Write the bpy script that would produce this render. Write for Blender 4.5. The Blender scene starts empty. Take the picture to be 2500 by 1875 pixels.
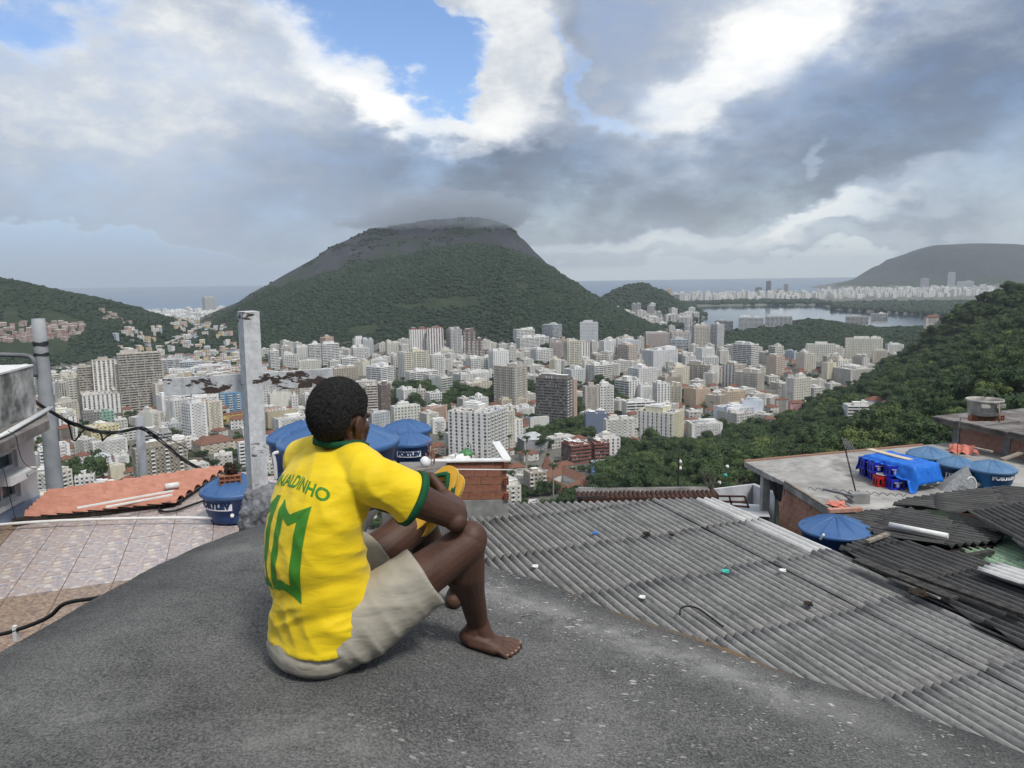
import bpy, bmesh, math, random
import numpy as np
from mathutils import Vector, Matrix, noise
from mathutils.bvhtree import BVHTree
random.seed(7); rng = np.random.default_rng(7)
D2R = math.radians
scene = bpy.context.scene
COL = scene.collection

# ------------------------------------------------------------------ camera
CAMZ = 170.0; F = 1879.0; PITCH = D2R(7.95); ROLL = D2R(0.8)
_h = Vector((1, 0, 0)); _f = Vector((0, math.cos(PITCH), -math.sin(PITCH))); _u = _h.cross(_f)
_R = _h*math.cos(ROLL) - _u*math.sin(ROLL); _U = _h*math.sin(ROLL) + _u*math.cos(ROLL)
cam_d = bpy.data.cameras.new('camera'); cam = bpy.data.objects.new('camera', cam_d); COL.objects.link(cam)
m = Matrix((_R, _U, -_f)).transposed().to_4x4(); m.translation = (0, 0, CAMZ)
cam.matrix_world = m
cam_d.sensor_width = 36; cam_d.lens = 36*F/2500; cam_d.clip_start = 0.05; cam_d.clip_end = 90000
scene.camera = cam
def ray(px, py):
    return _f + _R*((px-1250)/F) + _U*((937.5-py)/F)
def pt(px, py, d):                      # point seen at (px,py) at forward distance d
    r = ray(px, py); return Vector((0, 0, CAMZ)) + r*(d/r.y)
def ptz(px, py, z):                     # point seen at (px,py) at height z below the camera (z<0) 
    r = ray(px, py); return Vector((0, 0, CAMZ)) + r*(z/r.z)
def px_of(v):
    d = Vector(v) - Vector((0, 0, CAMZ)); k = d.dot(_f)
    return 1250 + F*d.dot(_R)/k, 937.5 - F*d.dot(_U)/k

# ------------------------------------------------------------------ node helpers
class NT:
    def __init__(s, tree): s.t = tree; s.n = tree.nodes; s.l = tree.links
    def node(s, typ, ins=None, **kw):
        n = s.n.new(typ)
        for k, v in kw.items(): setattr(n, k, v)
        for k, v in (ins or {}).items(): s.put(n.inputs[k], v)
        return n
    def put(s, sock, v):
        if isinstance(v, bpy.types.NodeSocket): s.l.new(v, sock)
        elif isinstance(v, (tuple, list)) and len(v) == 3 and sock.type == 'RGBA': sock.default_value = (*v, 1)
        else: sock.default_value = v
    def m(s, op, a, b=0.0, c=None, clamp=False):
        n = s.n.new('ShaderNodeMath'); n.operation = op; n.use_clamp = clamp
        s.put(n.inputs[0], a); s.put(n.inputs[1], b)
        if c is not None: s.put(n.inputs[2], c)
        return n.outputs[0]
    def vm(s, op, a, b=(0, 0, 0), out=0, scale=None):
        n = s.n.new('ShaderNodeVectorMath'); n.operation = op
        s.put(n.inputs[0], a)
        if op != 'SCALE': s.put(n.inputs[1], b)
        if scale is not None: s.put(n.inputs['Scale'], scale)
        return n.outputs[out]
    def noise(s, vec, scale, detail=4, rough=.5, out='Fac', dist=0.0, typ='FBM', lac=2.0):
        n = s.n.new('ShaderNodeTexNoise'); n.noise_dimensions = '3D'
        s.put(n.inputs['Vector'], vec); n.inputs['Scale'].default_value = scale
        n.inputs['Detail'].default_value = detail; n.inputs['Roughness'].default_value = rough
        n.inputs['Distortion'].default_value = dist; n.inputs['Lacunarity'].default_value = lac
        return n.outputs[out]
    def vor(s, vec, scale, feature='F1', out='Distance', rand=1.0, metric='EUCLIDEAN'):
        n = s.n.new('ShaderNodeTexVoronoi'); n.feature = feature
        if feature != 'DISTANCE_TO_EDGE': n.distance = metric
        s.put(n.inputs['Vector'], vec); n.inputs['Scale'].default_value = scale; n.inputs['Randomness'].default_value = rand
        return n.outputs[out]
    def ramp(s, fac, stops, interp='LINEAR'):
        n = s.n.new('ShaderNodeValToRGB'); n.color_ramp.interpolation = interp
        e = n.color_ramp.elements
        while len(e) < len(stops): e.new(0.5)
        for i, (p, c) in enumerate(stops):
            e[i].position = p; e[i].color = (*c, 1) if len(c) == 3 else c
        s.put(n.inputs[0], fac); return n.outputs[0]
    def mr(s, v, a, b, c=0.0, d=1.0, smooth=False):
        n = s.n.new('ShaderNodeMapRange'); n.interpolation_type = 'SMOOTHSTEP' if smooth else 'LINEAR'; n.clamp = True
        s.put(n.inputs[0], v)
        for i, q in enumerate((a, b, c, d)): s.put(n.inputs[i+1], q)
        return n.outputs[0]
    def mix(s, f, a, b, mode='MIX'):
        n = s.n.new('ShaderNodeMix'); n.data_type = 'RGBA'; n.blend_type = mode
        s.put(n.inputs[0], f); s.put(n.inputs[6], a); s.put(n.inputs[7], b); return n.outputs[2]
    def map(s, vec, loc=(0, 0, 0), rot=(0, 0, 0), scale=(1, 1, 1), typ='POINT'):
        n = s.n.new('ShaderNodeMapping'); n.vector_type = typ; s.put(n.inputs[0], vec)
        n.inputs[1].default_value = loc; n.inputs[2].default_value = rot; n.inputs[3].default_value = scale
        return n.outputs[0]
    def xyz(s, v): n = s.n.new('ShaderNodeSeparateXYZ'); s.put(n.inputs[0], v); return n.outputs
    def comb(s, x=0.0, y=0.0, z=0.0):
        n = s.n.new('ShaderNodeCombineXYZ'); s.put(n.inputs[0], x); s.put(n.inputs[1], y); s.put(n.inputs[2], z); return n.outputs[0]

# ------------------------------------------------------------------ world
SUN_EL, SUN_AZ = D2R(54), D2R(142)       # azimuth measured clockwise from +Y (to the right, a little behind)
world = bpy.data.worlds.new('World'); scene.world = world; world.use_nodes = True
w = NT(world.node_tree); w.n.clear()
def angles(px, py):
    r = ray(px, py).normalized(); return math.atan2(r.x, r.y), math.asin(r.z)
geo = w.node('ShaderNodeTexCoord').outputs['Generated']
dx, dy, dz = w.xyz(w.vm('NORMALIZE', geo))
az = w.m('ARCTAN2', dx, dy); el = w.m('ARCSINE', dz)
base = w.comb(az, el, 0.0)
# noise space: 3-D direction, flattened towards the horizon
nd = w.comb(w.m('MULTIPLY', dx, 1.0), w.m('MULTIPLY', dy, 1.0), w.m('MULTIPLY', dz, 1.9))
wc = w.noise(nd, 5.0, 5, .5, 'Color')
warp = w.vm('SCALE', w.vm('SUBTRACT', wc, (.5, .5, .5)), scale=.20)
wc2 = w.noise(nd, 17.0, 4, .6, 'Color')
warp2 = w.vm('SCALE', w.vm('SUBTRACT', wc2, (.5, .5, .5)), scale=.06)
p = w.vm('MULTIPLY', w.vm('ADD', w.vm('ADD', base, warp), warp2), (1, 1, 0))
def blob(px, py, rx, ry, rot, amp, soft=1.0):
    a, e = angles(px, py)
    # inverse mapping: translate, rotate, scale -> TEXTURE mapping
    v = w.map(p, (a, e, 0), (0, 0, D2R(-rot)), (rx/F, ry/F, 1), 'TEXTURE')
    l = w.vm('LENGTH', v, out=1)
    return w.m('MULTIPLY', w.mr(l, 1.0+.55*soft, 1.0-.75*soft, 0, 1, True), amp)
def total(v0, bl):
    s = v0
    for b in bl: s = w.m('ADD', s, blob(*b))
    return s
# coverage: 1 cloud, holes where the blue shows     (x, y, rx, ry, rot cw, amp, softness)
cov = total(0.72, [
    (900, 10, 300, 125, 20, -.80, .55), (1060, 150, 130, 120, 40, -.75, .35), (1250, 5, 60, 60, 0, -.3, .6), (1130, 265, 60, 55, 50, -.55, .5),
    (1345, 40, 90, 22, 60, -.55, .8), (1415, 165, 95, 20, 62, -.44, .9), (1490, 290, 70, 24, 25, -.34, .9),
    (60, 0, 170, 60, 0, -.45, .6),
    (150, 640, 700, 95, 3, -.95, .25), (620, 690, 300, 55, 0, -.8, .5), (1780, 665, 700, 38, 0, -.8, .4),
    (1265, 150, 150, 230, 5, .75, .6), (1780, -900, 900, 500, 0, -.1, .8)])
fb = w.noise(nd, 8.0, 8, .62)
fb2 = w.noise(w.vm('ADD', nd, (3.1, 1.7, 5.2)), 24.0, 7, .66)
cov = w.m('ADD', cov, w.m('MULTIPLY', w.m('SUBTRACT', fb, .5), .9))
cov = w.m('ADD', cov, w.m('MULTIPLY', w.m('SUBTRACT', fb2, .5), .35))
cov = w.m('SUBTRACT', cov, w.mr(el, .012, -.01, 0, 2))
covm = w.mr(cov, .02, .92, 0, 1, True)
bri = total(0.52, [
    (300, 250, 520, 260, 10, .25, .8), (620, 110, 260, 160, 0, .09, .8), (850, 210, 230, 60, 35, .38, .7), (1050, 320, 220, 50, 22, .32, .7),
    (1270, 180, 130, 240, 0, .36, .5), (1180, 330, 120, 60, 0, .22, .7),
    (250, 500, 500, 90, 0, -.08, .8), (1000, 480, 480, 120, 5, -.15, .7), (700, 430, 300, 90, 0, -.06, .8), (1600, 500, 600, 90, 2, -.20, .6), (1450, 430, 420, 110, 0, -.22, .7),
    (1560, 90, 190, 190, 0, .02, .8), (1960, 60, 400, 100, -25, .34, .9), (1750, 200, 250, 80, -25, .26, .8), (2050, -60, 300, 120, 0, .25, .8),
    (2250, 330, 360, 180, -25, -.19, .7), (2420, 180, 260, 130, 0, -.12, .8), (2000, 420, 300, 100, 0, -.15, .8), (2450, 540, 200, 120, 0, -.10, .8),
    (1750, 560, 420, 30, -2, .48, .6), (2060, 535, 230, 40, -12, .42, .6), (1985, 385, 32, 18, -30, .26, .9), (1640, 640, 430, 18, 0, -.08, .6), (2230, 560, 150, 40, 0, -.12, .6),
    (2150, 590, 220, 16, 0, .18, .6), (1700, 605, 170, 16, 0, .15, .6)])
bri = w.m('ADD', bri, w.m('MULTIPLY', w.m('SUBTRACT', fb, .5), .50))
bri = w.m('ADD', bri, w.m('MULTIPLY', w.m('SUBTRACT', fb2, .5), .34))
# thin cloud edges catch the light; overhead the deck is brighter, as under any overcast
bri = w.m('ADD', bri, w.m('MULTIPLY', w.mr(cov, .75, .4), .18))
bri = w.m('ADD', bri, w.mr(dz, .36, .9, 0, .55))
cc = w.ramp(w.mr(bri, 0, 1.25), [(0, (.10, .13, .19)), (.22, (.185, .235, .335)), (.42, (.37, .43, .54)), (.58, (.55, .60, .68)), (.76, (.90, .92, .93)), (1, (1.15, 1.14, 1.10))])
SKYK = 0.10
cc = w.vm('SCALE', cc, scale=1.0/SKYK)
sky = w.node('ShaderNodeTexSky', sky_type='NISHITA', sun_disc=False, sun_elevation=SUN_EL, sun_rotation=SUN_AZ, altitude=200, air_density=1.0, dust_density=1.2, ozone_density=2.0).outputs[0]
sky = w.vm('MULTIPLY', sky, (1.45, 1.6, 1.85))
col = w.mix(covm, sky, cc)
# milky air low over the sea
low = w.m('MULTIPLY', w.mr(el, .20, 0.01, 0, 1, True), .9)
lowc = w.mix(w.mr(az, -.35, .15, 0, 1, True), (4.1, 5.2, 7.3), (8.4, 9.0, 9.0))
col = w.mix(w.m('MULTIPLY', low, w.mr(covm, 0, 1, 1, .25)), col, lowc)
bg = w.node('ShaderNodeBackground', {'Color': col, 'Strength': SKYK})
out = w.node('ShaderNodeOutputWorld', {'Surface': bg.outputs[0]})
world.cycles.sampling_method = 'MANUAL'; world.cycles.sample_map_resolution = 512

sd = bpy.data.lights.new('sun', 'SUN'); sd.energy = 2.9; sd.angle = D2R(12); sd.color = (1, .96, .9)
sun = bpy.data.objects.new('sun', sd); COL.objects.link(sun)
sdir = Vector((math.sin(SUN_AZ)*math.cos(SUN_EL), math.cos(SUN_AZ)*math.cos(SUN_EL), math.sin(SUN_EL)))
sun.rotation_euler = sdir.to_track_quat('Z', 'Y').to_euler(); sun.location = (0, -20, 260)

vs = scene.view_settings; vs.view_transform = 'Standard'; vs.look = 'None'; vs.exposure = 0; vs.gamma = 1; vs.use_curve_mapping = False
cy = scene.cycles; cy.use_denoising = True; cy.max_bounces = 5; cy.diffuse_bounces = 3; cy.glossy_bounces = 2; cy.transmission_bounces = 3; cy.volume_bounces = 0
cy.transparent_max_bounces = 8; cy.caustics_reflective = False; cy.caustics_refractive = False; cy.use_adaptive_sampling = True; cy.adaptive_threshold = .015
try: cy.denoiser = 'OPENIMAGEDENOISE'
except Exception: pass

# ------------------------------------------------------------------ materials
def mat(name, fn=None, base=(.5, .5, .5), rough=.8, metal=0.0, spec=.3):
    m = bpy.data.materials.new(name); m.use_nodes = True
    t = NT(m.node_tree); b = m.node_tree.nodes['Principled BSDF']
    b.inputs['Base Color'].default_value = (*base, 1); b.inputs['Roughness'].default_value = rough
    b.inputs['Metallic'].default_value = metal; b.inputs['Specular IOR Level'].default_value = spec
    if fn: fn(t, b)
    return m
def tex(t, kind='Object'): return t.node('ShaderNodeTexCoord').outputs[kind]
def bump(t, b, h, strength=.5, dist=.01):
    n = t.node('ShaderNodeBump', {'Height': h, 'Strength': strength, 'Distance': dist}); t.put(b.inputs['Normal'], n.outputs[0])
def speckled(name, c1, c2, scale=3.0, rough=.85, det=6, bs=0.0, bscale=None, bd=.01, spec=.25, c3=None, s3=.7):
    """two-tone fbm mottling, optional bump and a third colour in patches (object space, metres)"""
    def fn(t, b):
        v = tex(t); n = t.noise(v, scale, det, .62)
        c = t.mix(t.mr(n, .35, .65), c1, c2)
        if c3: c = t.mix(t.m('MULTIPLY', t.mr(t.noise(v, scale*.37+.3, 4, .7), .52, .66), s3), c, c3)
        t.put(b.inputs['Base Color'], c)
        if bs: bump(t, b, t.noise(v, bscale or scale*8, 5, .7), bs, bd)
    return mat(name, fn, rough=rough, spec=spec)

# ------------------------------------------------------------------ object helpers
def tag(o, label=None, cat=None, group=None, kind=None):
    if label: o['label'] = label
    if cat: o['category'] = cat
    if group: o['group'] = group
    if kind: o['kind'] = kind
    return o
def empty(name, loc, rz=0.0, label=None, cat=None, group=None):
    o = bpy.data.objects.new(name, None); COL.objects.link(o); o.location = loc; o.rotation_euler = (0, 0, rz)
    o.empty_display_size = .1
    return tag(o, label, cat, group)
def link(name, me, parent=None, loc=None):
    o = bpy.data.objects.new(name, me); COL.objects.link(o)
    if parent is not None: o.parent = parent
    if loc is not None: o.location = loc
    return o
class MB:
    """collects faces (with material slots) and builds one mesh"""
    def __init__(s): s.v = []; s.f = []; s.mi = []; s.sm = []
    def add(s, vs, fs, mi=0, smooth=False):
        o = len(s.v); s.v.extend([tuple(q) for q in vs])
        for f in fs: s.f.append([i+o for i in f]); s.mi.append(mi); s.sm.append(smooth)
        return s
    def box(s, x0, x1, y0, y1, z0, z1, mi=0, M=None, skip=''):
        vs = [(x0, y0, z0), (x1, y0, z0), (x1, y1, z0), (x0, y1, z0), (x0, y0, z1), (x1, y0, z1), (x1, y1, z1), (x0, y1, z1)]
        if M is not None: vs = [M @ Vector(q) for q in vs]
        fs = [(0, 3, 2, 1), (4, 5, 6, 7), (0, 1, 5, 4), (1, 2, 6, 5), (2, 3, 7, 6), (3, 0, 4, 7)]
        if 'b' in skip: fs = fs[1:]
        return s.add(vs, fs, mi)
    def beam(s, a, b, w, h, mi=0, up=(0, 0, 1)):
        """box along a->b with width w and height h"""
        a = Vector(a); b = Vector(b); d = (b-a).normalized(); u = Vector(up); r = d.cross(u)
        if r.length < 1e-4: r = d.cross(Vector((0, 1, 0)))
        r.normalize(); u = r.cross(d).normalized()
        vs = [q + r*(sx*w/2) + u*(sz*h/2) for q in (a, b) for sx, sz in ((-1, -1), (1, -1), (1, 1), (-1, 1))]
        return s.add(vs, [(0, 3, 2, 1)[::-1], (4, 5, 6, 7)[::-1], (0, 1, 5, 4)[::-1], (1, 2, 6, 5)[::-1], (2, 3, 7, 6)[::-1], (3, 0, 4, 7)[::-1]], mi)
    def tube(s, pts, r, n=8, mi=0, cap=True, smooth=True):
        pts = [Vector(q) for q in pts]; rs = r if isinstance(r, (list, tuple)) else [r]*len(pts)
        vs = []; fs = []; prev = None
        for i, q in enumerate(pts):
            d = (pts[min(i+1, len(pts)-1)] - pts[max(i-1, 0)]).normalized()
            if prev is None:
                a = d.cross(Vector((0, 0, 1)));  a = a if a.length > 1e-3 else d.cross(Vector((1, 0, 0)))
            else: a = prev - d*prev.dot(d)
            a.normalize(); prev = a; b = d.cross(a)
            vs += [q + (a*math.cos(2*math.pi*k/n) + b*math.sin(2*math.pi*k/n))*rs[i] for k in range(n)]
        for i in range(len(pts)-1):
            fs += [(i*n+k, i*n+(k+1) % n, (i+1)*n+(k+1) % n, (i+1)*n+k) for k in range(n)]
        s.add(vs, fs, mi, smooth)
        if cap:
            o = len(s.v) - len(vs); s.f += [[o+k for k in range(n)][::-1], [o+(len(pts)-1)*n+k for k in range(n)]]; s.mi += [mi, mi]; s.sm += [False, False]
        return s
    def lathe(s, prof, n=32, mi=0, c=(0, 0, 0), smooth=True):
        """prof: (r,z) from bottom to top around z axis"""
        vs = [(c[0]+r*math.cos(2*math.pi*k/n), c[1]+r*math.sin(2*math.pi*k/n), c[2]+z) for r, z in prof for k in range(n)]
        fs = [(i*n+k, i*n+(k+1) % n, (i+1)*n+(k+1) % n, (i+1)*n+k) for i in range(len(prof)-1) for k in range(n)]
        return s.add(vs, fs, mi, smooth)
    def poly(s, pts, z0, z1, mi=0):
        """prism from a plan outline (ccw)"""
        n = len(pts); vs = [(*q[:2], z0) for q in pts] + [(*q[:2], z1) for q in pts]
        return s.add(vs, [list(range(n))[::-1], [n+i for i in range(n)]] + [(i, (i+1) % n, n+(i+1) % n, n+i) for i in range(n)], mi)
    def mesh(s, name, mats):
        me = bpy.data.meshes.new(name); me.from_pydata(s.v, [], s.f)
        for q in (mats if isinstance(mats, (list, tuple)) else [mats]): me.materials.append(q)
        me.polygons.foreach_set('material_index', s.mi); me.polygons.foreach_set('use_smooth', s.sm); me.update()
        return me
    def build(s, name, mats, parent=None, loc=None):
        return link(name, s.mesh(name, mats), parent, loc)
def grid_mesh(name, X, Y, Z, mt, smooth=True, mask=None):
    ny, nx = X.shape; v = np.stack([X, Y, Z], -1).reshape(-1, 3)
    i = np.arange(ny*nx).reshape(ny, nx); f = np.stack([i[:-1, :-1], i[:-1, 1:], i[1:, 1:], i[1:, :-1]], -1).reshape(-1, 4)
    if mask is not None: f = f[mask.reshape(-1)]
    me = bpy.data.meshes.new(name); me.vertices.add(len(v)); me.vertices.foreach_set('co', v.astype('f').ravel())
    me.loops.add(len(f)*4); me.loops.foreach_set('vertex_index', f.ravel().astype('i')); me.polygons.add(len(f))
    me.polygons.foreach_set('loop_start', np.arange(len(f))*4); me.update(calc_edges=True)
    me.polygons.foreach_set('use_smooth', [smooth]*len(f)); me.materials.append(mt); me.update()
    return me
# ================================================================== LAND AND WATER
def absxyz(px, py, d): v = pt(px, py, d); return (v.x, v.y, v.z)
def smooth01(t): t = np.clip(t, 0, 1); return t*t*(3-2*t)
def in_poly(X, Y, poly):
    ins = np.zeros(X.shape, bool); n = len(poly)
    for i in range(n):
        x0, y0 = poly[i][:2]; x1, y1 = poly[(i+1) % n][:2]
        c = ((y0 > Y) != (y1 > Y)); xs = (x1-x0)*(Y-y0)/((y1-y0) if y1 != y0 else 1e-9) + x0
        ins ^= c & (X < xs)
    return ins
_gr = np.random.default_rng(3).random((64, 64))
def vnoise(X, Y, s):
    x = X/s; y = Y/s; xi = np.floor(x).astype(int); yi = np.floor(y).astype(int); fx = smooth01(x-xi); fy = smooth01(y-yi)
    g = lambda a, b: _gr[a % 64, b % 64]
    return (g(xi, yi)*(1-fx)+g(xi+1, yi)*fx)*(1-fy) + (g(xi, yi+1)*(1-fx)+g(xi+1, yi+1)*fx)*fy - .5
def crest_h(X, Y, crest, wf, wb, p=1.6, lat=2.6):
    """height of a ridge: crest points (x,y,z), foot wf metres towards the camera, wb behind"""
    best = np.zeros(X.shape)
    bd = np.full(X.shape, 1e9); bz = np.zeros(X.shape); side = np.zeros(X.shape)
    for (x0, y0, z0), (x1, y1, z1) in zip(crest[:-1], crest[1:]):
        dx, dy = x1-x0, y1-y0; L2 = dx*dx+dy*dy
        t = np.clip(((X-x0)*dx+(Y-y0)*dy)/L2, 0, 1)
        ex = X-(x0+t*dx); ey = Y-(y0+t*dy); d = np.hypot(ex*lat, ey)
        w_ = np.where(ey < 0, wf, wb)
        hgt = (z0+t*(z1-z0)) * (1-np.clip(d/w_, 0, 1)**p)
        best = np.maximum(best, hgt)
    return best
PLAIN = 8.0
def C(*pts): return [absxyz(*q) for q in pts]
hillA = C((520, 790, 2950), (570, 757, 2950), (600, 733, 2950), (652, 694, 2950), (730, 650, 2950), (816, 590, 2950), (903, 559, 2950), (990, 546, 2950), (1080, 534, 2950), (1154, 531, 2950), (1205, 539, 2950), (1241, 554, 2950), (1270, 582, 2950), (1293, 606, 2950), (1327, 640, 2950), (1365, 700, 2950), (1400, 765, 2950))
hillB = C(*[(a, b+7, c) for a, b, c in ((560, 815, 2150), (620, 752, 2200), (687, 700, 2300), (750, 678, 2350), (808, 656, 2350), (880, 642, 2350), (946, 632, 2350), (1000, 618, 2350), (1050, 602, 2350), (1105, 592, 2350), (1154, 587, 2350), (1200, 591, 2350), (1241, 602, 2300), (1290, 618, 2300), (1336, 638, 2300), (1385, 672, 2300), (1431, 708, 2280), (1470, 735, 2260), (1509, 760, 2230), (1553, 797, 2200), (1600, 840, 2150))])
hillC = C((-500, 680, 1750), (-150, 690, 1800), (0, 692, 1850), (60, 703, 1850), (130, 715, 1850), (200, 735, 1850), (250, 758, 1850), (300, 776, 1850), (322, 800, 1850), (340, 850, 1850))
hillD = C((1440, 752, 3300), (1480, 728, 3300), (1515, 710, 3300), (1540, 697, 3300), (1570, 694, 3300), (1600, 708, 3300), (1640, 738, 3300), (1670, 758, 3300))
hillE = C((1980, 722, 7600), (2060, 708, 7600), (2120, 690, 7600), (2175, 672, 7600), (2205, 655, 7600), (2240, 616, 7600), (2290, 598, 7600), (2380, 594, 7600), (2470, 596, 7600), (2490, 606, 7600), (2510, 650, 7600), (2560, 690, 7600), (2700, 700, 7600))
hillH = C((1740, 880, 1700), (1790, 858, 1800), (1850, 820, 1850), (1920, 796, 1900), (1990, 784, 1900), (2060, 796, 1900), (2130, 806, 1900), (2240, 803, 1800), (2330, 790, 1650))
HILLS = {'A': (hillA, 520, 900, 1.3, 4.0), 'B': (hillB, 620, 400, 1.5, 4.5), 'C': (hillC, 520, 700, 1.5, 5.0), 'D': (hillD, 330, 400, 1.5), 'E': (hillE, 1500, 1500, 1.8, 8.0), 'H': (hillH, 470, 350, 1.35, 2.0)}
# near slopes, thin-plate spline through sighted points
ctl = C((2560, 715, 1000), (2500, 714, 1000), (2420, 716, 1030), (2340, 748, 1080), (2290, 785, 1100), (2230, 815, 1150), (2150, 850, 1250),
        (2500, 790, 760), (2400, 850, 720), (2300, 890, 800), (2200, 920, 900), (2130, 960, 980),
        (2500, 880, 500), (2380, 960, 470), (2250, 1000, 560), (2150, 1040, 600),
        (2500, 980, 330), (2350, 1060, 330), (2200, 1110, 330), (2050, 1120, 420), (1900, 1150, 430), (1750, 1180, 420), (1600, 1190, 430), (2900, 760, 900), (2900, 1000, 300))
ctl += [(-60, 6, 156), (0, 6, 160), (60, 6, 160), (0, 100, 108), (-80, 100, 105), (60, 100, 112), (0, 250, 50), (-150, 250, 45), (100, 250, 62), (0, 400, 10), (-200, 380, 8), (-500, 200, 8), (-500, -200, 60), (0, -300, 220), (500, -200, 230),
        (160, 60, 140), (250, 130, 138), (500, 150, 170)]
for px, d in ((600, 520), (900, 520), (1200, 520), (300, 700), (900, 800), (1300, 600), (1450, 640), (1600, 700), (1750, 740), (1900, 830), (2020, 950), (2080, 1150), (2100, 1400), (1800, 1500), (1400, 1400), (1000, 1400), (1500, 1000), (2300, 1500), (2500, 1500), (1200, 900), (600, 1000)):
    v = pt(px, 800, d); ctl.append((v.x, v.y, PLAIN))
_c = np.array(ctl)
def _tps(r): r = np.maximum(r, 1e-9); return r*r*np.log(r)
_n = len(_c); _P = np.c_[np.ones(_n), _c[:, :2]/1000]
_K = _tps(np.hypot(_c[:, None, 0]-_c[None, :, 0], _c[:, None, 1]-_c[None, :, 1])/1000)
_A = np.block([[_K + 1e-5*np.eye(_n), _P], [_P.T, np.zeros((3, 3))]])
_w = np.linalg.solve(_A, np.r_[_c[:, 2], 0, 0, 0])
def near_h(X, Y):
    s = _w[_n] + _w[_n+1]*X/1000 + _w[_n+2]*Y/1000
    for i in range(_n): s = s + _w[i]*_tps(np.hypot(X-_c[i, 0], Y-_c[i, 1])/1000)
    wx = smooth01((1250-Y)/250)*smooth01((X+900)/250)
    # beyond the ridge at the right the land falls to the back
    wx = wx*smooth01((2600-X)/900)
    return PLAIN + np.clip(s-PLAIN, 0, 320)*wx
LAGOON = [ptz(px, py, -169) for px, py in ((1700, 747), (1850, 745), (2010, 745), (2040, 756), (2150, 763), (2240, 768), (2330, 775), (2300, 830), (1900, 850), (1650, 850), (1655, 805), (1690, 790), (1728, 770), (1690, 756))]
SEA = [ptz(px, py, -169) for px, py in ((-900, 764), (300, 762), (560, 757), (900, 745), (1250, 738), (1500, 735), (1650, 729), (1990, 722), (2060, 709), (2300, 705))]
SEA = [(q.x, q.y) for q in SEA] + [(60000, 60000), (-60000, 60000)]
hillA_h = lambda X, Y: crest_h(X, Y, *HILLS['A'])
def land_h(X, Y, jitter=True):
    X = np.asarray(X, float); Y = np.asarray(Y, float)
    h = np.full(X.shape, PLAIN); h = np.maximum(h, near_h(X, Y))
    for k, hl_ in HILLS.items():
        c = hl_[0]; g = crest_h(X, Y, *hl_)
        if jitter: g = g * (1 + .0*X) + np.where(g > 20, (vnoise(X, Y, 170)*.16 + vnoise(X+77, Y, 60)*.05)*np.minimum(g, 150)*smooth01((np.abs(g-c[len(c)//2][2]))/60), 0)
        h = np.maximum(h, g)
    wet = in_poly(X, Y, [q[:2] for q in LAGOON]) | in_poly(X, Y, SEA)
    return np.where(wet & (h < 12), -6.0, h)

M_ground = speckled('ground_earth', (.09, .095, .085), (.16, .15, .13), .02, det=8, c3=(.05, .065, .035), s3=.8)
def _forest_floor(t, b):
    v = tex(t); n = t.noise(v, .03, 6, .65); n2 = t.noise(v, .012, 5, .6)
    g = t.mix(t.mr(n, .35, .65), (.016, .026, .014), (.032, .048, .022))
    geo_ = t.node('ShaderNodeNewGeometry').outputs['Normal']; nz = t.xyz(geo_)[2]
    rock = t.mix(t.mr(t.noise(t.map(v, scale=(1, 1, .15)), .05, 8, .7), .3, .7), (.045, .043, .045), (.12, .11, .11))
    f_ = t.m('MULTIPLY', t.mr(nz, .78, .70, 0, 1, True), t.mr(n2, .42, .5))
    t.put(b.inputs['Base Color'], t.mix(f_, g, rock)); bump(t, b, n, 1.0, 6.0)
M_hill = mat('hillside', _forest_floor, rough=.95)
def _rockhill(t, b):
    v = tex(t); vv = t.map(v, scale=(1, 1, .22))
    n = t.noise(vv, .022, 8, .68); n2 = t.noise(v, .009, 6, .62)
    rock = t.mix(t.mr(n, .35, .68), (.020, .022, .031), (.052, .052, .062))
    g = t.mix(t.mr(t.noise(v, .08, 5, .7), .3, .7), (.014, .022, .013), (.030, .042, .022))
    t.put(b.inputs['Base Color'], t.mix(t.mr(n2, .40, .50, 0, 1, True), g, rock)); bump(t, b, n, 1.0, 8.0)
M_rock = mat('granite_hill', _rockhill, rough=.9)
def _water(t, b):
    v = tex(t); b.inputs['Roughness'].default_value = .06; b.inputs['Specular IOR Level'].default_value = .5
    t.put(b.inputs['Base Color'], t.mix(t.mr(t.noise(t.map(v, scale=(1, .25, 1)), .004, 5, .6), .4, .6), (.02, .045, .075), (.035, .07, .11)))
    bump(t, b, t.noise(t.map(v, scale=(.6, 1, 1)), .12, 4, .7), .05, 1.0)
M_water = mat('open_water', _water, rough=.22, spec=.5)

def ground_hit(px, py, dmin=60, dmax=6000):
    r = ray(px, py); d = np.concatenate([np.arange(dmin, 1500, 2.5), np.arange(1500, dmax, 12)]); x = r.x/r.y*d; z = CAMZ + r.z/r.y*d
    h = land_h(x, d, False); k = np.nonzero(z <= h)[0]
    return None if len(k) == 0 else (x[k[0]], d[k[0]], float(h[k[0]]))
def _sea(t, b):
    v = tex(t); t.put(b.inputs['Base Color'], t.mix(t.mr(t.noise(t.map(v, scale=(1, .3, 1)), .0012, 5, .6), .4, .6), (.03, .075, .15), (.045, .10, .19)))
    bump(t, b, t.noise(t.map(v, scale=(.5, 1, 1)), .05, 5, .75), .55, 6.0)
M_sea = mat('sea_water', _sea, rough=.25, spec=.5)
def graded(a, b, s0, g, smax):
    o = [a]; s = s0
    while o[-1] < b: o.append(o[-1]+s); s = min(s*g, smax)
    return np.array(o)
ys = np.r_[graded(-400, 380, 40, 1.0, 40), graded(400, 3600, 12, 1.0, 12), graded(3650, 12000, 30, 1.03, 90)]; xr = np.r_[graded(0, 1900, 13, 1.0, 13), graded(1925, 9000, 26, 1.04, 110)]; xs = np.r_[-xr[::-1][:-1], xr]
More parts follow.
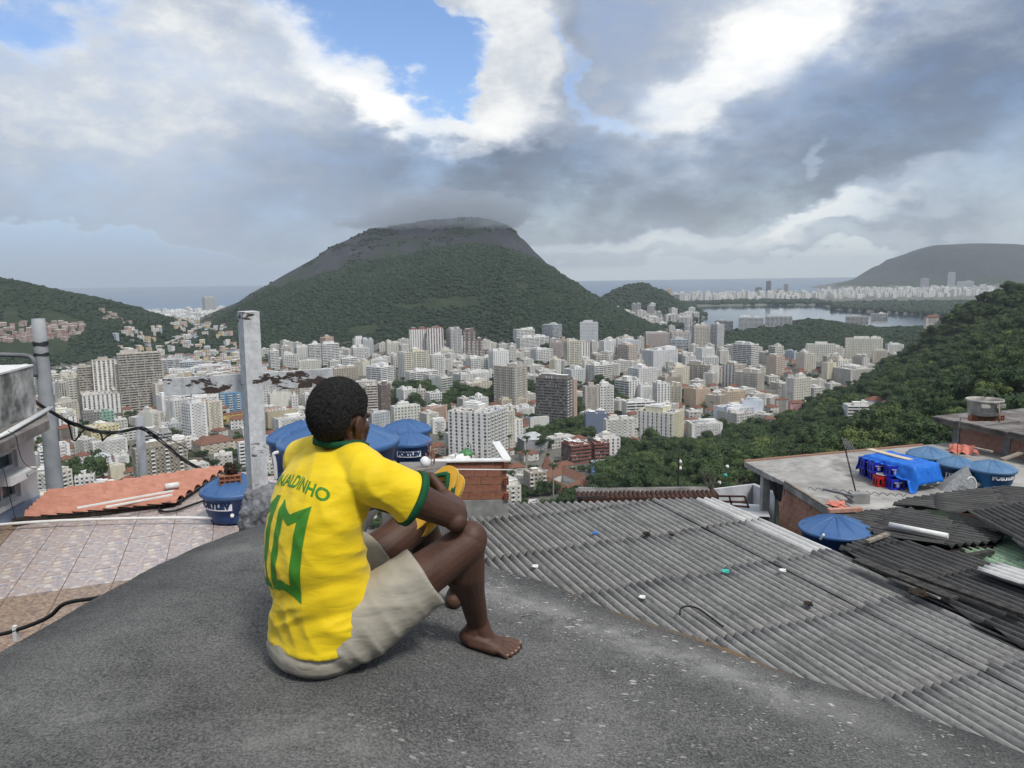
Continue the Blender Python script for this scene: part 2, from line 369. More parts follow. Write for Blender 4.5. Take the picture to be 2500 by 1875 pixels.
X, Y = np.meshgrid(xs, ys); Z = land_h(X, Y); print('highest land', Z.max())
# which hill is bare granite: faces whose height comes from the tall back mountain or the far twin peak
gA = np.maximum(crest_h(X, Y, *HILLS['A']), crest_h(X, Y, *HILLS['E']))
isrock = (gA >= Z-25) & (Z > 60)
isrock = isrock[:-1, :-1]
flat = (Z[:-1, :-1] < 25) & ~((X[:-1, :-1] > 1e9))
forest_f = ~flat & ~isrock
tag(link('ground', grid_mesh('ground', X, Y, Z, M_ground, mask=flat)), kind='structure')
tag(link('hills', grid_mesh('hills', X, Y, Z, M_hill, mask=forest_f)), kind='structure')
tag(link('granite_mountains', grid_mesh('granite_mountains', X, Y, Z, M_rock, mask=isrock)), kind='structure')
def sheet(name, pts, mt, sub=1):
    me = bpy.data.meshes.new(name); me.from_pydata([tuple(q) for q in pts], [], [list(range(len(pts)))]); me.materials.append(mt); me.update()
    return link(name, me)
tag(sheet('sea', [(-20000, 1000, .5), (20000, 1000, .5), (20000, 24600, .5), (-20000, 24600, .5)], M_sea), kind='structure')
tag(sheet('lagoon', [(200, 1500, 1.0), (4500, 1500, 1.0), (4500, 5600, 1.0), (200, 5600, 1.0)], M_water), kind='structure')

# ------------------------------------------------------------------ the air
hz = MB().box(-21000, 21000, -700, 26000, -12, 640)
def _haze(m):
    m.use_nodes = True; t = NT(m.node_tree); t.n.clear()
    v = t.node('ShaderNodeVolumePrincipled', {'Color': (.84, .93, 1.0), 'Density': 5.2e-5, 'Anisotropy': .1})
    t.node('ShaderNodeOutputMaterial', {'Volume': v.outputs[0]})
hm = bpy.data.materials.new('air_haze'); _haze(hm)
tag(hz.build('haze', hm), kind='stuff')

# ------------------------------------------------------------------ cloud resting on the summit
def _cloudvol(m):
    m.use_nodes = True; t = NT(m.node_tree); t.n.clear()
    v = t.node('ShaderNodeVolumePrincipled', {'Color': (.78, .86, .97), 'Density': .0050, 'Anisotropy': .2})
    t.node('ShaderNodeOutputMaterial', {'Volume': v.outputs[0]})
cm = bpy.data.materials.new('cloud_vapour'); _cloudvol(cm)
bm = bmesh.new(); rc_ = random.Random(4)
for px, py, rx, rz in ((880, 548, 90, 16), (960, 530, 130, 36), (1040, 515, 170, 50), (1120, 504, 190, 58), (1190, 512, 150, 48), (1245, 530, 80, 26), (985, 553, 90, 12), (1060, 552, 80, 16), (1120, 549, 70, 12), (1180, 552, 90, 17), (1225, 552, 60, 12)):
    c = pt(px, py, 2900); r_ = bmesh.ops.create_icosphere(bm, subdivisions=4, radius=1.0)
    for v in r_['verts']:
        n_ = 1+noise.noise(v.co*1.6+Vector((px*.1, 0, 0)))*.5+noise.noise(v.co*4)*.3+noise.noise(v.co*9)*.12; v.co = Vector((v.co.x*rx*n_, v.co.y*170*n_, v.co.z*rz*n_))+c
me = bpy.data.meshes.new('summit_cloud'); bm.to_mesh(me); bm.free(); me.materials.append(cm)
so = bpy.data.objects.new('summit_cloud', me); COL.objects.link(so)
mr_ = so.modifiers.new('r', 'REMESH'); mr_.mode = 'VOXEL'; mr_.voxel_size = 9
tag(so, kind='stuff')
# ================================================================== THE CITY
def _wallfn(t, b):
    v = tex(t); oi = t.node('ShaderNodeObjectInfo')
    st = t.noise(t.map(v, scale=(1, 1, .18)), .35, 5, .7); s2 = t.noise(v, .9, 5, .7)
    c = oi.outputs['Color']
    dirt = t.mix(.55, c, (.16, .15, .13))
    c = t.mix(t.m('MULTIPLY', t.mr(st, .46, .72), .55), c, dirt)
    c = t.mix(t.mr(s2, .3, .7, 0, .16), c, (.25, .24, .22), 'MULTIPLY')
    t.put(b.inputs['Base Color'], c)
M_wall = mat('painted_wall', _wallfn, rough=.85)
def _glassfn(t, b):
    v = tex(t); cell = t.vm('FLOOR', t.vm('DIVIDE', t.vm('ADD', v, (.2, .2, 0)), (1.7, 1.7, 3.1)))
    wn = t.node('ShaderNodeTexWhiteNoise', {'Vector': cell}); r = wn.outputs['Value']
    c = t.ramp(r, [(0, (.03, .034, .04)), (.4, (.06, .065, .07)), (.65, (.12, .125, .13)), (.85, (.28, .28, .26)), (1, (.5, .49, .46))])
    t.put(b.inputs['Base Color'], c); b.inputs['Roughness'].default_value = .25
M_glass = mat('window_glass', _glassfn, rough=.2, spec=.5)
def _rooffn(t, b):
    v = tex(t); oi = t.node('ShaderNodeObjectInfo').outputs['Random']
    n = t.noise(t.vm('ADD', v, t.comb(oi, oi, oi)), .3, 6, .7)
    c = t.mix(t.mr(n, .35, .62), (.26, .25, .24), (.58, .56, .53))
    t.put(b.inputs['Base Color'], c)
M_flatroof = mat('flat_roof_screed', _rooffn, rough=.9)
def _tilefn(t, b):
    v = tex(t); n = t.noise(v, .5, 5, .7); oi = t.node('ShaderNodeObjectInfo').outputs['Random']
    c = t.mix(t.mr(n, .3, .7), (.12, .055, .038), (.27, .11, .068)); c = t.mix(t.m('MULTIPLY', oi, .5), c, (.17, .10, .075))
    t.put(b.inputs['Base Color'], c)
    bump(t, b, t.node('ShaderNodeTexWave', {'Vector': v, 'Scale': 1.6}).outputs['Fac'], .6, .1)
M_tile = mat('clay_roof_tiles', _tilefn, rough=.85)
M_metalroof = speckled('metal_roof', (.30, .32, .34), (.52, .54, .56), .4, rough=.5)
M_dark = mat('dark_recess', base=(.02, .02, .022), rough=.6)
M_tankblue = mat('small_roof_tank', base=(.05, .14, .33), rough=.5)
M_white = speckled('white_trim', (.62, .62, .60), (.78, .78, .76), .6)
CITY = [M_wall, M_glass, M_flatroof, M_tile, M_white, M_dark, M_metalroof, M_tankblue]
WALL, GLASS, FROOF, TILE, TRIM, DARK, MROOF, BTANK = range(8)

STY = {  # storey, spandrel share, bay, pier share, balcony every n bays, projecting band
    'grid':   dict(sp=.52, bay=3.2, pr=.52, bal=0),
    'fine':   dict(sp=.45, bay=2.4, pr=.35, bal=0),
    'band':   dict(sp=.48, bay=9.0, pr=.07, bal=0, out=.5),
    'balc':   dict(sp=.48, bay=3.6, pr=.40, bal=2, out=1.1),
    'balc3':  dict(sp=.50, bay=3.4, pr=.5, bal=3, out=1.0),
    'vert':   dict(sp=.16, bay=2.6, pr=.5, bal=0),
    'strip':  dict(sp=.40, bay=4.2, pr=.55, bal=0, vout=.5),
    'glass':  dict(sp=.25, bay=3.0, pr=.12, bal=0),
    'office': dict(sp=.60, bay=11.0, pr=.14, bal=0),
    'blank':  None,
    'few':    dict(sp=.66, bay=5.2, pr=.72, bal=0),
}
def facade(mb, sh, L, H, M, st, fl, r, mat_=WALL):
    """a wall on local x 0..L, facing -y, its window glass set back; M places it"""
    if st is None or H < 2.5:
        mb.box(0, L, 0, .35, 0, H, mat_, M); return
    st = dict(st); st['sp'] = min(.8, st['sp']*r.uniform(.9, 1.18)); st['pr'] = min(.85, st['pr']*r.uniform(.85, 1.3)); st['bay'] *= r.uniform(.85, 1.35)
    nf = max(1, round(H/fl)); f = H/nf; nb = max(1, round(L/st['bay'])); bw = L/nb
    sp, pr = st['sp'], st['pr']; o = .12 if st.get('out') and not st['bal'] else 0
    o = st.get('out', 0) if not st['bal'] else 0
    for i in range(nf):
        mb.box(0, L, -o, .34, i*f, i*f+f*sp*.72, mat_, M)
    mb.box(0, L, -o, .34, H-f*sp*.28, H, mat_, M)
    for i in range(1, nf): mb.box(0, L, 0, .33, i*f-f*sp*.28, i*f, mat_, M)
    vo = st.get('vout', 0)
    pm = TRIM if vo else mat_
    for k in range(nb+1):
        c = k*bw; a0 = max(0.0, c-bw*pr/2); a1 = min(L, c+bw*pr/2)
        mb.box(a0, a1, -vo if 0 < k < nb else -.003, .32, 0, H-.01, pm, M)
    if st['bal']:
        for k in range(nb):
            if k % st['bal'] == 0:
                for i in range(1, nf):
                    y = st['out']
                    sh.box(k*bw+bw*.06, (k+1)*bw-bw*.06, -y, -.004, i*f-.12, i*f, TRIM, M)
                    sh.box(k*bw+bw*.06, (k+1)*bw-bw*.06, -y, -y+.1, i*f+.004, i*f+.95, TRIM, M)
    # air conditioners hung on the wall
    if sp > .3 and st['bay'] < 5:
        for _ in range(int(nf*nb*.10)):
            i = r.randrange(nf); k = r.randrange(nb); x = (k+.5)*bw + r.uniform(-.3, .3)*bw*.5
            sh.box(x-.35, x+.35, -.35-o, -.005-o, i*f+.1, i*f+.65, FROOF if r.random() < .5 else TRIM, M)
def gable(mb, x0, x1, y0, y1, z, rise, mi=TILE, hip=True, eave=.5):
    x0 -= eave; x1 += eave; y0 -= eave; y1 += eave
    if (x1-x0) >= (y1-y0):
        e = (y1-y0)/2 if hip else 0; ym = (y0+y1)/2
        a, b_ = (x0+e*.9, ym, z+rise), (x1-e*.9, ym, z+rise)
        v = [(x0, y0, z), (x1, y0, z), (x1, y1, z), (x0, y1, z), a, b_]; f = [(0, 1, 5, 4), (1, 2, 5), (2, 3, 4, 5), (3, 0, 4), (0, 3, 2, 1)]
    else:
        e = (x1-x0)/2 if hip else 0; xm = (x0+x1)/2
        a, b_ = (xm, y0+e*.9, z+rise), (xm, y1-e*.9, z+rise)
        v = [(x0, y0, z), (x1, y0, z), (x1, y1, z), (x0, y1, z), a, b_]; f = [(0, 1, 4), (1, 2, 5, 4), (2, 3, 5), (3, 0, 4, 5), (0, 3, 2, 1)]
    mb.add(v, f, mi)
PLACED = []          # (x, y, radius, px0, px1, ptop, pbot, dist)
def building(name, cx, cy, z0, wa, wb, H, rot, styA, styB, color, label, cat='building', group=None, roof='flat', seed=0, fl=3.1, rise=None, plain_back=True):
    """box of wa x wb; nearest corner at (cx,cy); wall A runs to the right (+x), wall B to the left (+y)"""
    r = random.Random(seed*7919+13)
    e = empty(name, (cx, cy, z0), rot, label, cat, group)
    body = MB(); sh = MB(); top = MB()
    g = .33
    body.box(g, wa-g, g, wb-g, -6, H-.05, GLASS)
    I = Matrix.Identity(4)
    facade(body, sh, wa, H, I, STY[styA], fl, r)
    MB_ = Matrix.Translation((0, wb, 0)) @ Matrix.Rotation(-math.pi/2, 4, 'Z')
    body.box(-.0, .31, .0, .31, -6, H-.02, WALL)
    sub = MB(); sh2 = sh
    facade(body, sh, wb, H-.004, Matrix.Translation((0.002, wb, 0)) @ Matrix.Rotation(-math.pi/2, 4, 'Z'), STY[styB], fl, r)
    facade(body, sh, wb, H-.006, Matrix.Translation((wa-.002, 0, 0)) @ Matrix.Rotation(math.pi/2, 4, 'Z'), STY['few'] if styA != 'blank' else None, fl, r)
    body.box(.36, wa-.36, wb-.3, wb-.01, -6, H-.01, WALL)
    body.box(.02, wa-.02, .02, wb-.02, -7, .05, WALL)
    wo = body.build('wall', CITY, e); wo.color = (*color, 1)
    if sh.v:
        so = sh.build('balconies' if (STY[styA] or {}).get('bal') or (STY[styB] or {}).get('bal') else 'air_conditioners', CITY, e); so['kind'] = 'stuff'; so.color = (*color, 1)
    if roof == 'flat':
        top.box(.3, wa-.3, .3, wb-.3, H-.04, H+.06, FROOF)
        ph = .9
        for a in ((0, wa, 0, .25), (0, wa, wb-.25, wb), (0, .25, .25, wb-.25), (wa-.25, wa, .25, wb-.25)):
            top.box(*a, H+.002, H+ph, WALL)
        ro = top.build('roof', CITY, e); ro.color = (*color, 1)
        pe = MB()
        if wa > 7 and wb > 6 and H > 9:
            n = 1 + (wa*wb > 260) + (r.random() < .4)
            for _ in range(n):
                w_, d_, h_ = r.uniform(.2, .45)*wa, r.uniform(.3, .55)*wb, r.uniform(2.4, 5.2 if H > 22 else 3.2)
                x = r.uniform(.8, max(.9, wa-w_-.8)); y = r.uniform(.8, max(.9, wb-d_-.8))
                pe.box(x, x+w_, y, y+d_, H+.07, H+h_, WALL)
                pe.box(x-.2, x+w_+.2, y-.2, y+d_+.2, H+h_+.003, H+h_+.22, TRIM if r.random() < .5 else FROOF)
                if r.random() < .5: pe.box(x+w_*.2, x+w_*.6, y+d_*.2, y+d_*.7, H+h_+.225, H+h_+1.9, TRIM)
        for _ in range(int(wa*wb/22)):
            x = r.uniform(.6, wa-1.8); y = r.uniform(.6, max(.7, wb-1.8)); q = r.random()
            pe.box(x, x+r.uniform(.5, 1.8), y, y+r.uniform(.5, 1.6), H+.07, H+r.uniform(.5, 1.5), BTANK if q < .12 else TRIM if q < .55 else FROOF if q < .85 else TILE)
        if pe.v:
            po = pe.build('roof_clutter', CITY, e); po.color = (*[min(1, c*1.05) for c in color], 1); po['kind'] = 'stuff'
    else:
        mi = {'tile': TILE, 'metal': MROOF}[roof]
        gable(top, 0, wa, 0, wb, H+.01, rise or min(wa, wb)*.28, mi)
        top.build('roof', CITY, e)
    return e
def name_of(c):
    r_, g_, b_ = c
    if min(c) > .6: return 'white'
    if b_ > r_*1.25: return 'blue'
    if g_ > r_*1.05: return 'pale green'
    if r_ > .55 and g_ > .5: return 'cream' if b_ < .45 else 'off white'
    if r_ > .5 and g_ < .42: return 'pink'
    if r_ > .45: return 'beige'
    if r_ > g_*1.5: return 'brick red'
    return 'grey' if r_ > .22 else 'dark grey'
SPECS = []
def spec(x0, xc, x1, yt, yb, sa, sb, color, label=None, th=None, roof='flat', name='apartment_building', cat='apartment building', dist=None, fl=3.1, rise=None):
    """a building sighted in the photograph: left edge, near corner, right edge, top of the corner, foot of the corner"""
    if dist is None:
        x_, d, z0 = ground_hit(xc, yb); z0 = min(z0, CAMZ-1)
    else:
        d = dist; z0 = pt(xc, yb, d).z
    c = pt(xc, yt, d); H = c.z - z0
    azv = math.atan2(c.x, c.y); k = d/math.cos(azv)/F*math.cos(azv)   # metres per pixel across the view
    L, Rr = max(1, xc-x0)*k, max(1, x1-xc)*k
    if th is None:
        th = 28 if xc-x0 > 3 and x1-xc > 3 else (6 if xc-x0 <= 3 else 84)
        if xc-x0 > 3 and x1-xc > 3: th = math.degrees(math.atan2(min(L/12., 1.6), min(Rr/12., 1.6))); th = min(65, max(18, th))
    t_ = math.radians(th)
    wa = Rr/math.cos(t_) if x1-xc > 3 else 11.0
    wb = L/math.sin(t_) if xc-x0 > 3 else 13.0
    if x1-xc <= 3: wa = 11.0
    wb = min(wb, 60); wa = min(wa, 110)
    rot = t_ - azv
    SPECS.append((len(SPECS), name, c.x, c.y, z0, wa, wb, H, rot, sa, sb, color, label, cat, roof, fl, rise, x0, x1, yt, yb, d))
    ox = math.cos(rot)*wa/2 - math.sin(rot)*wb/2; oy = math.sin(rot)*wa/2 + math.cos(rot)*wb/2
    PLACED.append((c.x+ox, c.y+oy, math.hypot(wa, wb)/2, x0, x1, yt, yb, d))
W1, W2, CR, BE, PK, GY, DG = (.80, .80, .78), (.74, .74, .71), (.76, .71, .56), (.47, .42, .35), (.62, .48, .38), (.42, .42, .41), (.20, .20, .20)
S = spec
# --- left district
S(276, 278, 389, 893, 1006, 'office', 'grid', (.52, .48, .41), 'massive beige concrete slab block with a ribbed grid facade, tallest at the left', name='office_slab', cat='office block', th=4)
S(284, 286, 384, 866, 1008, 'band', 'vert', (.52, .48, .41), 'set-back upper storeys with dark louvres on top of the beige slab block', name='office_tower', cat='office block', th=4)
S(222, 224, 275, 882, 1003, 'strip', 'grid', (.52, .46, .38), 'beige concrete wing with a tall pale fin, left of the big slab block', name='office_wing', cat='office block', th=4)
S(188, 190, 224, 898, 1003, 'band', 'band', (.48, .43, .36), 'beige concrete stair wing with stacked ledges at the far left of the slab block', name='office_wing', cat='office block', th=4)
S(192, 200, 411, 968, 1016, 'strip', 'grid', (.42, .38, .33), 'wide ribbed concrete podium in front of the big beige slab block', name='office_podium', cat='office block', th=3)
S(136, 143, 174, 936, 996, 'vert', 'blank', (.55, .54, .48), 'white edged office block with black vertical stripes behind the grey pole', name='office_block', cat='office block')
S(162, 166, 193, 925, 1002, 'balc', 'few', (.72, .70, .58), 'pale yellow narrow apartment block left of the concrete complex')
S(535, 537, 603, 962, 1008, 'balc', 'grid', (.18, .36, .58), 'blue and white apartment block just left of the white post')
S(402, 425, 452, 980, 1048, 'grid', 'few', W2, 'cream stepped apartment block with a plain left wall, left of the white slab tower')
S(443, 463, 501, 988, 1084, 'few', 'balc', W1, 'white slab tower with one column of dark windows on its blank front')
S(503, 507, 540, 983, 1056, 'few', 'blank', (.70, .66, .55), 'cream slab tower with one column of windows between the white slab and the post')
S(239, 240, 275, 1007, 1036, 'grid', 'grid', (.32, .52, .44), 'small mint green block with white windows below the concrete podium')
S(200, 202, 239, 1010, 1042, 'grid', 'grid', (.30, .29, .28), 'grey low block with arched upper windows beside the mint green block')
S(203, 222, 286, 1047, 1084, 'grid', 'few', (.72, .64, .38), 'yellow mid-rise block above the cable loops at the lower left')
S(286, 290, 331, 1052, 1080, 'balc', 'grid', W1, 'white block with green window bands to the right of the yellow block')
S(221, 226, 304, 1083, 1116, 'few', 'few', W2, 'wide white block with a walled roof terrace below the yellow block')
S(321, 330, 452, 1100, 1218, 'balc3', 'grid', (.36, .32, .26), 'brown and beige balcony block behind the short grey pole')
S(233, 235, 268, 1118, 1150, 'few', 'few', W1, 'small white house with a sheet roof above the large round tree, left one', roof='metal')
S(278, 280, 312, 1117, 1150, 'few', 'few', W1, 'small white house with a sheet roof above the large round tree, right one')
S(262, 268, 303, 1142, 1180, 'blank', 'few', (.68, .64, .50), 'low cream box building right beside the large round tree')
S(469, 490, 573, 1088, 1114, 'few', 'few', (.62, .56, .46), 'long church hall with an orange gable roof left of the white post', roof='tile', name='church_hall', cat='church')
S(541, 545, 603, 1014, 1034, 'few', 'few', (.66, .50, .18), 'ochre yellow warehouse with a brown tiled roof by the white post', roof='tile')
S(561, 563, 606, 1026, 1050, 'grid', 'few', W1, 'low white house with tall windows by the foot of the ochre warehouse', roof='tile', name='house', cat='house')
S(142, 144, 174, 1048, 1094, 'few', 'few', (.24, .21, .19), 'dark stone church front with white pilasters just right of the tall grey pole', roof='tile', name='church', cat='church')
S(579, 583, 612, 1083, 1142, 'balc', 'grid', W1, 'white balcony block half hidden by the white post')
S(95, 97, 118, 1102, 1156, 'band', 'band', W1, 'white banded block just left of the grey pole foot')
S(78, 82, 108, 1044, 1076, 'grid', 'few', W2, 'pale low block seen between the white house and the grey pole')
S(390, 392, 434, 880, 918, 'band', 'band', (.60, .62, .62), 'white banded block behind the right shoulder of the beige slab block')
S(432, 434, 493, 886, 912, 'glass', 'glass', (.58, .64, .68), 'long pale glassy block right of the banded block', name='office_block', cat='office block')
S(410, 412, 470, 905, 925, 'few', 'few', W1, 'low white hall above the peeling wooden board')
S(470, 473, 560, 896, 912, 'few', 'few', W1, 'long low white hall behind the peeling board')
# --- behind the post and the head
S(655, 660, 680, 858, 903, 'band', 'band', W1, 'slim white banded tower right of the white post top')
S(751, 755, 782, 842, 890, 'band', 'band', W1, 'narrower left one of the twin white banded towers at the forest foot')
S(783, 787, 827, 841, 899, 'band', 'band', W1, 'wider right one of the twin white banded towers at the forest foot')
S(856, 862, 890, 850, 886, 'balc', 'grid', W2, 'stepped white tower at the forest foot above the seated man')
S(727, 730, 782, 883, 907, 'grid', 'few', (.74, .73, .66), 'low white block with tall square windows below the twin banded towers')
S(688, 690, 727, 868, 900, 'balc', 'few', W2, 'stepped pale block between the slim tower and the twin towers')
S(831, 835, 872, 876, 902, 'band', 'few', W1, 'low white banded block right of the twin towers')
S(863, 885, 904, 886, 918, 'blank', 'blank', (.66, .62, .52), 'plain cream windowless block above the seated man')
S(904, 906, 945, 880, 915, 'few', 'few', W2, 'grey-white stepped block behind the seated man, right of the cream windowless block')
S(800, 815, 875, 902, 930, 'grid', 'balc', BE, 'beige office block just above the head of the seated man')
S(893, 930, 960, 898, 940, 'band', 'band', W1, 'white banded corner block right above the head')
S(997, 1000, 1040, 805, 876, 'strip', 'strip', (.30, .12, .11), 'left tower of the red and white striped pair')
S(1040, 1043, 1082, 802, 876, 'strip', 'strip', (.30, .12, .11), 'right tower of the red and white striped pair')
S(1089, 1100, 1127, 805, 876, 'balc', 'grid', (.52, .52, .50), 'pale grey tower between the striped pair and the brown stepped block')
for k in range(5):
    S(1128+0*k, 1131, 1196-int(k*9), 856-k*12, 872+0*k, 'balc', 'grid', (.22, .15, .13), ['lowest', 'second', 'middle', 'fourth', 'topmost'][k]+' tier of the brown stepped terrace block against the forest', th=5) if k in (0, 2, 4) else None
S(970, 985, 1048, 862, 931, 'balc', 'strip', (.66, .62, .48), 'wide cream apartment block with a brown top below the striped towers')
S(1048, 1054, 1086, 868, 919, 'balc', 'grid', W1, 'white balcony block joined to the right of the wide cream block')
S(1136, 1150, 1192, 877, 910, 'balc', 'grid', W2, 'white mid-rise with side balconies left of the block with black vertical strips')
S(1192, 1204, 1243, 858, 912, 'strip', 'strip', W1, 'white block with black vertical window strips', name='office_block', cat='office block')
S(988, 1000, 1070, 910, 938, 'band', 'grid', W1, 'white banded low block below the wide cream block')
S(1053, 1078, 1105, 925, 971, 'band', 'blank', (.62, .64, .58), 'block with a blank white left wall and greenish balconies to its right')
S(1105, 1125, 1203, 916, 940, 'few', 'few', W2, 'long low off-white block with a flat roof above the cream one')
S(1121, 1140, 1203, 938, 967, 'grid', 'blank', (.66, .61, .50), 'cream office block with two rows of windows right of the blank white wall')
S(892, 895, 921, 942, 1020, 'band', 'band', (.62, .57, .50), 'white tower with brown bands right of the head')
S(921, 930, 953, 942, 1003, 'fine', 'blank', (.22, .17, .15), 'dark brown gridded block right of the banded tower')
S(967, 985, 1017, 954, 996, 'few', 'blank', W2, 'off-white block with a blank left wall right of the brown grid block')
S(1017, 1020, 1040, 954, 998, 'grid', 'few', (.60, .56, .5), 'narrow beige block squeezed between two off-white ones')
S(1038, 1050, 1079, 962, 1002, 'balc', 'few', W1, 'white stepped block above the round trees')
S(953, 962, 1027, 996, 1048, 'grid', 'few', (.74, .75, .68), 'white block with square windows right above the blue water tanks')
S(1145, 1160, 1193, 974, 1012, 'grid', 'few', W1, 'small bright white block with tiny windows left of the beige pair tower')
S(1204, 1256, 1288, 898, 1002, 'balc3', 'balc3', (.50, .46, .40), 'tall beige twin apartment block with rows of small balconies')
S(1089, 1190, 1241, 1012, 1150, 'balc', 'strip', (.66, .66, .63), 'big white and grey striped tower with a terrace garden on its roof', th=62)
S(654, 658, 710, 964, 1008, 'blank', 'blank', (.68, .67, .60), 'large blank cream end wall right of the white post')
S(710, 712, 727, 968, 1008, 'grid', 'few', W1, 'slim white block with square windows joined to the blank cream wall')
S(648, 652, 726, 1009, 1052, 'blank', 'blank', (.40, .35, .25), 'low sand coloured wall block above the left blue tank')
S(659, 680, 756, 1026, 1056, 'few', 'few', W1, 'low white block with a cluttered roof left of the head')
S(736, 745, 765, 965, 1004, 'grid', 'blank', W2, 'white block with a blank wall just left of the head')
S(1053, 1056, 1089, 1030, 1060, 'few', 'few', W2, 'low white block left of the big striped tower')
S(1054, 1056, 1089, 1092, 1114, 'few', 'few', (.60, .55, .48), 'house with a dark red tiled roof beside the foot of the striped tower', roof='tile', name='house', cat='house')
# --- centre
S(1252, 1262, 1306, 806, 852, 'band', 'grid', W2, 'left cream banded block of the cluster at the forest edge')
S(1258, 1270, 1342, 826, 858, 'band', 'few', W1, 'low white terraced block in front of the cluster at the forest edge')
S(1323, 1350, 1372, 794, 836, 'glass', 'band', (.62, .65, .68), 'white and blue glass block at the forest edge')
S(1415, 1417, 1460, 788, 856, 'grid', 'grid', (.70, .73, .76), 'tall white tower standing alone before the forest hill')
S(1375, 1385, 1420, 834, 899, 'balc', 'balc', (.70, .66, .52), 'cream tower with stacked balconies left of the lone white tower')
S(1346, 1348, 1375, 838, 876, 'grid', 'grid', (.46, .40, .37), 'brownish block behind the cream tower')
S(1294, 1310, 1350, 855, 887, 'balc', 'grid', W1, 'white banded block left of the cream tower')
S(1462, 1475, 1504, 834, 870, 'few', 'blank', W1, 'white block with a blank side right of the lone white tower')
S(1507, 1510, 1562, 832, 870, 'grid', 'few', (.70, .72, .74), 'pale long block behind the peach balcony block')
S(1507, 1535, 1558, 844, 893, 'balc', 'balc', (.62, .52, .42), 'peach block with wrap-around balconies')
S(1566, 1596, 1656, 858, 907, 'grid', 'few', (.76, .77, .78), 'broad white block with a dark flat roof and many square windows')
S(1557, 1560, 1604, 866, 890, 'blank', 'blank', (.62, .56, .52), 'pale pink blank walled block left of the broad white block')
S(1573, 1578, 1637, 815, 848, 'few', 'few', (.50, .44, .42), 'pinkish curved block at the foot of the small valley')
S(1635, 1640, 1684, 812, 855, 'balc', 'grid', (.52, .48, .45), 'beige block right of the pinkish curved block')
S(1636, 1638, 1680, 830, 856, 'band', 'band', (.58, .63, .68), 'pale blue banded office before the beige block')
S(1689, 1695, 1736, 797, 852, 'balc', 'balc', (.60, .54, .46), 'tall pinkish tower with a blue roof, left of two', name='apartment_tower')
S(1735, 1752, 1768, 793, 852, 'grid', 'balc', (.56, .57, .58), 'tall grey tower with a blue roof, right of two', name='apartment_tower')
S(1744, 1750, 1789, 786, 815, 'glass', 'glass', (.20, .21, .23), 'dark office block behind the blue roofed towers, before the lagoon', name='office_block', cat='office block')
S(1802, 1805, 1862, 776, 812, 'band', 'band', (.66, .68, .70), 'white balcony block at the lagoon edge, left of two')
S(1868, 1870, 1931, 773, 805, 'band', 'band', (.64, .66, .68), 'white balcony block at the lagoon edge, right of two')
S(1698, 1715, 1744, 852, 886, 'few', 'blank', W1, 'white block with a plain wall below the grey tower')
S(1712, 1715, 1754, 873, 897, 'grid', 'few', W1, 'low white block with round-cornered windows below the grey tower')
S(1790, 1835, 1852, 843, 908, 'band', 'band', (.74, .74, .72), 'bright white banded tower at the right of the centre')
S(1677, 1735, 1754, 894, 947, 'strip', 'balc3', (.50, .45, .38), 'wide beige balcony block with white fins, left of two')
S(1763, 1795, 1822, 893, 948, 'balc3', 'strip', (.52, .46, .38), 'wide beige balcony block with white fins, right of two')
S(1793, 1850, 1866, 913, 959, 'grid', 'balc3', (.54, .50, .44), 'beige block in front of the right pair of finned blocks')
S(1669, 1700, 1734, 952, 993, 'grid', 'blank', (.66, .52, .40), 'pink-beige block with brown window bands, left of two')
S(1751, 1775, 1819, 958, 993, 'grid', 'blank', (.66, .52, .40), 'pink-beige block with brown window bands, right of two')
S(1306, 1384, 1398, 926, 1046, 'balc', 'band', (.20, .185, .175), 'dark grey tower with recessed bands and a white stack of balconies on its corner', th=68)
S(1398, 1401, 1409, 928, 1028, 'few', 'blank', PK, 'narrow peach block joined to the right of the dark grey tower')
S(1374, 1396, 1429, 904, 940, 'grid', 'few', (.72, .74, .74), 'white block with punched windows behind the dark grey tower')
S(1429, 1452, 1495, 894, 940, 'band', 'grid', (.70, .70, .66), 'white block with slanted side bands above the green corridor')
S(1533, 1560, 1604, 902, 952, 'grid', 'balc', W1, 'white block with small arches left of the slim white tower')
S(1535, 1542, 1601, 884, 905, 'few', 'blank', (.72, .70, .62), 'cream stepped block above the arched white block')
S(1500, 1536, 1568, 932, 980, 'strip', 'band', (.66, .67, .64), 'white corner block with a band of vertical strips above the green corridor')
S(1593, 1605, 1636, 938, 1005, 'strip', 'grid', (.70, .71, .68), 'slim white tower with dark vertical strips')
S(1635, 1637, 1664, 944, 992, 'grid', 'few', (.52, .48, .40), 'beige block behind the slim white tower')
S(1426, 1429, 1486, 1012, 1062, 'blank', 'blank', (.16, .20, .28), 'windowless slate blue building beside the trees')
S(1473, 1480, 1560, 1027, 1078, 'few', 'few', (.72, .71, .67), 'white block with a dark balcony column right of the slate blue building')
S(1553, 1643, 1671, 1012, 1082, 'grid', 'strip', (.70, .67, .50), 'long cream block with shaded clefts above the forest', th=66)
S(1518, 1530, 1600, 984, 1020, 'band', 'few', W1, 'white round-fronted low building behind the long cream block')
S(1673, 1690, 1764, 1037, 1075, 'few', 'few', W1, 'low white clinic-like building at the forest edge', name='low_building', cat='building')
S(1741, 1775, 1842, 1000, 1034, 'grid', 'blank', (.70, .74, .80), 'pale blue-white block with a blank wall right of the low white building')
S(1290, 1294, 1342, 1022, 1052, 'blank', 'blank', (.66, .66, .62), 'blank white walled block left of the green corridor')
S(1201, 1228, 1258, 1008, 1106, 'grid', 'grid', (.68, .66, .58), 'cream windowed block behind the big striped tower')
S(1216, 1225, 1290, 978, 1004, 'few', 'blank', (.62, .55, .44), 'low beige terraced block left of the dark grey tower')
S(1242, 1262, 1306, 1000, 1022, 'few', 'few', W1, 'low white block right of the cream windowed block')
